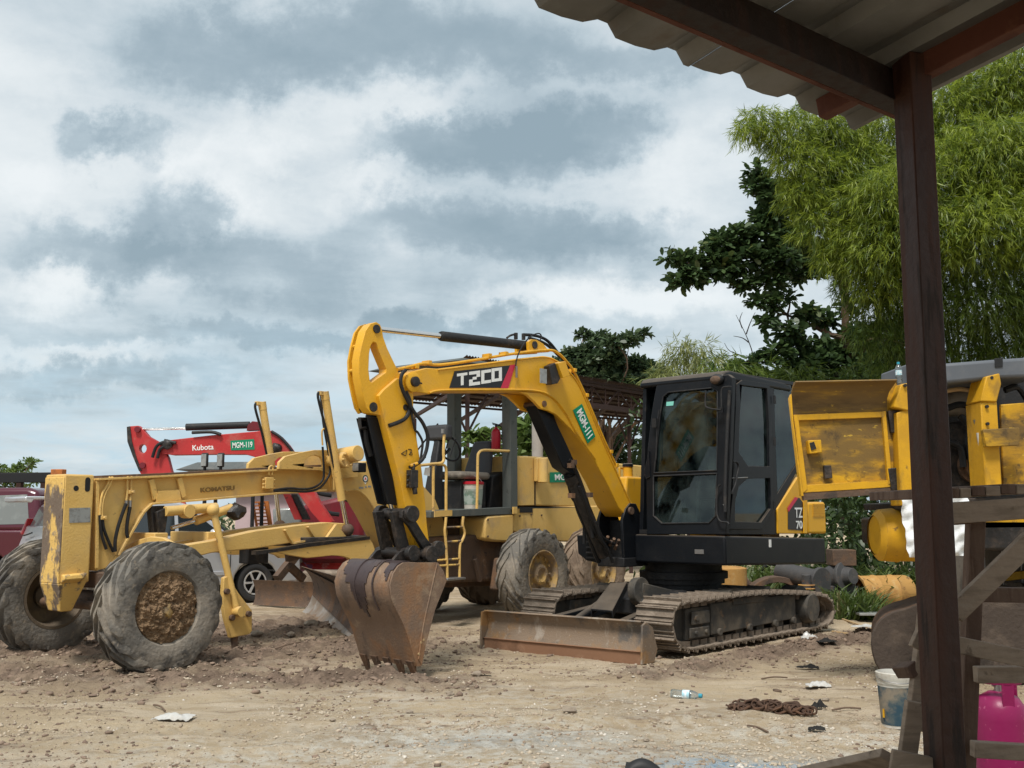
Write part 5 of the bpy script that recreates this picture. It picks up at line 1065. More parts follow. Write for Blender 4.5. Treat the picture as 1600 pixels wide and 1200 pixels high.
m = MB(); m.lathe([(-.05, .58), (-.05, .72), (.05, .72), (.05, .58)], (ac_, 0, zc), (0, 0, 1), 44, closed=True); cir = m.build('circle_ring', 'grease', gr, bevel=.006)
for p in ((402, 868),): q = G.S(*p, .3); m = MB(); m.box(q.x - .16, q.x + .12, .12, .3, q.z - .09, q.z + .09); m.build('ring_guide', 'black_dull', cir, bevel=.006)
SP = [(430, 862), (480, 853), (560, 844), (577, 840), (583, 850), (592, 876), (551, 877), (545, 872), (535, 869), (519, 868), (500, 870), (480, 872), (455, 868)]
m = MB(); m.prism(G.Ss(SP, .84), (0, -.06, 0)); m.build('circle_side_plate', 'grader_yellow', cir, bevel=.006)
m = MB(); m.prism(G.Ss([(400, 861), (430, 858), (480, 849), (578, 838), (578, 843), (480, 855), (430, 863), (400, 867)], .85), (0, -.08, 0)); m.build('grease_strip', 'grease', cir); m = MB(); P = [G.S(x, y, .84) for x, y in SP]; m.prism([V((p.x, -.5, p.z)) for p in P], (0, -.06, 0)); m.build('circle_side_plate', 'grader_yellow', cir)  # thin dark strip along the top of the near side plate
for pts in (((448, 872), (492, 860)), ((452, 884), (474, 905))): m = MB(); m.beam(G.S(*pts[0], .3), G.S(*pts[1], .3), .07, .09); m.build('blade_lift_bracket', 'rust_dark', cir, bevel=.006)
# mouldboard, curved, standing across the machine
q0, q1 = hz(473, 956), hz(556, 1000); W0, W1 = G.loc(q0), G.loc(q1); along = (W1 - W0).normalized(); W1 = W0 + along * 4.0; fwd = V((along.y, -along.x, 0))
if G.w(fwd).x - G.w(V((0, 0, 0))).x > 0: fwd = -fwd
mp = [(.13, 0), (.05, .09), (.0, .20), (-.03, .34), (.0, .48), (.08, .60), (.18, .68)]
vs = []; n = len(mp)
mb = MB()
for P in (W0, W1): vs += [P + fwd * (x - .13) + V((0, 0, z)) for x, z in dense([V((x, 0, z)) for x, z in mp], 3) and [(p.x, p.z) for p in dense([V((x, 0, z)) for x, z in mp], 3)]]
n = len(vs) // 2; back = [p - fwd * .03 for p in vs]
mb.add(vs + back, [(i, i + 1, n + i + 1, n + i) for i in range(n - 1)] + [(2 * n + i, 3 * n + i, 3 * n + i + 1, 2 * n + i + 1) for i in range(n - 1)] + [(i, 2 * n + i, 2 * n + i + 1, i + 1) for i in range(n - 1)] + [(n + i, n + i + 1, 3 * n + i + 1, 3 * n + i) for i in range(n - 1)] + [(n - 1, 3 * n - 1, 4 * n - 1, 2 * n - 1), (0, n, 3 * n, 2 * n)])
mold = mb.build('mouldboard', 'rust_dark', gr, smooth=60)
vs2 = [p + fwd * .006 for p in vs]; k = 8; mb = MB(); A = vs2[:k] + vs2[n:n + k]; mb.add(A + [p - fwd * .004 for p in A], [(i, i + 1, k + i + 1, k + i) for i in range(k - 1)] + [(2 * k + i, 3 * k + i, 3 * k + i + 1, 2 * k + i + 1) for i in range(k - 1)]); mb.build('cutting_edge', 'mold', mold, smooth=60)
mb = MB(); A = vs2[k - 1:] + vs2[n + k - 1:]; kk = n - k + 1; mb.add(A, [(i, i + 1, kk + i + 1, kk + i) for i in range(kk - 1)]); fc = mb.build('blade_face', 'rust_dark', mold, smooth=60)

# ---- platform, seat, controls
PBs = .62
m = MB(); l = G.Ss([(673, 799), (740, 795), (808, 792), (808, 803), (740, 806), (673, 809)], PBs); m.prism(l, (0, -1.25, 0)); plat = m.build('platform', 'post', gr, bevel=.006)
m = MB(); m.prism(G.Ss([(678, 798), (705, 797), (705, 806), (678, 808)], PBs + .004), (0, .02, 0)); m.build('platform_edge', 'grader_yellow', plat)
zp = l[0].z + .02
def GP(x, y, b): return G.S(x, y, b)
for pts in (((694, 679), (693, 705), (692, 722), (675, 725), (657, 727)), ((677, 728), (677, 760), (677, 800)), ((684, 725), (692, 726), (697, 733), (697, 760), (697, 798)), ((745, 795), (746, 757), (746.5, 718), (748, 708), (755, 703.5), (775, 704), (802, 705))):
    m = MB(); m.tube([GP(x, y, .60) for x, y in pts], .020); m.build('grab_rail', 'grader_yellow', plat)
m = MB(); p = GP(692, 676, .6); m.cyl(p + V((0, 0, -.01)), p + V((0, 0, .05)), .024, n=10); m.build('rail_clamp', 'steel', plat)
# canopy posts and canopy
pa = G.S(797, 790, .55).x; zpt = G.S(787, 583, .55).z
for b, tx in ((.55, (787, 797)), (-.55, (703, 708))):
    p0, p1 = V((pa, b, zp)), V((pa + .02, b, zpt)); m = MB(); m.beam(p0, p1, .16, .17, (0, 1, 0)); m.build('canopy_post', 'post', gr, bevel=.012)
zr = zpt
m = MB(); rf0, rf1 = pa - .35, pa + 1.55
m.hexa([(rf0, -.9, zr), (rf1, -.9, zr), (rf1, .85, zr), (rf0, .85, zr), (rf0 + .1, -.85, zr + .07), (rf1 - .22, -.85, zr + .07), (rf1 - .22, .8, zr + .07), (rf0 + .1, .8, zr + .07)]); m.build('canopy_roof', 'post', gr, bevel=.02)
# seats and console
m = MB(); s0 = G.S(717, 742, .1); m.box(s0.x - .35, s0.x + .34, -.2, .42, s0.z - .07, s0.z + .04); st = m.build('seat', 'cushion', gr, bevel=.05, seg=3)
sb = G.Ss([(727, 735), (733, 705), (739, 693), (750, 689), (762, 690), (770, 700), (772, 735)], .15); m = MB(); m.hexa([(s0.x - .48, -.15, s0.z), (s0.x - .34, -.15, s0.z), (s0.x - .34, .35, s0.z), (s0.x - .48, .35, s0.z), (s0.x - .62, -.08, s0.z + .52), (s0.x - .50, -.08, s0.z + .52), (s0.x - .50, .28, s0.z + .52), (s0.x - .62, .28, s0.z + .52)]); m.build('backrest', 'vinyl', st, bevel=.07, seg=4)
m = MB(); m.box(s0.x - .3, s0.x + .25, -.12, .36, zp, s0.z - .1); m.build('seat_base', 'black_dull', st, bevel=.01)
c = G.S(685, 676, .1); m = MB(); m.box(c.x - .10, c.x + .06, -.12, .30, c.z - .11, c.z + .11); hd = m.build('instrument_pod', 'vinyl', gr, bevel=.045, seg=3)
m = MB(); m.hexa([(c.x - .02, .0, zp), (c.x + .25, .0, zp), (c.x + .25, .18, zp), (c.x - .02, .18, zp), (c.x - .06, .04, c.z - .1), (c.x + .03, .04, c.z - .1), (c.x + .03, .15, c.z - .1), (c.x - .06, .15, c.z - .1)]); m.build('steering_column', 'black_dull', hd, bevel=.02)
m = MB(); w_ = c + V((-.22, .02, -.22)); ringp = [w_ + V((.06 * math.sin(t) * 1.2, .19 * math.cos(t), .17 * math.sin(t))) for t in np.linspace(0, 2 * math.pi, 25)]; m.tube(ringp, .016, n=7, smooth=False); m.tube([w_, w_ + V((.15, 0, -.12))], .02); m.build('steering_wheel', 'rubber_hose', hd)
m = MB()
for k in range(5): m.tube([(c.x - .05 - .0 * k, -.2 + .12 * k, c.z - .35), (c.x - .13, -.22 + .13 * k, c.z - .12)], .009); m.blob((c.x - .13, -.22 + .13 * k, c.z - .10), .022, k, .02, 1)
m.build('control_levers', 'rubber_hose', hd)
m = MB(); q = G.Ss([(664, 731), (672, 730), (671, 744), (662, 742)], .58); m.prism(q, (0, .003, 0)); m.build('paper_tag', 'white_paint', plat)
m = MB(); m.prism(G.Ss([(790, 735), (792, 795), (765, 795), (770, 745)], .35), (0, -.6, 0)); m.build('side_box', 'black_dull', plat, bevel=.02)
m = MB(); m.prism(G.Ss([(690, 800), (690, 760), (722, 755), (722, 800)], -.2), (0, -.3, 0)); m.build('front_console', 'black_dull', plat, bevel=.02)
# ladder
for pts in (((697, 808), (696, 820), (695, 830), (696.5, 846), (698, 870), (699, 903)), ((724, 807), (723, 820), (726, 833), (722, 845), (719, 850), (718, 870), (718, 902))):
    m = MB(); m.tube([GP(x, y, .66) for x, y in pts], .019); m.build('ladder_rail', 'grader_yellow', plat)
for pts in (((696, 847), (720, 845)), ((696, 824), (724, 823)), ((677, 876), (718, 873)), ((686, 884), (718, 882))):
    m = MB(); m.tube([GP(x, y, .66) for x, y in pts], .014, smooth=False); m.build('rung', 'grader_worn', plat)
m = MB(); p, q = GP(694, 905, .72), GP(723, 902, .72); m.box(q.x, p.x, .58, .78, p.z - .02, p.z + .012); m.build('bottom_step', 'steel', plat, bevel=.008)
m = MB(); m.cyl(GP(672, 850, .35), GP(722, 848, .35), .075, n=16); m.build('transmission_tube', 'grader_yellow', gr)
m = MB(); m.prism(GP_ if False else G.Ss([(720, 850), (764, 846), (766, 870), (740, 884), (725, 890)], .40), (0, -.5, 0)); m.build('frame_bracket', 'grader_worn', gr, bevel=.01)
m = MB(); m.beam(GP(742, 874, .5), GP(750, 908, .5), .05, .05); m.build('strut', 'rust_dark', gr)
m = MB(); m.prism(G.Ss([(663, 812), (760, 806), (790, 850), (800, 900), (780, 915), (700, 918), (668, 905)], .12), (0, -.5, 0)); m.build('rear_frame', 'rust_dark', gr, bevel=.02)
m = MB(); m.prism(G.Ss([(758, 812), (762, 806), (803, 803), (803, 848), (770, 846), (758, 842)], .62), (0, -.5, 0)); m.build('fuel_tank', 'grader_yellow', gr, bevel=.03)
m = MB(); m.prism(G.Ss([(795, 795), (860, 792), (940, 790), (960, 845), (905, 847), (860, 846), (800, 830)], .58), (0, -1.1, 0)); m.build('lower_body', 'grader_yellow', gr, bevel=.02)
# engine hood
HD = [(803, 712), (835, 713), (870, 715), (1010, 728), (1020, 800), (940, 793), (840, 790), (804, 791)]
m = MB(); m.prism(G.Ss(HD, .56), (0, -1.12, 0)); hood = m.build('engine_hood', 'grader_yellow', gr, bevel=.02)
m = MB(); m.prism(G.Ss([(804, 714), (833, 715), (834, 789), (805, 790)], .563), (0, .012, 0)); m.build('hood_door', 'grader_yellow', hood, bevel=.004)
m = MB(); m.cyl(GP(848, 716, .68), GP(848, 754, .68), .078, n=20); m.prism(G.Ss([(834, 716), (842, 714), (842, 755), (834, 752)], .58), (0, .07, 0)); m.build('filter_canister', 'grader_yellow', hood, bevel=.008)
plate(G, ((859, 738), (898, 737), (898, 753), (859, 754)), .578, 'MGM', hood, .62)
for q, w__ in ((((836, 716), (836, 790)), .012), (((803, 793), (935, 793.5)), .022), (((757, 806), (806, 805)), .012)): m = MB(); m.beam(GP(*q[0], .569), GP(*q[1], .569), .012, w__, (0, 1, 0)) if q[0][0] == q[1][0] else m.beam(GP(*q[0], .574), GP(*q[1], .574), .012, w__); m.build('panel_seam', 'car_black', hood)
m = MB(); m.prism(G.Ss([(812, 794), (832, 793.5), (832, 801), (812, 801)], .586), (0, .004, 0)); m.build('step_recess', 'car_black', hood)
for x, y in ((812, 806), (830, 804), (846, 805), (762, 812), (762, 838)): p = GP(x, y, .585 if x > 800 else .625); m = MB(); m.cyl(p, p + V((0, .012, 0)), .014, n=8); m.build('bolt', 'rust_dark', hood)
m = MB(); m.prism(G.Ss([(800, 792), (806, 792), (806, 803), (800, 803)], .64), (0, .03, 0)); m.build('bracket', 'grader_yellow', hood, bevel=.004)
m = MB(); m.tube([GP(x, y, .5) for x, y in ((790, 706), (800, 705), (805, 712))], .014); m.build('cable', 'rubber_hose', hood)
# underside things behind the bucket and tandem
for s in (1, -1): m = MB(); m.hexa([(-8.0, .70 * s, .42), (-5.4, .70 * s, .42), (-5.4, .86 * s, .42), (-8, .86 * s, .42), (-7.9, .70 * s, .86), (-5.5, .70 * s, .86), (-5.5, .86 * s, .86), (-7.9, .86 * s, .86)]); m.build('tandem_case', 'rust_dark', gr, bevel=.03)
m = MB(); m.cyl((-6.7, -.9, .64), (-6.7, .9, .64), .16, n=16); m.build('rear_axle', 'rust_dark', gr)
m = MB(); m.hexa([(-6.2, -.45, .5), (-4.2, -.4, .55), (-4.2, .4, .55), (-6.2, .45, .5), (-6.2, -.5, 1.2), (-4.2, -.4, 1.15), (-4.2, .4, 1.15), (-6.2, .5, 1.2)]); m.build('belly_guard', 'rust_dark', gr, bevel=.04)

# things carried on the grader's platform
p = G.w(G.S(775, 703, .38)); fe = thing('fire_extinguisher', 'red fire extinguisher hung on the dark canopy post of the grader', 'extinguisher', loc=(p.x, p.y, p.z))
m = MB(); m.lathe([(0, .001), (0, .06), (.02, .068), (.26, .068), (.30, .05), (.32, .022), (.34, .022)], (0, 0, 0), (0, 0, 1), 20); m.build('cylinder', 'ext_red', fe)
m = MB(); m.cyl((0, 0, .33), (0, 0, .38), .018, n=8); m.beam((-.06, 0, .40), (.06, .02, .37), .02, .012); m.beam((-.05, 0, .38), (.05, .02, .355), .02, .012); m.build('valve_handle', 'car_black', fe)
m = MB(); m.tube([(.02, 0, .36), (.09, .0, .33), (.09, 0, .15)], .009); m.build('hose', 'rubber_hose', fe)
p = G.w(G.S(738, 795, .40)); pb = thing('paint_bucket', 'white plastic bucket with green label standing on the grader platform', 'bucket', loc=(p.x, p.y, p.z))
m = MB(); m.lathe([(0, .001), (0, .13), (.34, .155), (.36, .16), (.36, .15), (.02, .12), (.02, .001)], (0, 0, 0), (0, 0, 1), 28); m.build('pail', 'white_plastic', pb)
m = MB(); m.lathe([(.06, .1375), (.28, .1535), (.28, .150)], (0, 0, 0), (0, 0, 1), 28); m.build('label', 'mg_fire', pb)
m = MB(); m.lathe([(.345, .165), (.375, .165), (.385, .15), (.385, .001)], (0, 0, 0), (0, 0, 1), 28); m.build('lid', 'ext_red', pb)
m = MB(); m.tube([(-.16, 0, .33), (-.10, .0, .43), (0, 0, .47), (.1, 0, .43), (.16, 0, .33)], .006); m.build('handle', 'steel', pb)
# ================================================================== OPEN SHELTER the photograph is taken from
Ed = V((.785, .62, 0)); Nd = V((-.62, .785, 0)); SL = math.tan(math.radians(8.4))
Rd = (Nd - V((0, 0, SL))).normalized()                    # down the roof, away from the viewer
RN = Ed.cross(Rd).normalized()
if RN.z < 0: RN = -RN
PT0 = at(1424, 108, 3.2); RQ = PT0 + V((0, 0, .035))
def on_roof(px, py, off=0.0):
    d = ray(px, py); o = V((0, 0, EYE)); q = RQ + RN * off; return o + d * ((q - o).dot(RN) / d.dot(RN))
hut = thing('shelter', 'open timber shelter with dark post and corrugated tin roof in the top right corner', 'shelter', loc=(0, 0, 0))
# post, leaning a little
pb0 = at(1481, 1290, 3.2); pt0 = at(1424, 100, 3.2); dv = (pt0 - pb0).normalized(); pb0 = pb0 - dv * ((pb0.z + .02) / dv.z)
def quadpost(c0, c1, wx, wy, rot):
    X = V((math.cos(rot), math.sin(rot), 0)) * wx / 2; Y = V((-math.sin(rot), math.cos(rot), 0)) * wy / 2
    return [c0 - X - Y, c0 + X - Y, c0 + X + Y, c0 - X + Y, c1 - X - Y, c1 + X - Y, c1 + X + Y, c1 - X + Y]
m = MB(); m.hexa(quadpost(pb0, pt0 + V((0, 0, .02)), .082, .09, .30)); m.build('post', 'wood_dark', hut, bevel=.004)
def roof_beam(p, q, w, h, off, name, mt):
    a, b = on_roof(*p, off - h / 2), on_roof(*q, off - h / 2); mb = MB(); mb.beam(a, b, w, h, RN); return mb.build(name, mt, hut, bevel=.003)
d_top = on_roof(1410, 150, -.06)
A_ = d_top - Ed * 5.5; B_ = d_top + Ed * .05
m = MB(); m.beam(A_ - Rd * .0, B_, .065, .12, RN); m.build('eave_beam', 'wood_black', hut, bevel=.003)
m = MB(); m.beam(A_ + Rd * .042 - RN * .035, B_ + Rd * .042 - RN * .035, .018, .05, RN); m.build('beam_edge', 'wood_red', hut, bevel=.002)
m = MB(); m.beam(A_ - Rd * .62 + RN * .0, B_ - Rd * .62 + Ed * .3, .05, .09, RN); m.build('purlin', 'wood_black', hut, bevel=.003)
r0 = on_roof(1412, 120, -.035); m = MB(); m.beam(r0 + Rd * .03, r0 - Rd * 6.5, .05, .085, RN); m.build('rafter', 'wood_red', hut, bevel=.003)
r1 = on_roof(1310, 158, -.035); m = MB(); m.beam(r1 + Rd * .07, r1 - Rd * .10, .05, .07, RN); m.build('rafter_tail', 'wood_red', hut, bevel=.003)
# corrugated sheets, ridges running down the slope
CN = on_roof(1335, 203, 0)                                 # the far corner
wave = .30; amp = .026; length = 8.5
def corr(nw, e0, name):
    mb = MB(); prof = [(0, 0), (.08, 0), (.17, 1), (.30, 1), (.52, .25), (.80, 0), (1, 0)]
    pts = [((k + t) * wave, h * amp) for k in range(nw) for t, h in prof[:-1]] + [(nw * wave, 0)]
    top = []; n = len(pts)
    for s in (0.0, -length):
        for e, h in pts: top.append(CN - Ed * (e0 + e) - Rd * (-s if False else 0) + Rd * s + RN * (h * 1.6))
    bot = [p - RN * .0015 for p in top]
    mb.add(top + bot, [(i, i + 1, n + i + 1, n + i) for i in range(n - 1)] + [(2 * n + i, 3 * n + i, 3 * n + i + 1, 2 * n + i + 1) for i in range(n - 1)] + [(i, 2 * n + i, 2 * n + i + 1, i + 1) for i in range(n - 1)])
    return mb.build(name, 'zinc', hut, smooth=20)
for k in range(6): 
    o = corr(3, k * 3 * wave - (.0 if k else .0), 'roof_sheet'); o.location = RN * (.002 * (k % 2)) + Rd * (.012 * (k % 3))

# ================================================================== rough timber bench in the shelter
bench = thing('timber_stand', 'rough nailed timber stand of weathered planks behind the dark post', 'wooden stand', loc=(0, 0, 0))
def plank(p, q, w, h, Yp, Yq, name='plank', mt='wood_grey', up=(0, 1, 0), lab=None):
    m = MB(); m.beam(at(p[0], p[1], Yp), at(q[0], q[1], Yq), w, h, up); o = m.build(name, mt, bench, bevel=.003); return o
plank((1525, 790), (1503, 1330), .052, .05, 3.55, 3.55, 'leg', 'wood_brown')
plank((1452, 925), (1428, 1140), .05, .04, 3.36, 3.36, 'leg', 'wood_grey')
plank((1429, 1096), (1398, 1330), .054, .03, 3.32, 3.32, 'leg', 'wood_grey')
plank((1640, 790), (1640, 1330), .085, .05, 3.7, 3.7, 'leg', 'wood_brown')
plank((1483, 802), (1660, 790), .07, .04, 3.42, 3.42, 'front_rail', 'wood_grey')
for k, (x0, x1) in enumerate(((1480, 1500), (1500, 1518), (1518, 1540), (1540, 1564), (1564, 1588), (1588, 1612))):
    mt = ('wood_brown', 'wood_grey')[k % 2]; m = MB(); yy = 768 - (k * 1.5) + (k % 2) * 1.5; p0, p1 = at(x0 + .5, yy, 3.40), at(x1 - .5, yy - .5, 3.40); m.box(p0.x, p1.x, 3.40, 4.15, p0.z - .021, p0.z + .012); m.build('slat', mt, bench, bevel=.003)
plank((1440, 812), (1530, 806), .05, .03, 3.50, 3.50, 'cross_rail', 'wood_brown')
plank((1490, 960), (1612, 842), .062, .03, 3.30, 3.30, 'brace', 'wood_grey')
plank((1530, 929), (1650, 930), .05, .05, 3.62, 3.62, 'cross_rail', 'wood_brown')
plank((1494, 1007), (1650, 1039), .052, .028, 3.28, 3.28, 'cross_rail', 'wood_grey')
plank((1524, 1054), (1650, 1053), .052, .04, 3.45, 3.45, 'cross_rail', 'wood_grey')
plank((1519, 1170), (1650, 1178), .05, .04, 3.45, 3.45, 'cross_rail', 'wood_grey')
plank((1256, 1212), (1392, 1184), .07, .03, 3.9, 3.3, 'floor_rail', 'wood_grey')
plank((1392, 1186), (1470, 1202), .06, .02, 3.2, 3.2, 'foot_board', 'wood_grey')
plank((1404, 1047), (1430, 1046), .04, .04, 3.42, 3.34, 'block', 'wood_brown')
plank((1440, 985), (1428, 1012), .03, .03, 3.31, 3.31, 'knot_piece', 'wood_grey')

# ================================================================== OLD YELLOW EXCAVATOR, engine bay open
RY = 9.0
oex = thing('dismantled_excavator', 'grimy yellow excavator body with its engine bay open behind the dark post', 'excavator', loc=(0, 0, 0))
def RP(pts, Y): return [at(x, y, Y) for x, y in pts]
def slab(pts, Y, dy, name, mt, par=oex, bevel=.006, holes=()):
    mb = MB(); mb.prism(RP(pts, Y), (0, dy, 0), [RP(h, Y) for h in holes]); return mb.build(name, mt, par, bevel=bevel)
# swung-out door: outer skin, curved top, frame, latch
dn = thing  # keep the name short below
door_pts = [(1241, 597), (1402, 593), (1404, 640), (1396, 660), (1397, 767), (1393, 771), (1254, 781), (1245, 720), (1237, 650), (1235, 625)]
door = slab(door_pts, RY, .03, 'engine_door', 'old_yellow', bevel=.004); door['label'] = 'swung out grimy yellow engine door'
# rolled top of the door leaning towards the viewer
mb = MB(); P0 = [at(1240, 652, RY - .005), at(1384, 646, RY - .005)]; rows = []
for k in range(7):
    t = k / 6; y0 = 652 - (652 - 597) * math.sin(t * 1.45) / math.sin(1.45); rows.append((y0, -.01 - .22 * (1 - math.cos(t * 1.45))))
vs = []
for y0, dy in rows: vs += [at(1239 - (2 if y0 < 640 else 0) + max(0, (610 - y0) * .5), y0, RY + dy), at(1386 + (620 - min(y0, 620)) * .7, y0 - 3, RY + dy)]
back = [v + V((0, .02, .012)) for v in vs]; n = len(vs); fs = []
for k in range(6): fs += [(2 * k, 2 * k + 1, 2 * k + 3, 2 * k + 2), (n + 2 * k, n + 2 * k + 2, n + 2 * k + 3, n + 2 * k + 1), (2 * k, 2 * k + 2, n + 2 * k + 2, n + 2 * k), (2 * k + 1, n + 2 * k + 1, n + 2 * k + 3, 2 * k + 3)]
fs += [(n - 2, n - 1, 2 * n - 1, 2 * n - 2), (0, n, n + 1, 1)]
mb.add(vs + back, fs); mb.build('rolled_edge', 'grime', door, smooth=60)
slab([(1242, 648), (1378, 643), (1379, 652), (1243, 657)], RY - .035, .035, 'frame_bar', 'old_yellow_clean', door, .003)
slab([(1255, 758), (1394, 750), (1394, 761), (1256, 770)], RY - .035, .035, 'frame_bar', 'old_yellow_clean', door, .003)
slab([(1240, 648), (1247, 648), (1262, 765), (1254, 771)], RY - .04, .04, 'frame_bar', 'old_yellow_clean', door, .003)
slab([(1378, 643), (1384, 642), (1395, 755), (1388, 757)], RY - .04, .04, 'frame_bar', 'old_yellow_clean', door, .003)
slab([(1234, 622), (1237, 615), (1240, 660), (1256, 775), (1252, 775)], RY - .06, .06, 'door_lip', 'old_yellow_clean', door, .003)
slab([(1254, 770), (1395, 761), (1396, 771), (1255, 782)], RY - .03, .03, 'bottom_lip', 'rust_dark', door, .003)
slab([(1263, 688), (1283, 687), (1285, 707), (1265, 709)], RY - .09, .09, 'latch_box', 'old_yellow_clean', door, .006)
slab([(1265, 692), (1272, 690), (1276, 701), (1268, 704)], RY - .10, .01, 'latch', 'grease', door, .002)
slab([(1288, 727), (1299, 727), (1301, 747), (1289, 748)], RY - .05, .05, 'catch', 'grease', door, .004)
for y in (642, 732): slab([(1388, y), (1407, y - 2), (1408, y + 34), (1393, y + 34)], RY - .05, .05, 'hinge', 'grease', oex, .006); 
# columns, bay, sill
slab([(1401, 645), (1419, 638), (1424, 645), (1432, 790), (1408, 790)], RY - .12, .25, 'corner_post', 'old_yellow_clean', oex, .01)
slab([(1396, 636), (1408, 600), (1421, 598), (1423, 638), (1418, 642)], RY - .14, .25, 'post_cap', 'old_yellow_clean', oex, .01)
slab([(1532, 628), (1558, 627), (1566, 760), (1540, 765)], RY - .14, .3, 'corner_post', 'old_yellow_clean', oex, .01)
slab([(1532, 627), (1541, 588), (1562, 583), (1565, 600), (1558, 628)], RY - .16, .3, 'post_cap', 'old_yellow_clean', oex, .01)
slab([(1536, 671), (1593, 668), (1593, 696), (1541, 698)], RY - .22, .06, 'hinge_plate', 'old_yellow', oex, .006)
slab([(1564, 632), (1640, 626), (1640, 765), (1568, 765)], RY, .04, 'side_cover', 'old_yellow', oex, .008)
slab([(1564, 586), (1640, 574), (1640, 583), (1566, 592)], RY - .05, .1, 'top_bar', 'old_yellow_clean', oex, .004)
for x, y in ((1543, 635), (1544, 662), (1550, 590), (1415, 602)): 
    p = at(x, y, RY - .165); m = MB(); m.cyl(p, p + V((0, .03, 0)), .014, n=10); m.build('bolt_hole', 'car_black', oex)
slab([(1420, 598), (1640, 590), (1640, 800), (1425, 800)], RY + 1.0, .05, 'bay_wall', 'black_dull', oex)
slab([(1408, 786), (1640, 770), (1640, 797), (1410, 797)], RY + .1, 1.0, 'sill', 'grease', oex, .01)
mb = MB(); c = RP([(1470, 568), (1560, 561), (1640, 556), (1640, 588), (1565, 591), (1470, 600)], RY - .1); mb.prism(c, (0, 1.3, .0)); gh = mb.build('engine_hood', 'grey_hood', oex, bevel=.03, seg=3)
slab([(1555, 560), (1567, 559), (1567, 573), (1555, 574)], RY - .11, .02, 'hood_slot', 'car_black', gh, .002)
slab([(1425, 565), (1472, 568), (1472, 600), (1425, 602)], RY + .2, .8, 'hood_side', 'grey_hood', oex, .02)
m = MB(); m.cyl(at(1472, 630, RY + .7), at(1530, 628, RY + .55), .13, n=20); m.build('air_cleaner', 'cushion', oex)
m = MB(); m.lathe([(0, .001), (0, .17), (.05, .17), (.05, .13), (.09, .13), (.09, .05), (.1, .001)], at(1524, 728, RY + .5), (0, -1, 0), 26); m.build('fan_pulley', 'rust_dark', oex)
m = MB(); m.tube([at(1475, 612, RY + .2), at(1500, 608, RY + .2), at(1530, 613, RY + .2)], .02); m.build('pipe', 'straw', oex)
slab([(1475, 660), (1530, 655), (1532, 770), (1478, 775)], RY + .5, .4, 'engine_block', 'grease', oex, .03)
for pp in (((1475, 640), (1500, 632), (1520, 640), (1526, 670)), ((1480, 690), (1500, 700), (1505, 730)), ((1570, 610), (1590, 605), (1605, 625)), ((1500, 650), (1515, 670), (1512, 700), (1520, 740))):
    m = MB(); m.tube([at(x, y, RY + .42) for x, y in pp], .03); m.build('hose', 'rubber_hose', oex)
m = MB(); m.cyl(at(1531, 676, RY - .05), at(1534, 697, RY - .05), .03, n=12); m.build('filter_bowl', 'white_plastic', oex)
m = MB(); m.cyl(at(1527, 655, RY), at(1530, 668, RY), .035, n=12); m.build('filter_head', 'steel', oex)
# rounded counterweight tail below the sill
mb = MB(); prof = []
c0, c1 = at(1367, 836, RY + .35), at(1645, 836, RY + .35); rT = .235
mb.lathe([(0, .001), (0, rT * .72), (.05, rT * .95), (.10, rT), (.44, rT), (.46, rT * .9), (.46, .001)], c0, (1, 0, 0), 32); cwt = mb.build('tail_tube', 'old_yellow_clean', oex)
slab([(1437, 797), (1640, 789), (1640, 824), (1625, 829), (1437, 831)], RY + .15, .6, 'tail_beam', 'old_yellow_clean', oex, .03)
mb = MB(); mb.lathe([(.0, rT * .75), (.045, rT * .98), (.20, rT * 1.035), (.20, rT * 1.0), (.05, rT * .93)], c0 - V((.01, 0, 0)), (1, 0, 0), 32); mb.build('tail_cap', 'old_yellow_clean', cwt)
# its tracks and ring, mostly out of the picture
xo = at(1610, 880, RY).x + 1.35
mb = MB(); mb.box(xo - 2.0, xo + 1.5, RY + .15, RY + 2.4, 1.16, 1.44); mb.build('turntable_deck', 'grease', oex, bevel=.03)
mb = MB(); mb.lathe([(.86, .001), (.86, .62), (1.0, .62), (1.0, .55), (1.16, .55), (1.16, .001)], (xo + .7, RY + 1.3, 0), (0, 0, 1), 32); mb.build('slew_ring', 'grease', oex)
mb = MB(); mb.box(xo - .1, xo + 1.5, RY + .7, RY + 1.9, .42, .88); mb.build('centre_frame', 'rust_dark', oex, bevel=.04)
for yc in (RY + .55, RY + 2.05):
    ra, xa, xb = .36, xo - .55, xo + 2.0; per = 2 * (xb - xa) + 2 * math.pi * ra; nsh = int(per / .15)
    mb = MB(); mb.box(xa, xb, yc - .16, yc + .16, .2, .52); otr = mb.build('track', 'rust_dark', oex, bevel=.02)
    for a_ in (xa, xb): mb = MB(); mb.cyl((a_, yc - .13, ra), (a_, yc + .13, ra), ra - .08, n=22); mb.build('idler', 'rust_dark', otr)
    for k in range(nsh):
        q = per * k / nsh; Ls = xb - xa
        if q < Ls: p, t = V((xa + q, yc, 0)), V((1, 0, 0))
        elif q < Ls + math.pi * ra: a = (q - Ls) / ra; p, t = V((xb + ra * math.sin(a), yc, ra - ra * math.cos(a))), V((math.cos(a), 0, math.sin(a)))
        elif q < 2 * Ls + math.pi * ra: p, t = V((xb - (q - Ls - math.pi * ra), yc, 2 * ra)), V((-1, 0, 0))
        else: a = (q - 2 * Ls - math.pi * ra) / ra; p, t = V((xa - ra * math.sin(a), yc, ra + ra * math.cos(a))), V((-math.cos(a), 0, -math.sin(a)))
        n = V((t.z, 0, -t.x)); yv = n.cross(t); p = p - n * .02 + V((0, 0, .02)); inst('track_shoe', shoe_me, otr, mtx=Matrix(((t.x, yv.x, n.x, p.x), (t.y, yv.y, n.y, p.y), (t.z, yv.z, n.z, p.z), (0, 0, 0, 1))))
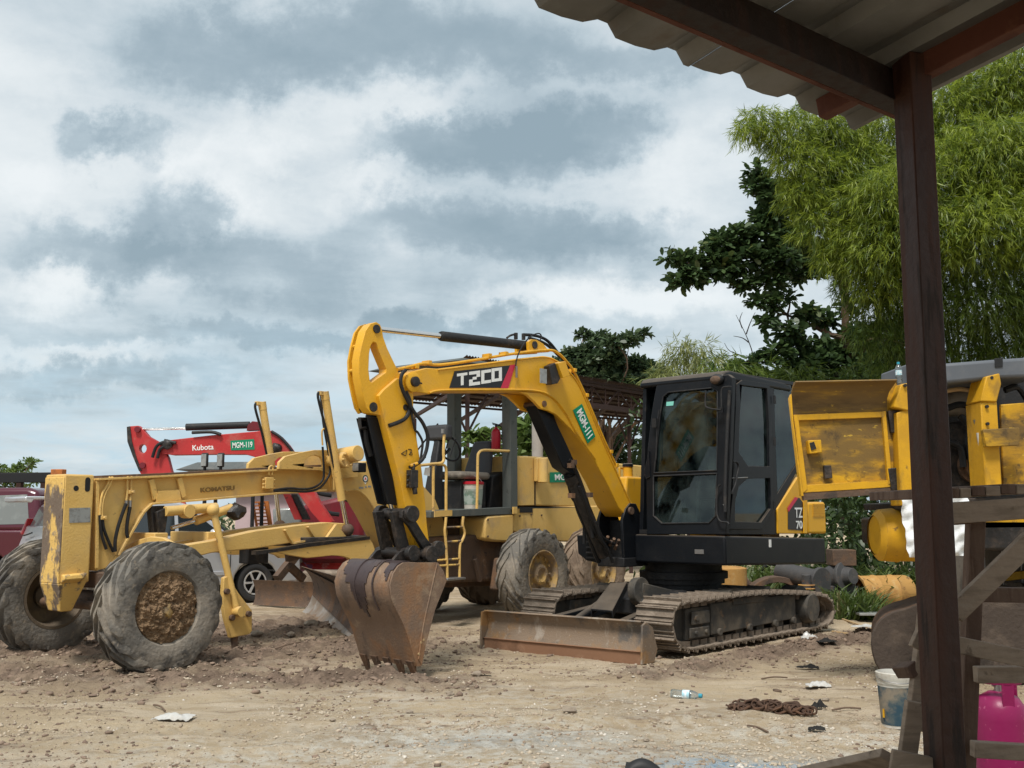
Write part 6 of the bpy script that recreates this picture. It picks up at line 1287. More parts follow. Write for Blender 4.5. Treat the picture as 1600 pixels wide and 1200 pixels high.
# white sheet hung over its rail, behind the post
sheet = MB()
sheet.sheet(at(1407, 772, 8.6), at(1513, 764, 8.6), at(1511, 868, 8.55), at(1418, 871, 8.55), 26, 22, lambda u, v: .022 * math.sin(u * 9 + v * 5) * (.3 + v) + .02 * math.sin(u * 21 - v * 13) + .012 * math.sin(v * 31 + u * 17), .004)
tag(sheet.build('white_sheet', 'cloth', None, smooth=60), 'crumpled white cloth sheet hanging behind the dark shelter post', 'cloth')
# bottle on top of the engine bay
def bottle(name, loc, rot, lab, grp=None, s=1.0):
    t = thing(name, lab, 'bottle', loc=loc, group=grp); t.rotation_euler = rot; t.scale = (s, s, s)
    m = MB(); m.lathe([(0, .001), (0, .028), (.01, .033), (.07, .031), (.075, .033), (.15, .033), (.175, .026), (.195, .013), (.205, .013)], (0, 0, 0), (0, 0, 1), 20); m.build('body', M['clear'], t)
    m = MB(); m.lathe([(.085, .0335), (.135, .0335)], (0, 0, 0), (0, 0, 1), 20); m.build('label', 'bottle_label', t)
    m = MB(); m.lathe([(.198, .001), (.198, .0155), (.222, .0155), (.222, .001)], (0, 0, 0), (0, 0, 1), 16); m.build('cap', 'bottle_blue', t); return t
M['bottle_label'] = mat('pale_blue_wrap', (.35, .58, .66), [((.75, .8, .82), 30, .45, .6, .9)], rough=.4)
p = at(1405, 599, RY); bottle('water_bottle', p, (0, 0, 0), 'clear plastic water bottle standing on the yellow engine bay corner', s=.86)

# ================================================================== old bucket, gas cylinder, pail and others under the shelter edge
ob = thing('excavator_bucket', 'large brown steel excavator bucket lying behind the timber stand', 'bucket', loc=hz(1502, 1058))
o_ = V(ob.location)
lipx = [(0, .02), (-.10, .09), (-.16, .20), (-.18, .34), (-.15, .47), (-.05, .58), (.16, .65), (.5, .70), (2.2, .70)]
L0 = dense([V((x, 0, z)) for x, z in lipx], 3)
def bpt(p, d): return V((p.x - .62 + d * .35, p.y + d, p.z))
for nm, d0, d1 in (('side_wall', -.35, -.31), ('side_wall', .55, .59)):
    m = MB(); m.prism([bpt(p, d0) for p in L0] + [bpt(V((2.2, 0, 0)), d0)], (0, .04, 0)); m.build(nm, 'rust_dark', ob, bevel=.005) if d0 > 0 else m.build(nm, 'mud_dark', ob, bevel=.005)
Lo = [p + V((.04, 0, -.0)) for p in L0]
m = MB(); loop = L0 + list(reversed([p + (V((.6, 0, .35)) - p).normalized() * .03 for p in L0])); m.prism([bpt(p, -.33) for p in loop], (.92 * .35, .92, 0)); m.build('curved_back', 'rust_dark', ob, smooth=60)
gc0 = at(1562, 1115, 5.5); gc = thing('gas_cylinder', 'magenta gas cylinder standing behind the timber stand', 'gas cylinder', loc=(gc0.x, gc0.y, 0))
s_ = .132
m = MB(); m.lathe([(.05, .001), (.05, .11), (.07, s_), (.44, s_), (.50, s_ * .93), (.545, s_ * .72), (.57, s_ * .4), (.575, .001)], (0, 0, 0), (0, 0, 1), 40); m.build('vessel', 'magenta', gc)
m = MB(); m.lathe([(.0, s_ * .9), (.0, s_ * .95), (.06, s_ * .95), (.06, s_ * .9)], (0, 0, 0), (0, 0, 1), 36, closed=True); m.build('foot_ring', 'magenta', gc)
m = MB(); m.lathe([(.635, s_ * .78), (.62, s_ * .86), (.655, s_ * .9), (.672, s_ * .82)], (0, 0, 0), (0, 0, 1), 36, closed=True); m.build('guard_ring', 'magenta', gc)
for a in (.5, 2.6, 4.7): m = MB(); c = V((math.cos(a) * s_ * .78, math.sin(a) * s_ * .78, 0)); tv = V((-math.sin(a), math.cos(a), 0)); m.hexa([c + tv * q + V((0, 0, z)) + c.normalized() * r for z in (.47, .65) for q, r in ((-.03, 0), (.03, 0), (.03, .008), (-.03, .008))]); m.build('guard_stay', 'magenta', gc)
m = MB(); m.cyl((0, 0, .56), (0, 0, .62), .02, n=12); m.cyl((-.03, 0, .61), (.03, 0, .61), .014, n=8); m.build('valve', 'steel', gc)
pl = hz(1402, 1128); pt = thing('paint_pail', 'battered blue and white pail on the ground beside the timber stand', 'pail', loc=(pl.x, pl.y, gz(pl.x, pl.y)))
m = MB(); m.lathe([(0, .001), (0, .105), (.30, .125), (.305, .13), (.33, .13), (.34, .135), (.38, .137), (.385, .128), (.30, .118), (.02, .10), (.02, .001)], (0, 0, 0), (0, 0, 1), 34); m.build('shell', 'white_plastic', pt)
m = MB(); m.lathe([(.02, .1085), (.285, .1255), (.285, .122)], (0, 0, 0), (0, 0, 1), 34); m.build('label', 'blue_paint', pt)
m = MB(); m.lathe([(.33, .001), (.33, .120)], (0, 0, 0), (0, 0, 1), 30); m.build('contents', 'grease', pt)
m = MB(); m.prism([V((.115 * math.cos(t) * 1.03, .115 * math.sin(t) * 1.03, z)) for t, z in ((3.45, .07), (3.6, .07), (3.6, .13), (3.45, .13))], (-.004, -.004, 0)); m.build('yellow_mark', 'old_yellow_clean', pt)
m = MB(); m.tube([(-.137, 0, .35), (-.1, -.1, .33), (0, -.145, .32), (.1, -.1, .33), (.137, 0, .35)], .004, n=6); m.build('handle', 'steel', pt)

# caged white tank and yellow bar seen through the stand
ib = at(1590, 862, 11.2); ibc = thing('caged_tank', 'dirty white plastic tank in a wire cage behind the timber stand', 'tank', loc=(ib.x, ib.y, 0))
m = MB(); m.box(-.36, 1.2, 0, .9, .5, 1.23); m.build('tank', 'cushion', ibc, bevel=.05, seg=3)
for k in range(8): m = MB(); m.cyl((-.38 + .2 * k, -.03, .5), (-.38 + .2 * k, -.03, 1.32), .012, n=7); m.build('cage_bar', 'steel', ibc)
for z in (.62, .85, 1.1, 1.31): m = MB(); m.cyl((-.42, -.045, z), (1.2, -.045, z), .011, n=7); m.build('cage_bar', 'steel', ibc)
m = MB(); m.box(-.4, 1.25, -.05, .95, .36, .49); m.box(-.28, -.15, -.03, .9, 0, .36); m.box(.75, .88, -.03, .9, 0, .36); m.build('pallet', 'wood_brown', ibc, bevel=.01)
yb0, yb1 = at(1558, 903, 10.9), at(1640, 893, 10.9); m = MB(); o0 = V((ib.x, ib.y, 0)); m.beam(yb0 - o0, yb1 - o0, .07, .08); m.beam(yb1 - o0, V((.7, -.05, .62)), .05, .05); m.build('yellow_bar', 'old_yellow_clean', ibc, bevel=.004)
# ================================================================== VEGETATION
def leaf_mat(name, c0, c1, trans=.35, c2=None):
    m = bpy.data.materials.new(name); m.use_nodes = True; nt = m.node_tree; N = nt.nodes; L = nt.links; N.remove(N['Principled BSDF'])
    g = N.new('ShaderNodeNewGeometry'); cr = N.new('ShaderNodeValToRGB'); L.new(g.outputs['Random Per Island'], cr.inputs[0])
    el = cr.color_ramp.elements; el[0].color = (*c0, 1); el[1].color = (*c1, 1)
    if c2: e = el.new(.93); e.color = (*c1, 1); el[2].position = 1; el[2].color = (*c2, 1)
    d = N.new('ShaderNodeBsdfDiffuse'); t = N.new('ShaderNodeBsdfTranslucent'); gl = N.new('ShaderNodeBsdfGlossy'); gl.inputs['Roughness'].default_value = .45
    L.new(cr.outputs[0], d.inputs[0]); L.new(cr.outputs[0], t.inputs[0])
    mx = N.new('ShaderNodeMixShader'); mx.inputs[0].default_value = trans; L.new(d.outputs[0], mx.inputs[1]); L.new(t.outputs[0], mx.inputs[2])
    m2 = N.new('ShaderNodeMixShader'); m2.inputs[0].default_value = .04; L.new(mx.outputs[0], m2.inputs[1]); L.new(gl.outputs[0], m2.inputs[2]); L.new(m2.outputs[0], N['Material Output'].inputs[0])
    return m
M['leaf_dark'] = leaf_mat('dark_broad_leaf', (.036, .07, .027), (.092, .15, .05), .36, (.12, .14, .04))
M['leaf_mid'] = leaf_mat('mid_green_leaf', (.07, .12, .025), (.17, .245, .06), .42)
M['leaf_far'] = leaf_mat('distant_green_leaf', (.04, .07, .034), (.095, .14, .062), .3)
M['leaf_bamboo'] = leaf_mat('yellow_green_bamboo_leaf', (.155, .215, .02), (.36, .435, .05), .5)  # brighter copy, the light on the clump's top put into the colour
M['leaf_bamboo_dark'] = leaf_mat('deep_green_bamboo_leaf', (.06, .105, .016), (.18, .25, .035), .42)  # darker copy: shade painted into inner and lower leaves; also the shrubs' green
M['leaf_pale'] = leaf_mat('pale_yellow_leaf', (.16, .20, .05), (.32, .34, .12), .45)
M['weed'] = leaf_mat('dark_weed_leaf', (.022, .042, .014), (.065, .105, .03), .3)
M['blade'+'_grass'] = leaf_mat('grass_blade', (.05, .088, .018), (.13, .18, .04), .4, (.24, .21, .10))
M['culm'] = mat('bamboo_culm', (.10, .11, .035), [((.18, .16, .06), 3, .5, .7, .7)], rough=.6)

LEAF_BROAD = np.array([(0, 0), (.16, .22), (.25, .62), (.12, .95), (0, 1.0), (-.12, .95), (-.25, .62), (-.16, .22)])
LEAF_OVAL = np.array([(0, 0), (.20, .35), (.16, .75), (0, 1), (-.16, .75), (-.20, .35)])
LEAF_NARROW = np.array([(0, 0), (.042, .3), (0, 1), (-.042, .3)])
def unit(a): return a / np.maximum(np.linalg.norm(a, axis=-1, keepdims=True), 1e-9)
def leaves(P, D, L, shape, R, curl=.25, wid=1.0):
    """one face per leaf: base P, direction D, length L"""
    n = len(P); D = unit(D); rv = unit(R.normal(size=(n, 3)) + np.array([0, 0, 1.6])); X = unit(np.cross(D, rv)); Nn = np.cross(X, D)
    s = shape[None]; co = P[:, None] + (X[:, None] * s[..., :1] * wid + D[:, None] * s[..., 1:2]) * L[:, None, None] - Nn[:, None] * (curl * (s[..., 1:2] ** 2 - 2 * np.abs(s[..., :1])) * L[:, None, None] * .6)
    k = shape.shape[0]; return co.reshape(-1, 3), np.arange(n * k).reshape(n, k)
def blob_points(clusters, n, R, shell=.55):
    w = np.array([c[1][0] * c[1][1] + c[1][0] * c[1][2] for c in clusters]); idx = R.choice(len(clusters), n, p=w / w.sum())
    u = unit(R.normal(size=(n, 3))); r = R.uniform(shell ** 3, 1, n) ** (1 / 3)
    C = np.array([tuple(c[0]) for c in clusters])[idx]; S = np.array([c[1] for c in clusters])[idx]
    return C + u * r[:, None] * S, u, idx
def px_clusters(lst, Y, dY=1.0, flat=.75, depth=1.0, seed=0):
    R = random.Random(seed); out = []
    for t in lst:
        x, y, r = t[:3]; yy = Y + (t[3] if len(t) > 3 else R.uniform(-dY, dY)); rr_ = r / FOC * yy
        out.append((at(x, y, yy), (rr_, rr_ * depth, rr_ * flat)))
    return out
def limb(mb, p, q, r0, r1, R, bend=.12):
    p, q = V(p), V(q); L_ = (q - p).length; mids = [p.lerp(q, t) + V((R.uniform(-1, 1), R.uniform(-1, 1), R.uniform(-.4, 1))) * L_ * bend for t in (.35, .7)]
    mb.tube([p] + mids + [q], r0, 7, True, r1)
def broad_tree(name, clusters, base, n, L, lab, m_leaf, seed, r0=.18, group=None, shape=LEAF_BROAD, fork=.4, cat='tree', rosette=True, spines=None):
    R = np.random.default_rng(seed); rr_ = random.Random(seed); t = thing(name, lab, cat, loc=base, group=group); b = V(base)
    cs = [(V(c) - b, s) for c, s in clusters]; mean = sum((c for c, s in cs), V()) / len(cs)
    mb = MB(); f = V((mean.x * .25, mean.y * .25, mean.z * fork)); mb.tube([V((0, 0, -.1)), f * .5 + V((.1, 0, 0)), f], r0, 9, True, r0 * .7); mb.build('trunk', 'bark', t)
    mb = MB()
    nodes = [f]
    for sp_ in (spines or []):
        P_ = [V(q) - b for q in sp_]; mb.tube([f] + P_, r0 * .5, 8, True, r0 * .12); Q_ = [f] + P_
        nodes += [a.lerp(c_, t_) for a, c_ in zip(Q_, Q_[1:]) for t_ in (.33, .66, 1)]
    for c, s in cs:
        q = min(nodes, key=lambda n_: (n_ - c).length); limb(mb, q, c, r0 * (.28 if not spines else .14), r0 * .05, rr_)
    mb.build('limbs', 'rust_dark', t)
    k = 7 if rosette else 1; m_ = n // k; P, u, idx = blob_points(cs, m_, R, .35)
    P = np.repeat(P, k, 0); u2 = np.repeat(u, k, 0); D = R.normal(size=P.shape) * np.array([1, 1, .45]) + u2 * .7 + np.array([0, 0, .12]); P = P + R.normal(size=P.shape) * L * .18
    co, fc = leaves(P, D, L * R.uniform(.6, 1.2, len(P)), shape, R)
    o = raw_mesh('crown', co, fc, m_leaf); o.parent = t; return t
def feather(name_parent, clusters, n_spray, per, L, m_leaf, seed, shell=.3, down=.9, spread=.35, name='foliage'):
    R = np.random.default_rng(seed); P, u, idx = blob_points(clusters, n_spray, R, shell)
    ax = unit(u * np.array([1, 1, .35]) + R.normal(size=u.shape) * .45 + np.array([0, 0, -down * .35])); tw = R.uniform(.25, .6, n_spray) * L * 2.6
    t = R.uniform(0, 1, (n_spray, per)); Q = P[:, None] + ax[:, None] * (t * tw[:, None])[..., None] + np.array([0, 0, -1.0]) * (t ** 2 * tw[:, None] * .45)[..., None]
    D = ax[:, None] + R.normal(size=Q.shape) * spread + np.array([0, 0, -down]) * R.uniform(.1, 1, (n_spray, per, 1))
    co, fc = leaves(Q.reshape(-1, 3), D.reshape(-1, 3), L * R.uniform(.6, 1.25, n_spray * per), LEAF_NARROW, R, .3)
    o = raw_mesh(name, co, fc, m_leaf); o.parent = name_parent; return o

# the big-leaved tree reaching left over the cab
T1 = [(1182, 268, 16, 0), (1187, 292, 22, 0), (1215, 308, 30, 0), (1200, 340, 24, 0), (1232, 345, 30, .5), (1252, 318, 26, .5),
      (1046, 402, 12, 0), (1070, 410, 16, 0), (1062, 440, 14, 0), (1085, 430, 22, 0), (1105, 405, 22, 0), (1125, 380, 22, 0), (1130, 420, 26, 0), (1155, 370, 22, 0), (1165, 405, 30, 0), (1165, 440, 16, 0), (1195, 370, 28, 0), (1210, 405, 32, 0), (1205, 440, 20, 0), (1240, 380, 32, .6), (1255, 420, 30, .6), (1290, 400, 34, 1),
      (1160, 585, 26, 0), (1130, 590, 20, 0), (1215, 600, 26, 0), (1285, 565, 28, .4), (1345, 545, 28, .8), (1400, 565, 30, 1), (1270, 575, 24, .2), (1350, 575, 26, .6), (1330, 530, 24, .8), (1390, 520, 26, 1), (1250, 540, 20, .4), (1182, 470, 11, 0), (1205, 476, 14, 0), (1232, 464, 13, .5), (1200, 505, 15, 0), (1230, 515, 18, 0), (1262, 490, 15, .4), (1290, 500, 18, .8), (1325, 480, 15, 1), (1345, 520, 18, 1), (1285, 545, 20, .5), (1320, 560, 20, .8), (1375, 550, 22, 1), (1215, 550, 20, 0), (1250, 575, 24, .3), (1180, 572, 20, 0), (1300, 592, 30, .5), (1370, 592, 28, .8)]
c1 = px_clusters(T1, 24, .6, .58, 1.0, 1)
spn = [[at(x, y, 24.6) for x, y in q] for q in (((1320, 470), (1280, 410), (1200, 398), (1130, 408), (1062, 412)), ((1320, 440), (1290, 350), (1235, 325), (1195, 300)), ((1330, 560), (1290, 520), (1230, 492)), ((1345, 560), (1370, 530)), ((1320, 610), (1240, 575), (1190, 560)))]
broad_tree('broadleaf_tree', c1, (at(1340, 800, 25.5).x, 25.5, 0), 15000, .235, 'dark big-leaved tree stretching its limbs left above the black cab', 'leaf_dark', 11, .22, fork=.25, spines=spn)
# tree behind the far shed
T2 = [(912, 522, 10), (935, 528, 14), (960, 535, 16), (985, 530, 14), (1003, 522, 10), (900, 556, 22), (925, 550, 22), (950, 562, 28), (905, 580, 30), (985, 572, 28), (1012, 580, 24), (1035, 588, 18), (940, 595, 34), (985, 602, 30), (880, 570, 22), (1030, 612, 22), (890, 600, 24)]
broad_tree('shade_tree', px_clusters(T2, 42, 1.5, .48, 1.1, 2), (at(950, 800, 43).x, 43, 0), 11000, .27, 'layered dark tree rising behind the rusty shed roof', 'leaf_far', 12, .25)
T3 = [(948, 690, 26), (985, 680, 24), (1005, 715, 28), (965, 735, 30), (930, 730, 26), (900, 700, 30), (870, 690, 26), (1000, 760, 30), (1050, 700, 40), (940, 770, 40)]
broad_tree('shade_tree', px_clusters(T3, 46, 2, .8, 1.0, 3), (at(960, 800, 46).x, 46, 0), 7000, .3, 'dark green tree seen under the shed roof between its posts', 'leaf_far', 13, .2)
# bush behind the grader's seat
T4 = [(738, 682, 9), (752, 676, 10), (766, 690, 13), (742, 694, 9), (722, 693, 6), (785, 688, 14), (800, 676, 14), (818, 662, 14), (815, 690, 22), (835, 676, 22), (836, 705, 24), (812, 716, 24), (775, 712, 16), (860, 690, 24), (880, 710, 24)]
broad_tree('leafy_bush', px_clusters(T4, 19.5, .5, .9, 1.0, 4), (at(815, 800, 19.8).x, 19.8, 0), 1250, .22, 'light green leafy bush behind the seat of the grader', 'leaf_mid', 14, .06, cat='bush')
T5 = [(8, 742, 16), (-12, 735, 18), (26, 738, 14), (40, 728, 12), (52, 722, 7), (20, 760, 20), (46, 748, 12), (-30, 755, 25)]
broad_tree('small_tree', px_clusters(T5, 46, 1, .8, 1.0, 5), (at(10, 800, 46).x, 46, 0), 2600, .22, 'small green tree far left above the maroon vehicle', 'leaf_mid', 15, .12, shape=LEAF_OVAL)

# bamboo clump on the right
B1 = [(1255, 300, 34, 0), (1275, 350, 34, 0), (1300, 395, 26, 0), (1188, 188, 30, 0), (1165, 200, 16, -.3), (1225, 205, 40, 0), (1270, 190, 45, .4), (1310, 215, 50, .5), (1245, 250, 40, 0), (1290, 270, 50, .3), (1340, 260, 55, .5), (1310, 320, 46, .2), (1360, 320, 55, -.4), (1345, 370, 46, -.3), (1400, 300, 60, -.8), (1390, 380, 60, -.6), (1370, 430, 44, -.2), (1330, 405, 26, -.2),
      (1400, 210, 70, .8), (1480, 180, 80, .5), (1560, 150, 80, .3), (1610, 110, 70, 0), (1470, 270, 80, -.5), (1550, 250, 85, -.8), (1615, 240, 80, -.8), (1450, 360, 70, -.8), (1530, 350, 80, -1), (1610, 350, 80, -1)]
B2 = [(1330, 440, 30, .2), (1365, 470, 36, .3), (1390, 520, 36, .5), (1350, 520, 24, .5), (1400, 570, 40, .9), (1420, 450, 56, .4), (1470, 450, 60, 0), (1540, 450, 70, -.4), (1605, 440, 60, -.4), (1430, 500, 30, .8), (1460, 530, 36, .8), (1510, 530, 55, .6), (1580, 530, 60, .4), (1630, 480, 60, 0), (1450, 580, 30, 1.2), (1530, 585, 36, 1.2), (1620, 570, 60, 1)]
cb1, cb2 = px_clusters(B1, 20, .5, .85, .8, 6), px_clusters(B2, 20, .5, .9, .8, 7)
bb = V((at(1530, 800, 21.5).x, 21.5, 0)); bam = thing('bamboo_clump', 'tall feathery yellow-green bamboo clump behind the dark post', 'bamboo', loc=bb)
feather(bam, [(V(c) - bb, s) for c, s in cb1], 13500, 11, .19, 'leaf_bamboo', 21, spread=.46)
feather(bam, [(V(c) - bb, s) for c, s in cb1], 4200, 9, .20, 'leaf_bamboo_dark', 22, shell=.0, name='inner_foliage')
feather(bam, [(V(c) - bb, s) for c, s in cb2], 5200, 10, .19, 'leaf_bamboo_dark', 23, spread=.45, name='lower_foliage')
R = random.Random(8)
for k in range(46):
    x0 = V((R.uniform(-1.3, 1.6), R.uniform(-.6, .7), 0)); c, s = (cb1 + cb2)[(k * 5) % (len(cb1) + len(cb2))]; tip = V(c) - bb + V((R.uniform(-.3, .3), R.uniform(-.3, .3), R.uniform(-.3, .5)))
    h_ = max(tip.z, 4.5); mid = V((x0.x * 1.25 + tip.x * .12, x0.y, h_ * .55)); mid2 = V((x0.x * .8 + tip.x * .5, (x0.y + tip.y) * .5, h_ * .92))
    mb = MB(); mb.tube([x0, mid, mid2, tip], .035, 6, True, .008); mb.build('culm', 'culm', bam)
# pale feathery tree beyond the cab
B3 = [(1060, 548, 22), (1085, 545, 22), (1105, 560, 22), (1070, 570, 24), (1040, 580, 16), (1022, 592, 16), (1120, 575, 20), (1015, 606, 12)]
pb3 = V((at(1075, 800, 33).x, 33, 0)); pale_t = thing('pale_bamboo', 'thin pale yellow bamboo seen just above the cab roof', 'bamboo', loc=pb3); cb3 = [(V(c) - pb3, s) for c, s in px_clusters(B3, 33, .5, .9, .8, 9)]
feather(pale_t, cb3, 420, 8, .34, 'leaf_pale', 31, shell=.2)
for c, s in cb3: mb = MB(); mb.tube([V((R.uniform(-.3, .3), 0, 0)), V((c.x * .4, 0, c.z * .6)), c], .03, 6, True, .008); mb.build('culm', 'culm', pale_t)
B4 = [(1135, 570, 26), (1165, 585, 30), (1200, 590, 30), (1130, 600, 30), (1250, 600, 40), (1330, 600, 40), (1090, 596, 20), (1420, 600, 40), (1300, 640, 50), (1380, 660, 50), (1350, 720, 50), (1300, 740, 40), (1420, 740, 50)]
pb4 = V((at(1230, 800, 22.5).x, 22.5, 0)); sh = thing('bamboo_shrub', 'low olive green bamboo shrubs behind the cab and yellow door', 'bamboo', loc=pb4); cb4 = [(V(c) - pb4, s) for c, s in px_clusters(B4, 22.5, .4, .9, .8, 10)]
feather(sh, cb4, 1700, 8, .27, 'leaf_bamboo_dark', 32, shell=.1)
for c, s in cb4: mb = MB(); mb.tube([V((c.x * .9, c.y, 0)), V((c.x * .95, c.y, c.z * .6)), c], .025, 6, True, .008); mb.build('culm', 'culm', sh)
# leafless branch
bt = at(1172, 600, 25); dead = thing('bare_tree', 'leafless grey branches standing beside the big-leaved tree', 'tree', loc=(bt.x, 25, 0))
def br(mb, pts, r): mb.tube([at(x, y, 25) - V((bt.x, 25, 0)) for x, y in pts], r, 5, True, r * .3)
mb = MB(); mb.tube([V((0, 0, 0)), V((.05, 0, 2.5)), at(1178, 570, 25) - V((bt.x, 25, 0))], .06, 7, True, .03); mb.build('trunk', 'bark', dead)
mb = MB()
for pts in (((1180, 570), (1174, 545), (1164, 520), (1150, 492)), ((1170, 535), (1160, 528), (1146, 525)), ((1166, 522), (1172, 505), (1180, 488)), ((1178, 562), (1160, 556), (1140, 548), (1132, 536)), ((1160, 513), (1156, 500), (1160, 488)), ((1150, 553), (1142, 556), (1132, 553))): br(mb, pts, .018)
mb.build('twigs', 'bark', dead)

# undergrowth and grass along the right bank
def grass(name, boxes, n, L, m_leaf, seed, lab=None):
    R = np.random.default_rng(seed); A = np.array([b[4] for b in boxes]); idx = R.choice(len(boxes), n, p=A / A.sum()); Bx = np.array([b[:4] for b in boxes])[idx]
    x = R.uniform(Bx[:, 0], Bx[:, 1]); y = R.uniform(Bx[:, 2], Bx[:, 3]); z = ground_h(x, y); D = np.stack([R.normal(size=n) * .42, R.normal(size=n) * .42, np.ones(n)], -1)
    ll = L * R.uniform(.35, 1.25, n) * np.array([b[5] for b in boxes])[idx]; co = []; Dn = unit(D); side = unit(np.stack([R.normal(size=n), R.normal(size=n), np.zeros(n)], -1)); P = np.stack([x, y, z - .01], -1); lean = unit(D * np.array([1, 1, 0])) * R.uniform(.1, .8, n)[:, None]
    w = ll * .022 + .004
    for t, ww in ((0, 1), (.35, 1), (.7, .7), (1, .08)):
        c = P + Dn * (ll * t)[:, None] + lean * (ll * t * t * .55)[:, None] - np.array([0, 0, 1]) * (ll * t ** 3 * .25)[:, None]
        co += [c - side * (w * ww)[:, None], c + side * (w * ww)[:, None]]
    co = np.stack(co, 1); b = np.arange(n)[:, None] * 8; f = np.concatenate([np.concatenate([b + 2 * k, b + 2 * k + 1, b + 2 * k + 3, b + 2 * k + 2], 1) for k in range(3)], 0)
    o = raw_mesh(name, co.reshape(-1, 3), f, m_leaf); o['kind'] = 'stuff'; return o
grass('grass', [(5.2, 8.6, 16.5, 18.2, 3, 1.0), (4.55, 5.15, 14.6, 15.4, .42, .75), (5.0, 5.5, 15.2, 16.0, .3, .6), (6.3, 8.0, 14.6, 16.5, .6, .7), (3.2, 4.6, 15.8, 16.6, .5, .7), (6.2, 9.5, 12.6, 15.2, 1.5, .9), (3.4, 6.5, 17.0, 19.0, 1.6, 1.0)], 9000, .75, 'blade_grass', 41)
RW = np.random.default_rng(5); wc_ = [(V((x, y, z)), (r, r * .8, r)) for x, y, z, r in [(5.4 + .55 * i + RW.uniform(-.2, .2), 17.8 + RW.uniform(-.8, 1.2), h, RW.uniform(.5, .8)) for i in range(12) for h in (.4, 1.1, 1.9)]]
P, u, _ = blob_points(wc_, 9000, RW, .3); co, fc = leaves(P, u + RW.normal(size=P.shape) * .8 + np.array([0, 0, -.2]), .17 * RW.uniform(.5, 1.2, len(P)), LEAF_OVAL, RW)
tag(raw_mesh('undergrowth', co, fc, 'weed'), kind='stuff')
RW = np.random.default_rng(6); wc_ = [(V((x, 22.8 + RW.uniform(-.5, .5), z)), (1.0, .6, 1.0)) for x in np.arange(3.5, 15, 1.0) for z in (.7, 2.0, 3.2)]
P, u, _ = blob_points(wc_, 9000, RW, .2); co, fc = leaves(P, u + RW.normal(size=P.shape) * .8 + np.array([0, 0, -.2]), .24 * RW.uniform(.5, 1.2, len(P)), LEAF_OVAL, RW)
tag(raw_mesh('dense_thicket', co, fc, 'weed'), kind='stuff')  # dark leaf mass standing in for the shade among the trunks
# far line of trees
RW = np.random.default_rng(7); wc_ = [(V((x, 88 + RW.uniform(-6, 6), RW.uniform(.4, 1.0))), (3.2, 2, RW.uniform(.8, 1.5))) for x in np.arange(-120, 120, 3.0)]
P, u, _ = blob_points(wc_, 14000, RW, .5); co, fc = leaves(P, u + RW.normal(size=P.shape) * .7, .6 * RW.uniform(.5, 1.2, len(P)), LEAF_OVAL, RW)
tag(raw_mesh('far_treeline', co, fc, 'leaf_far'), kind='stuff')
# ================================================================== FAR SHED
ZS = 4.6
nl, nr_, fl_, fr_ = hz(725, 562, ZS), hz(1075, 621, ZS), hz(636, 627, ZS), hz(1060, 662, ZS)
shed = thing('open_shed', 'open sided shed with rusty corrugated roof and steel trusses behind the machines', 'shed', loc=(0, 0, 0))
def sp(u, v, z=0): return (nl * (1 - u) + nr_ * u) * (1 - v) + (fl_ * (1 - u) + fr_ * u) * v + V((0, 0, z))
NSH = 14
for k in range(NSH):
    u0, u1 = k / NSH, (k + 1) / NSH - .002; mb = MB(); n = 14; T = []
    for v in (-.02, 1.02):
        for i in range(n + 1): T.append(sp(u0 + (u1 - u0) * i / n, v, .035 * (i % 2) + .004 * (k % 2) + .05))
    mb.add(T + [p - V((0, 0, .004)) for p in T], [(i, i + 1, n + 1 + i + 1, n + 1 + i) for i in range(n)] + [(2 * n + 2 + i, 3 * n + 3 + i, 3 * n + 4 + i, 2 * n + 3 + i) for i in range(n)]); mb.build('roof_sheet', 'rust_roof', shed, smooth=0)
for v in np.linspace(.0, 1, 9): mb = MB(); mb.beam(sp(0, v, -.02), sp(1, v, -.02), .05, .06); mb.build('purlin', 'truss', shed)
for v in (0.0,):
    mb = MB(); mb.beam(sp(-.01, v, -.10), sp(1, v, -.10), .06, .05); mb.build('top_chord', 'truss', shed); mb = MB(); mb.beam(sp(-.01, v, -.58), sp(1, v, -.58), .08, .12); mb.build('bottom_chord', 'truss', shed)
    for k in range(16):
        u0, u1 = k / 16, (k + 1) / 16; mb = MB(); mb.beam(sp(u0, v, -.56), sp(u0, v, -.1), .03, .03); mb.build('truss_web', 'truss', shed)
        mb = MB(); a, b = (-.56, -.12) if k % 2 else (-.12, -.56); mb.beam(sp(u0, v, a), sp(u1, v, b), .025, .025); mb.build('truss_web', 'truss', shed)
for u in np.linspace(0, 1, 8):
    mb = MB(); mb.beam(sp(u, 0, -.56), sp(u, 1, -.56), .08, .08); mb.build('tie_beam', 'truss', shed)
for u in (.02, .34, .68, .99):
    for v in (.03, .97):
        mb = MB(); p = sp(u, v, -.5); mb.beam(V((p.x, p.y, -.1)), p, .09, .09, (0, 1, 0)); mb.build('shed_post', 'truss', shed)
        for s in (-1, 1): mb = MB(); mb.beam(V((p.x, p.y, p.z - 1.0)), sp(u + s * .07, v, -.6), .035, .035); mb.build('knee_brace', 'truss', shed)
for z in (2.9, 1.4): mb = MB(); a, b = sp(.3, .97), sp(1, .97); mb.beam(V((a.x, a.y, z)), V((b.x, b.y, z)), .10, .1); mb.build('side_rail', 'truss', shed)
cp_ = at(840, 800, 18.3); m = MB(); m.cyl((0, 0, -.1), (0, 0, 3.15), .10, n=18); m.lathe([(3.15, .10), (3.18, .12), (3.22, .12), (3.22, .001)], (0, 0, 0), (0, 0, 1), 18)
t = m.build('concrete_post', 'concrete', None); t.location = (cp_.x, 18.3, 0); tag(t, 'pale round concrete post standing under the far shed', 'post')

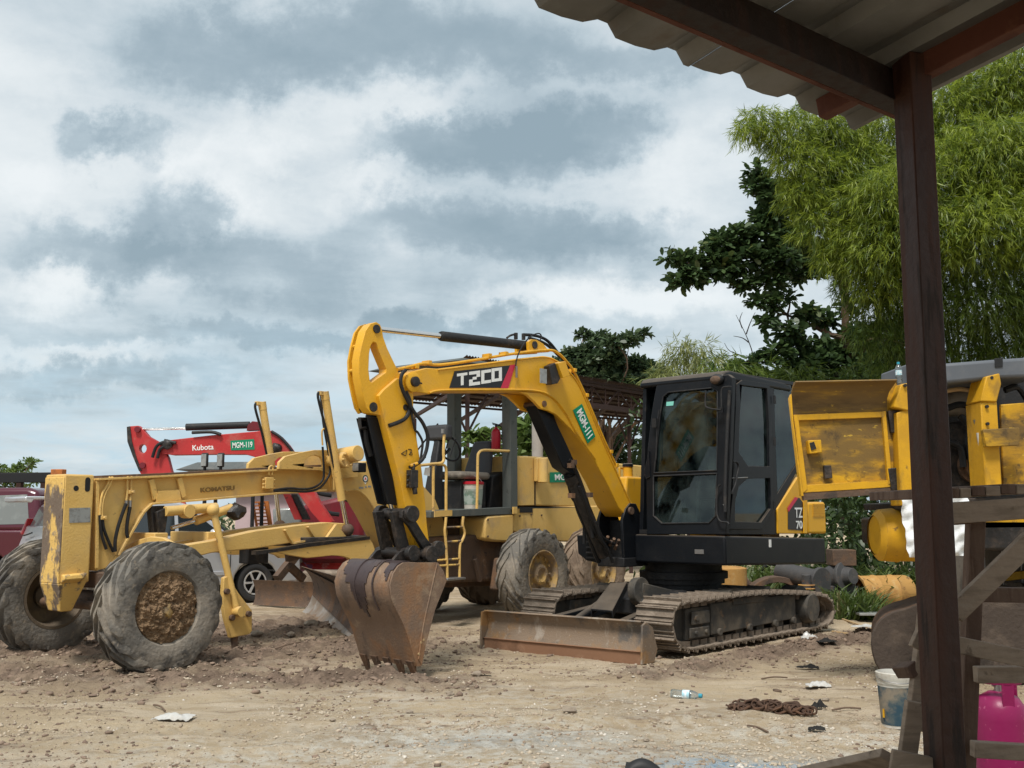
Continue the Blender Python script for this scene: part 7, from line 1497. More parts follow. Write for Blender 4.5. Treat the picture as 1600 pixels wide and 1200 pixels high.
# ================================================================== PINK SHED WALL AND ORANGE RACK
w0, w1 = hz(366, 918), hz(505, 908); w0, w1 = at(366, 860, 22.5), at(520, 860, 22.5)
pw = thing('pink_hut', 'pale pink walled hut behind the silver car', 'hut', loc=(w0.x, 22.5, 0))
m = MB(); m.box(0, w1.x - w0.x, 0, 2.0, 0, 1.95); m.build('wall', 'pink', pw)
m = MB(); m.box(-.12, w1.x - w0.x + .12, -.2, 2.2, 1.96, 2.03); m.build('roof', 'rust_roof', pw)
rk0 = at(394, 800, 20.3); rk = thing('orange_rack', 'orange slatted steel rack standing between the car and the grader', 'rack', loc=(rk0.x, 20.3, 0))
def rkp(x, y): return at(x, y, 20.3) - V((rk0.x, 20.3, 0))
m = MB(); m.prism([rkp(412, 783), rkp(419, 783), rkp(426, 828), rkp(424, 912), rkp(419, 912), rkp(420, 828)], (0, .06, 0)); m.build('side_panel', 'orange', rk)
m = MB(); m.prism([rkp(393, 784), rkp(396, 784), rkp(403, 828), rkp(404, 912), rkp(400, 912), rkp(400, 828)], (0, .06, 0)); m.build('side_panel', 'orange', rk)
for k in range(9): y = 785 + k * 5.6; dx = k * .95; m = MB(); m.beam(rkp(394 + dx, y), rkp(414 + dx, y - .5), .05, .028); m.build('slat', 'orange', rk)
m = MB(); m.prism([rkp(403, 784), rkp(406, 784), rkp(412, 828), rkp(409, 828)], (0, .05, 0)); m.build('centre_bar', 'orange', rk)

# ================================================================== SILVER CAR
CR = Frame(-7.03, 15.5, 37.6)
def make_car_wheel(R, W, parent, loc, rot=0):
    me = tyre_mesh(R, W, R * .62, 0, 'tyre', 'car_tyre'); t = inst('wheel', me, parent, loc, (0, 0, rot))
    m = MB(); m.lathe([(-.02, R * .62), (W * .42, R * .62), (W * .46, R * .60), (W * .40, R * .55), (W * .2, R * .52), (.0, R * .5), (.0, .001)], (0, 0, 0), (0, -1, 0), 30); m.build('rim_barrel', 'car_black', t)
    m = MB(); m.lathe([(W * .40, R * .635), (W * .47, R * .62), (W * .44, R * .55)], (0, 0, 0), (0, -1, 0), 36); m.build('rim', 'alloy', t)
    for k in range(6):
        for d in (-.085, .085):
            a = 2 * math.pi * k / 6 + d; a2 = 2 * math.pi * k / 6 + d * .45; m = MB(); m.beam((.03 * math.cos(a2) + math.cos(a) * R * .08, -W * .40, math.sin(a) * R * .10), (math.cos(a2) * R * .58, -W * .43, math.sin(a2) * R * .58), .022, .03, (0, 1, 0)); m.build('spoke', 'alloy', t)
    m = MB(); m.cyl((0, -W * .3, 0), (0, -W * .44, 0), .05, n=14); m.build('hub_cap', 'alloy', t); return t
def car_body(fr, root, prof_low, roofp, W, paint, arches, tum=.16):
    """lower body and greenhouse: side profiles extruded across the width, greenhouse leaning in"""
    n = []
    mb = MB(); mb.prism([(a, 0, z) for a, z in prof_low], (0, W, 0)); b = mb.build('body', paint, root, bevel=.05, seg=3)
    mb = MB(); lo = min(z for a, z in roofp); hi = max(z for a, z in roofp); k = len(roofp)
    f = lambda z: tum * (z - lo) / (hi - lo)
    v0 = [(a, .03 + f(z), z) for a, z in roofp]; v1 = [(a, W - .03 - f(z), z) for a, z in roofp]
    mb.add(v0 + v1, [tuple(range(k)), tuple(range(2 * k - 1, k - 1, -1))] + [(i, (i + 1) % k, (i + 1) % k + k, i + k) for i in range(k)]); mb.build('cabin', paint, root, bevel=.04, seg=3)
    return b
car = thing('silver_car', 'silver hatchback parked behind the front beam of the grader', 'car', CR)
WA = 3.42; WB = .78; RWh = .325
def arch(a, r=.40, n=9): return [(a + r * math.cos(t), .30 + r * math.sin(t)) for t in np.linspace(math.pi, 0, n)]
low = [(.06, .26)] + [p for p in arch(WB) if p[1] > .26] + [p for p in arch(WA) if p[1] > .26] + [(4.16, .28), (4.25, .45), (4.22, .72), (4.05, .90), (3.2, 1.02), (2.98, 1.05), (.12, 1.05), (.02, .9), (.0, .45)]
body = car_body(CR, car, low, [(.10, 1.04), (3.05, 1.04), (2.35, 1.60), (2.05, 1.68), (.55, 1.70), (.30, 1.62)], 1.64, 'silver', None)
def cwin(pts, name='side_window', off=.005):
    lo, hi = 1.04, 1.70; m_ = MB(); P = [V((a, .03 + .16 * (z - lo) / (hi - lo) - off, z)) for a, z in pts]; m_.prism(P, (0, .02, 0)); return m_.build(name, M['car_glass'] if name == 'x' else 'glass_black', car)
M['glass_pale'] = mat('sky_pale_window', (.2, .215, .22), rough=.06, spec=1.0)  # pale base colour stands in for the sky's reflection
M['glass_black'] = mat('dark_tinted_window', (.02, .026, .03), rough=.06, spec=.9)
for pts in ([(.55, 1.12), (1.18, 1.12), (1.18, 1.58), (.75, 1.58)], [(1.24, 1.12), (2.02, 1.12), (2.02, 1.58), (1.24, 1.58)], [(2.08, 1.12), (2.82, 1.12), (2.28, 1.56), (2.08, 1.58)]): cwin(pts)
m = MB(); m.prism([(2.40, .20, 1.585), (2.40, 1.44, 1.585), (3.02, 1.56, 1.08), (3.02, .08, 1.08)], (.02, 0, .02)); m.build('windscreen', 'glass_black', car)
m = MB(); m.prism([(.275, .24, 1.58), (.275, 1.40, 1.58), (.165, 1.50, 1.28), (.165, .14, 1.28)], (-.012, 0, .0)); m.build('rear_window', 'glass_pale', car)
for a in (.62, 1.21, 2.05, 2.95): m = MB(); m.box(a - .006, a + .006, -.004, .01, .35, 1.05); m.build('door_gap', 'car_black', car)
for a in (1.35, 2.2): m = MB(); m.box(a, a + .16, -.03, .0, .93, .965); m.build('door_handle', 'silver', car, bevel=.008)
m = MB(); m.box(1.0, 2.95, -.02, .0, .46, .53); m.build('side_strip', 'silver', car, bevel=.008)
m = MB(); m.box(-.24, .40, .1, 1.54, 1.69, 1.735); m.hexa([(-.24, .1, 1.66), (-.16, .1, 1.64), (-.16, 1.54, 1.64), (-.24, 1.54, 1.66), (-.25, .1, 1.72), (-.1, .1, 1.72), (-.1, 1.54, 1.72), (-.25, 1.54, 1.72)]); m.build('roof_spoiler', 'silver', car, bevel=.012)
for y0, y1 in ((-.008, .12), (1.52, 1.648)): m = MB(); m.hexa([(.03, y0, 1.14), (.28, y0, 1.14), (.28, y1, 1.14), (.03, y1, 1.14), (.12, y0 + .03, 1.40), (.30, y0 + .03, 1.40), (.30, y1 - .03, 1.40), (.12, y1 - .03, 1.40)]); m.build('tail_lamp', 'lamp_red', car, bevel=.02)
m = MB(); m.hexa([(.0, .1, .95), (.3, .1, .95), (.3, 1.54, .95), (.0, 1.54, .95), (.11, .12, 1.28), (.3, .12, 1.28), (.3, 1.52, 1.28), (.11, 1.52, 1.28)]); m.build('tailgate', 'silver', car, bevel=.02)
m = MB(); m.box(-.05, .02, .08, 1.56, .35, .62); m.build('rear_bumper', 'silver', car, bevel=.03)
m = MB(); m.tube([(.02, .75, 1.18), (.0, .95, 1.15), (.0, 1.2, 1.13)], .012); m.build('rear_wiper', 'car_black', car)
m = MB(); m.blob((2.62, -.12, 1.16), (.09, .10, .07), 2, .05, 2); m.build('door_mirror', 'silver', car)
for a in (WA, WB):
    make_car_wheel(RWh, .2, car, (a, .13, RWh - .01)); make_car_wheel(RWh, .2, car, (a, 1.51, RWh - .01), math.pi)
    m = MB(); m.lathe([(0, .395), (.35, .395)], (a, .02, .30), (0, 1, 0), 24); m.build('wheel_arch', 'car_black', car)

# ================================================================== MAROON UTILITY VEHICLE AND LORRY BODY
SV = Frame(at(58, 900, 17.6).x + .12, 19.35, 176)
suv = thing('maroon_car', 'dark maroon utility vehicle cut by the left edge of the picture', 'car', SV)
W2 = 1.75
low2 = [(.0, .42)] + [(.92 + .42 * math.cos(t), .40 + .44 * math.sin(t)) for t in np.linspace(math.pi, 0, 9)] + [(3.0, .42), (4.5, .45), (4.5, 1.1), (3.2, 1.2), (.05, 1.2), (-.03, .9)]
mb = MB(); mb.prism([(a, 0, z) for a, z in low2], (0, -W2, 0)); 
lo_side = 1
def suvp(a, b, z): return (a, b, z)
near = 1.0
mb = MB(); mb.prism([(a, W2, z) for a, z in low2], (0, -W2, 0)); mb.build('body', 'maroon', suv, bevel=.05, seg=3)
cab2 = [(.02, 1.18), (3.2, 1.18), (2.55, 1.86), (2.3, 1.92), (.35, 1.92), (.16, 1.86)]
mb = MB(); f = lambda z: .16 * (z - 1.18) / .74; k = len(cab2); mb.add([(a, W2 - .02 - f(z), z) for a, z in cab2] + [(a, .02 + f(z), z) for a, z in cab2], [tuple(range(k)), tuple(range(2 * k - 1, k - 1, -1))] + [(i, (i + 1) % k, (i + 1) % k + k, i + k) for i in range(k)]); mb.build('cabin', 'maroon', suv, bevel=.07, seg=3)
for pts in ([(.22, 1.30), (.98, 1.28), (.98, 1.78), (.34, 1.80)], [(1.04, 1.28), (1.8, 1.28), (1.8, 1.78), (1.04, 1.78)], [(1.86, 1.28), (2.7, 1.28), (2.35, 1.76), (1.86, 1.78)]):
    m = MB(); m.prism([V((a, W2 - .02 - f(z) + .006, z)) for a, z in pts], (0, -.02, 0)); m.build('side_window', 'glass_suv', suv) if 'glass_suv' in M else None
    if 'glass_suv' not in M: M['glass_suv'] = mat('hazy_window', (.16, .17, .16), [((.30, .31, .29), 2.2, .42, .62, .8)], rough=.12, spec=.9); m.build('side_window', 'glass_suv', suv)
m = MB(); m.lathe([(0, .46), (.02, .50), (.06, .48)], (.92, W2 + .0, .42), (0, -1, 0), 26); m.build('wheel_flare', 'red_dark', suv)
for a in (.92, 3.6):
    for b, rt in ((W2 - .12, math.pi), (.12, 0)): make_car_wheel(.38, .24, suv, (a, b, .37), rt)
m = MB(); m.box(-.05, .1, .1, W2 - .1, .45, .65); m.build('rear_bumper', 'car_black', suv, bevel=.02)
for b in (.0, W2 - .14): m = MB(); m.box(-.03, .12, b, b + .14, .95, 1.35); m.build('tail_lamp', 'lamp_red', suv, bevel=.02)

lf = Frame(at(82, 900, 20.5).x, 20.5, 168)
lor = thing('lorry_body', 'black wooden stake body of a lorry above the maroon vehicle', 'lorry', lf)
ZR = at(70, 738, 20.5).z
m = MB(); m.box(-.1, 4.6, -.06, .06, ZR - .20, ZR); m.build('top_rail', 'car_black', lor, bevel=.01)
m = MB(); m.box(-.14, .12, -.07, .07, ZR - .06, ZR + .06); m.build('rail_end', 'orange', lor, bevel=.01)
for k in range(8): m = MB(); m.box(.25 + .55 * k, .35 + .55 * k, -.05, .05, 1.1, ZR - .2); m.build('stake', 'wood_dark', lor)
for k in range(4): m = MB(); m.box(-.06, .18, -.03, .03, 1.12 + k * .26, 1.36 + k * .26); m.build('board', 'wood_brown', lor, bevel=.004)
for k in range(4): m = MB(); m.box(.3, 4.5, .05, .08, 1.12 + k * .22, 1.26 + k * .22); m.build('side_board', 'wood_dark', lor)
m = MB(); m.box(-.1, 4.6, -2.0, .06, .98, 1.10); m.build('deck', 'wood_brown', lor)
for a in (.9, 3.4): make_car_wheel(.46, .26, lor, (a, .0, .45), math.pi); make_car_wheel(.46, .26, lor, (a, -1.9, .45))
m = MB(); m.box(-.1, 4.6, -1.3, -.6, .7, .98); m.build('chassis', 'car_black', lor)

# ================================================================== RED EXCAVATOR
KY = 17.6
M['canopy'] = mat('dusty_grey_canopy', (.10, .112, .11), [((.2, .19, .17), 4, .45, .7, .7), ((.04, .045, .045), 7, .55, .7, .7)], rough=.7)
kb = thing('red_excavator', 'red tracked mini excavator with raised arm behind the grader beam', 'excavator', loc=(0, 0, 0))
def kpl(pts, Y, th, name, mt='red', par=None, bevel=.008, holes=()):
    mb = MB(); mb.prism([at(x, y, Y) for x, y in pts], (0, th, 0), [[at(x, y, Y) for x, y in h] for h in holes]); return mb.build(name, mt, par or kb, bevel=bevel)
kboom = kpl([(250, 694), (262, 688), (330, 680), (400, 674), (412, 672), (424, 673), (438, 682), (450, 695), (462, 712), (480, 748), (500, 786), (520, 815), (505, 822), (486, 800), (462, 765), (445, 742), (432, 728), (420, 722), (405, 716), (383, 710), (330, 710), (268, 711), (250, 708)], KY, .22, 'boom')
m = MB(); m.tube([at(x, y, KY - .02) for x, y in ((424, 674), (438, 683), (450, 696), (462, 713), (478, 742))], .025, n=7); m.build('hose', 'rubber_hose', kboom)
karm = kpl([(198, 667), (203, 666), (216, 665), (222, 670), (232, 682), (250, 692), (262, 715), (267, 735), (276, 760), (290, 800), (303, 838), (292, 848), (280, 846), (262, 806), (240, 772), (226, 752), (217, 735), (207, 712), (199, 690)], KY + .04, .14, 'arm', holes=[[(223 + 0 + 6 * math.cos(t), 701 + 7 * math.sin(t)) for t in np.linspace(0, 2 * math.pi, 12, endpoint=False)]])
kpl([(198, 667), (203, 666), (206, 690), (213, 715), (221, 736), (217, 736), (207, 712), (199, 690)], KY + .02, .02, 'worn_edge', 'grease', karm, 0)
for x, y, r in ((214, 671, .05), (222, 727, .05), (257, 694, .06)): p = at(x, y, KY - .02); m = MB(); m.cyl(p, p + V((0, .28, 0)), r, n=14); m.build('pin', 'red_dark', karm)
m = MB(); m.cyl(at(214, 671, KY + .1), at(293, 669, KY + .1), .024, n=10); rod_ = m.build('cylinder_rod', 'chrome', kb)
m = MB(); m.cyl(at(291, 667.5, KY + .1), at(390, 664, KY + .1), .062, n=16); m.build('arm_cylinder', 'black_dull', kb)
kpl([(385, 673), (387, 664), (394, 658), (403, 659), (408, 672)], KY + .03, .14, 'cylinder_lug', 'red_dark', kboom)
for pp in (((238, 715), (243, 700), (250, 693), (262, 690), (275, 692)), ((246, 716), (250, 702), (260, 696)), ((300, 676), (330, 675), (345, 679))): m = MB(); m.tube([at(x, y, KY - .04) for x, y in pp], .028); m.build('hose', 'rubber_hose', kboom)
for q in ((432, 700), (262, 694)): p = at(*q, KY - .02); m = MB(); m.blob(p, (.10, .06, .09), 4, .2, 2); m.build('coupling', 'grease', kboom)
def wplate(corners, Y, txt, parent, wfrac, m_='green_plate', tm='white_paint', hf=.6, plate_=True):
    c = [at(x, y, Y) for x, y in corners]; ctr = sum(c, V()) / 4; xd = (c[1] + c[2] - c[0] - c[3]).normalized(); yd = (c[0] + c[1] - c[2] - c[3]).normalized(); o = parent
    if plate_: mb = MB(); mb.prism(c, (0, -.006, 0)); o = mb.build('number_plate', m_, parent)
    return text_part(txt, o, ctr + V((0, -.009, 0)), xd, yd, (c[1] - c[0]).length * wfrac, tm, depth=.003, bold=.012, height=(c[0] - c[3]).length * hf)
wplate(((360, 688.5), (397, 686), (398, 702.5), (361, 703.5)), KY - .002, 'MGM-119', kboom, .84)
wplate(((301, 695), (334, 693), (334, 703), (301, 705)), KY + .006, 'Kubota', kboom, 1.0, plate_=False, hf=.85)
# second arm of the linkage, slew body, dozer blade and tracks, glimpsed under the beam
kpl([(275, 780), (283, 776), (303, 812), (306, 828), (298, 835), (288, 812)], KY - .05, .08, 'bucket_link', 'red', kb); kpl([(270, 832), (280, 828), (305, 846), (303, 852), (275, 850)], KY - .03, .2, 'bucket_bracket', 'grease', kb)
kpl([(265, 845), (306, 845), (312, 870), (300, 905), (280, 912), (262, 880)], KY - .1, .5, 'bucket', 'rust_dark', kb, .02)
kpl([(442, 772), (453, 772), (472, 812), (460, 812)], KY + .5, .12, 'boom_strut', 'red', kb); kpl([(455, 772), (464, 772), (484, 812), (472, 812)], KY + .55, .12, 'boom_cylinder', 'grease', kb)
kpl([(470, 790), (560, 770), (570, 845), (540, 880), (470, 880)], KY + 1.2, 1.3, 'slew_body', 'red_dark', kb, .08)
kpl([(425, 795), (470, 792), (472, 880), (430, 880)], KY + 1.4, 1.0, 'cab_base', 'glass_suv', kb, .04)
q0, q1 = hz(395, 945), hz(482, 949); dq_ = (q1 - q0); prof_k = [(.0, 0), (-.05, .1), (-.05, .25), (.02, .40)]
m = MB(); nrm = V((dq_.y, -dq_.x, 0)).normalized(); nrm = -nrm if nrm.y > 0 else nrm
vs = [q0 + nrm * x + V((0, 0, z)) for x, z in prof_k] + [q0 + dq_ * 1.4 + nrm * x + V((0, 0, z)) for x, z in prof_k]; n = 4; back = [p - nrm * .04 for p in vs]
m.add(vs + back, [(i, i + 1, n + i + 1, n + i) for i in range(n - 1)] + [(2 * n + i, 3 * n + i, 3 * n + i + 1, 2 * n + i + 1) for i in range(n - 1)] + [(i, 2 * n + i, 2 * n + i + 1, i + 1) for i in range(n - 1)] + [(n + i, n + i + 1, 3 * n + i + 1, 3 * n + i) for i in range(n - 1)] + [(3, 7, 15, 11), (0, 8, 12, 4)]); m.build('dozer_blade', 'rust_dark', kb)
for Yk in (17.9, 19.4):
    x0 = at(455, 900, Yk).x; m = MB(); m.prism([(x0, Yk, .25), (x0 + .2, Yk, .02), (x0 + 1.7, Yk, .02), (x0 + 1.95, Yk, .25), (x0 + 1.7, Yk, .5), (x0 + .2, Yk, .5)], (0, .35, 0)); m.build('track', 'track', kb, bevel=.05)
m = MB(); m.beam(at(432, 905, 17.3), at(462, 868, 17.8), .1, .14); m.build('blade_arm', 'rust_dark', kb)
for p in ((498, 770), (510, 800), (540, 780)): m = MB(); m.tube([at(p[0] - 12, p[1] - 14, KY + .8), at(p[0], p[1], KY + .75), at(p[0] + 20, p[1] + 4, KY + .8)], .04); m.build('hose', 'rubber_hose', kb)
# red and pink load behind the blade circle
c_ = at(535, 840, 19.5); m = MB(); m.blob((0, 0, .9), (.55, .4, .5), 3, .25, 3); m.blob((.5, .1, .5), (.4, .35, .45), 5, .3, 3); m.blob((-.4, 0, .45), (.45, .4, .45), 7, .3, 3)
M['tarp'] = mat('red_and_pink_tarpaulin', (.5, .05, .06), [((.55, .3, .34), 2.5, .45, .58, .9), ((.08, .12, .3), 4, .58, .66, .7)], rough=.7, bump=.02, bscale=12)
t = m.build('tarpaulin_heap', 'tarp', None, smooth=60); t.location = (c_.x, 19.5, 0); tag(t, 'heap of red and pink tarpaulin behind the grader circle', 'tarpaulin')
# flat canopy of the red excavator showing above the grader beam
m = MB(); c0, c1 = at(287, 736, KY + 1.6), at(428, 730, KY + 1.6); zc_ = at(350, 723, KY + 1.6).z
m.hexa([(c0.x, KY + 1.0, zc_ - .16), (c1.x, KY + 1.0, zc_ - .16), (c1.x, KY + 2.3, zc_ - .16), (c0.x, KY + 2.3, zc_ - .16), (c0.x + .35, KY + 1.2, zc_ - .01), (c1.x - .2, KY + 1.2, zc_), (c1.x - .2, KY + 2.1, zc_), (c0.x + .35, KY + 2.1, zc_ - .01)]); m.build('canopy_roof', 'canopy', kb, bevel=.05, seg=3)
for x in (c0.x + .5, c1.x - .3):
    for y in (KY + 1.3, KY + 2.0): m = MB(); m.cyl((x, y, .5), (x, y, zc_ - .14), .035, n=10); m.build('canopy_post', 'black_dull', kb)
# ================================================================== SCRAP BESIDE THE EXCAVATOR
def lay(px, py): p = hz(px, py); return V((p.x, p.y, gz(p.x, p.y)))
d0 = lay(1338, 952); yd = thing('yellow_drum', 'rusting yellow steel drum lying on its side in the grass', 'drum', loc=d0)
ax = V((.96, .28, 0)).normalized(); r = .27
m = MB(); m.lathe([(0, r), (0, r + .02), (.03, r + .02), (.04, r), (.30, r), (.32, r + .012), (.34, r), (.62, r), (.64, r + .012), (.66, r), (.88, r), (.93, r * .93), (.95, r * .7), (.95, .001)], (0, 0, r - .02), ax, 36); m.lathe([(0, r), (0, r - .015), (.85, r - .015), (.85, .001)], (0, 0, r - .02), ax, 36); m.build('shell', 'orange_rust', yd)
m = MB(); m.tube([V((0, 0, .1)) + ax * .05, V((-.15, -.1, .18)), V((-.25, -.05, .02))], .03); m.build('hose', 'rubber_hose', yd)
def lump(name, px, py, parts, lab, cat, mt='scrap', rz=0.0, grp=None):
    t = thing(name, lab, cat, loc=lay(px, py), group=grp, rz=rz)
    for nm, fn, mm in parts: m = MB(); fn(m); m.build(nm, mm, t, bevel=.008)
    return t
lump('gearbox', 1312, 955, [('casing', lambda m: (m.lathe([(-.25, .001), (-.25, .14), (-.12, .19), (.08, .2), (.1, .24), (.15, .24), (.17, .15), (.28, .12), (.28, .001)], (0, 0, .52), (.55, -.8, .1), 24)), 'scrap'), ('bracket', lambda m: (m.box(-.12, .24, -.15, .2, .70, .94)), 'rust_dark'), ('foot', lambda m: (m.box(-.25, .25, -.15, .15, -.02, .4)), 'scrap')], 'black greasy gearbox with rusty bracket lying behind the yellow drum', 'gearbox')
lump('steel_tube', 1262, 957, [('tube', lambda m: m.cyl((-.30, .35, .60), (.12, -.35, .50), .15, n=22), 'scrap'), ('flange', lambda m: m.cyl((.09, -.31, .505), (.125, -.37, .50), .2, n=22), 'scrap'), ('stand', lambda m: m.box(-.3, .3, -.15, .15, -.02, .42), 'rust_dark')], 'thick black steel tube behind the excavator track', 'tube')
lump('spring_strut', 1250, 957, [('coil', lambda m: [m.lathe([(k * .05 - .012, .11), (k * .05, .13), (k * .05 + .012, .11)], (0, -.4, .1), (0, 0, 1), 18) for k in range(8)], 'orange_rust'), ('core', lambda m: m.cyl((0, -.4, 0), (0, -.4, .6), .07, n=12), 'scrap')], 'rusty coil spring standing behind the excavator track', 'spring')
lump('wheel_guard', 1217, 957, [('arch', lambda m: m.prism([(-.55 * math.cos(t), 0, .55 * math.sin(t)) for t in np.linspace(0, math.pi, 15)] + [(.46 * math.cos(t), 0, .46 * math.sin(t)) for t in np.linspace(0, math.pi, 15)], (0, .3, 0)), 'rust_dark')], 'rusty curved mudguard arch behind the near track', 'mudguard')
lump('yellow_hub', 1134, 955, [('drum', lambda m: m.lathe([(0, .001), (0, .28), (.32, .30), (.34, .33), (.66, .33), (.68, .25), (.68, .001)], (0, 0, 0), (0, 0, 1), 28), 'orange_rust')], 'yellow rusty steel hub drum standing right of the slew ring', 'drum')
for k, (pp, lb) in enumerate(((((1180, 905), (1200, 882), (1222, 886), (1240, 900), (1256, 915)), 'black hose looping up behind the slew ring'), (((1225, 884), (1238, 882), (1248, 900), (1262, 918), (1300, 922)), 'long bent black pipe running back over the scrap'), (((1270, 918), (1300, 916), (1330, 922), (1350, 914)), 'grey hose lying on the grass by the drum'))):
    p0 = hz(pp[0][0], 936); Y = p0.y; m = MB(); P = [at(x, y, Y - .05 * i) for i, (x, y) in enumerate(pp)]
    P = [V((P[0].x - .1, P[0].y, gz(P[0].x, P[0].y)))] + P + [V((P[-1].x + .1, P[-1].y, gz(P[-1].x, P[-1].y)))]; m.tube(P, .032); tag(m.build('hose', 'rubber_hose', None), lb, 'hose')
def board(name, p, q, w, h, mt, lab, cat='plank', lift=.02):
    a, b = lay(*p), lay(*q); m = MB(); m.beam(a + V((0, 0, lift)), b + V((0, 0, lift + .01)), w, h); return tag(m.build(name, mt, None, bevel=.004), lab, cat)
board('wall_board', (1306, 950), (1362, 972), .32, .03, 'lens', 'grey flat board lying beside the back of the track', 'board', .10)
board('stick', (1300, 990), (1335, 993), .03, .02, 'straw', 'pale bamboo stick lying next to the flat plastic bag'); board('stick', (1308, 966), (1362, 984), .03, .02, 'straw', 'pale bamboo stick sloping below the grey board')
for k, (px, py, s, mt, lb) in enumerate(((1160, 952, .20, 'rust_dark', 'rusty lump of scrap right of the yellow hub drum'), (1195, 956, .16, 'scrap', 'black lump of scrap beside the mudguard arch'), (1290, 952, .15, 'rust_dark', 'rusty casting leaning on the gearbox'), (1376, 950, .09, 'scrap', 'small black engine part on top of the earth by the old bucket'), (1240, 958, .15, 'scrap', 'dark casting in front of the black steel tube'))):
    c = lay(px, py); t = thing('scrap_part', lb, 'scrap', loc=c); m = MB(); m.blob((0, 0, s * 1.3), (s, s * .8, s * 1.3), k + 31, .4, 2); m.build('casting', mt, t, smooth=0)
    m = MB(); m.cyl((0, -s * .9, s * 1.5), (0, s * .5, s * 1.7), s * .4, n=12); m.build('flange', 'scrap', t, bevel=.01); m = MB(); m.beam((-s * 1.1, 0, s * .5), (s * 1.1, .05, s * 2.1), s * .25, s * .2); m.build('lug', mt, t, bevel=.01)
# litter
def bag(name, px, py, sx, sy, sz, seed, mt, lab, cat='bag', grp=None):
    c = lay(px, py); m = MB(); R = random.Random(seed)
    m.sheet((-sx, -sy, .015), (sx, -sy * .7, .012), (sx * .9, sy, .02), (-sx * .9, sy * .8, .015), 14, 8, lambda u, v: sz * (.5 + .5 * math.sin(u * 7 + seed) * math.cos(v * 6 + seed * 2)) * math.sin(math.pi * min(max(u, .02), .98)) * math.sin(math.pi * min(max(v, .02), .98)) + R.uniform(0, sz * .3), .004)
    t = m.build(name, mt, None, smooth=25); t.location = c + V((0, 0, .005)); t.rotation_euler = (0, 0, R.uniform(-.4, .4)); return tag(t, lab, cat, grp)
bag('plastic_bag', 273, 1126, .14, .09, .05, 1, 'bag', 'clear crumpled plastic bag on the ground in the left foreground')
bag('plastic_bag', 1278, 1073, .11, .07, .05, 2, 'bag', 'whitish crumpled plastic bag on the ground left of the pail')
bag('plastic_bag', 1264, 1006, .09, .07, .08, 3, 'bag', 'white plastic scrap beside the black rag at the back of the track')
bag('plastic_bag', 1352, 990, .16, .10, .03, 4, 'bag', 'flat clear plastic bag next to the pale sticks')
bag('rag', 1292, 1010, .12, .07, .05, 5, 'rag', 'black torn rag beside the white plastic scrap', 'rag')
bag('rag', 1262, 1041, .11, .04, .04, 6, 'rag', 'small black rag on bare ground right of the track', 'rag')
bag('rag', 1280, 1104, .055, .05, .06, 7, 'rag', 'crumpled black rag right of the rusty chain', 'rag')
bag('rag', 1276, 1140, .06, .04, .03, 8, 'rag', 'dark rag scrap below the rusty chain', 'rag')
bag('leaf_scrap', 755, 1060, .07, .05, .03, 9, 'stick', 'brown dry scrap on the ground right of the digging bucket', 'scrap')
b_ = lay(1062, 1092); bt_ = bottle('water_bottle', b_ + V((-.06, .05, .032)), (math.pi / 2, 0, math.radians(66)), 'crushed plastic water bottle lying on the ground before the excavator', s=1.15)
for k, (px, py, s) in enumerate(((890, 1118, .055), (703, 1084, .035), (1065, 1098, .02), (400, 997, .07), (485, 985, .09), (455, 995, .06), (1290, 1092, .03), (640, 1118, .03), (745, 1061, .05), (520, 1130, .02), (1010, 1160, .02), (100, 1100, .02))):
    c = lay(px, py); m = MB(); m.blob((0, 0, s * .35), (s, s * .8, s * .55), k + 2, .35, 2); t = m.build('stone', 'stone', None, smooth=0); t.location = c
    tag(t, ['flat round stone alone in the middle foreground', 'small brown stone right below the digging bucket', 'tiny stone next to the water bottle', 'clod of earth beside the yellow link plate', 'biggest block of earth below the curved grader blade', 'block of earth left of the biggest one', 'dark stone near the black rag', 'small stone in the foreground below the bucket', 'long flat clod right of the bucket teeth', 'tiny dark stone left of the foreground centre', 'small stone at the lower edge of the pale patch', 'small stone on the far left bare ground'][k], 'stone')
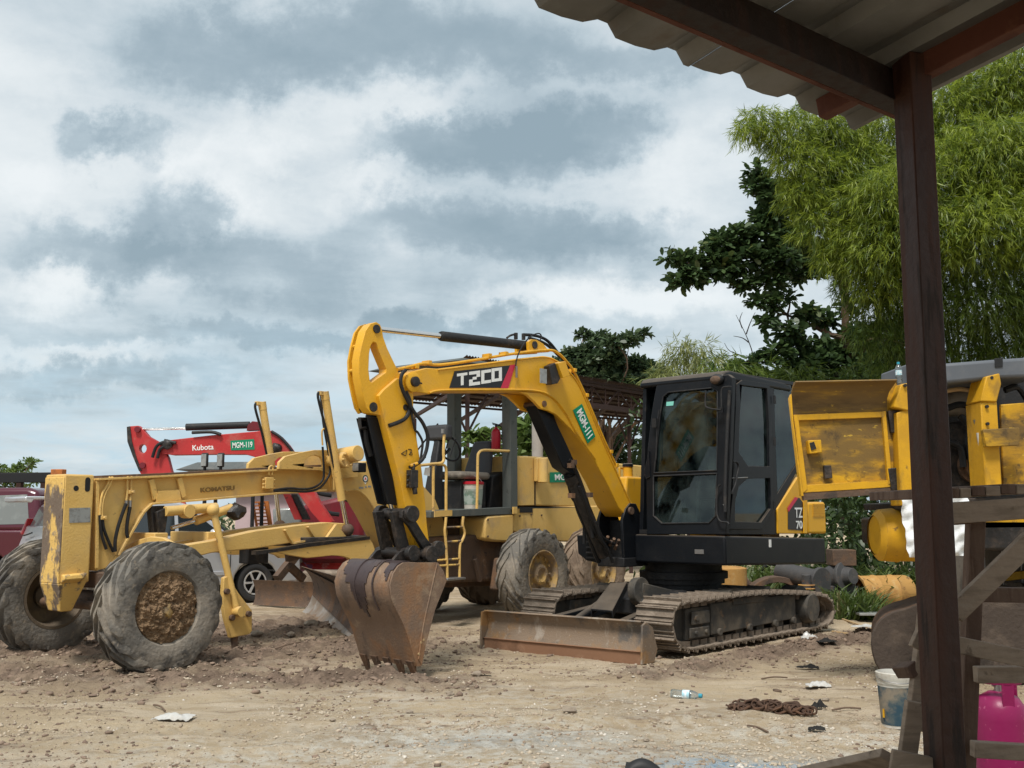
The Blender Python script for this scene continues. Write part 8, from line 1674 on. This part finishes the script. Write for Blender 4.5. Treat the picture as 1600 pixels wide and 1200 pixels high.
for k, (p, q, lb) in enumerate((((240, 1104), (258, 1114), 'short dark twig just above the clear plastic bag'), ((1168, 1132), (1200, 1145), 'thin stick lying below the rusty chain'), ((1190, 1063), (1230, 1060), 'thin stick on bare ground above the chain'), ((1300, 1108), (1345, 1106), 'thin dark stick left of the pail'), ((430, 1018), (470, 1012), 'dry twig in the churned mud left of the bucket'))):
    a, b = lay(*p), lay(*q); m = MB(); m.tube([a + V((0, 0, .012)), a.lerp(b, .5) + V((.0, .02, .02)), b + V((0, 0, .012))], .007, 6); tag(m.build('stick', 'stick', None), lb, 'stick')
# rusty chain in a heap: every link an object
ch = lay(1202, 1111); chain = thing('chain', 'heap of rusty chain links on the ground in the right foreground', 'chain', loc=ch); lk_ = MB()
pts = [V((.032 * math.cos(t) + (.022 if math.cos(t) > 0 else -.022), .026 * math.sin(t), 0)) for t in np.linspace(0, 2 * math.pi, 13)]; lk_.tube(pts, .0085, 6, False); lme = lk_.mesh('chain_link', 60); lme.materials.append(M['chain_rust'] if 'chain_rust' in M else mat('rusty_chain', (.085, .05, .034), [((.16, .085, .05), 9, .45, .65, .8)], rough=.75, metal=.2))
R = random.Random(12)
for k in range(80):
    t = k / 79; x = -.27 + .52 * t + R.uniform(-.05, .05); wz = .05 * math.sin(math.pi * min(1, t * 1.1)) if t < .9 else 0; y = R.uniform(-.07, .07) * (1 if .1 < t < .85 else .3)
    inst('chain_link', lme, chain, (x, y - .08 * t, .012 + R.uniform(0, wz)), (R.choice((0, 1.3)) + R.uniform(-.4, .4), R.uniform(-.4, .4), R.uniform(-1.2, 1.2)))
# black sandal-like strap end at the lower edge of the picture
c = at(1000, 1197, 5.2); c = hz(1004, 1196, .03); m = MB(); m.sheet((-.11, -.05, .0), (.10, -.06, .0), (.10, .05, 0), (-.09, .05, .02), 10, 5, lambda u, v: .05 * math.sin(math.pi * u) * math.sin(math.pi * v), .012); t = m.build('rubber_flap', 'car_black', None, smooth=50); t.location = V((c.x, c.y, gz(c.x, c.y) + .012)); tag(t, 'black rubber flap on the ground at the very bottom edge', 'rubber flap')
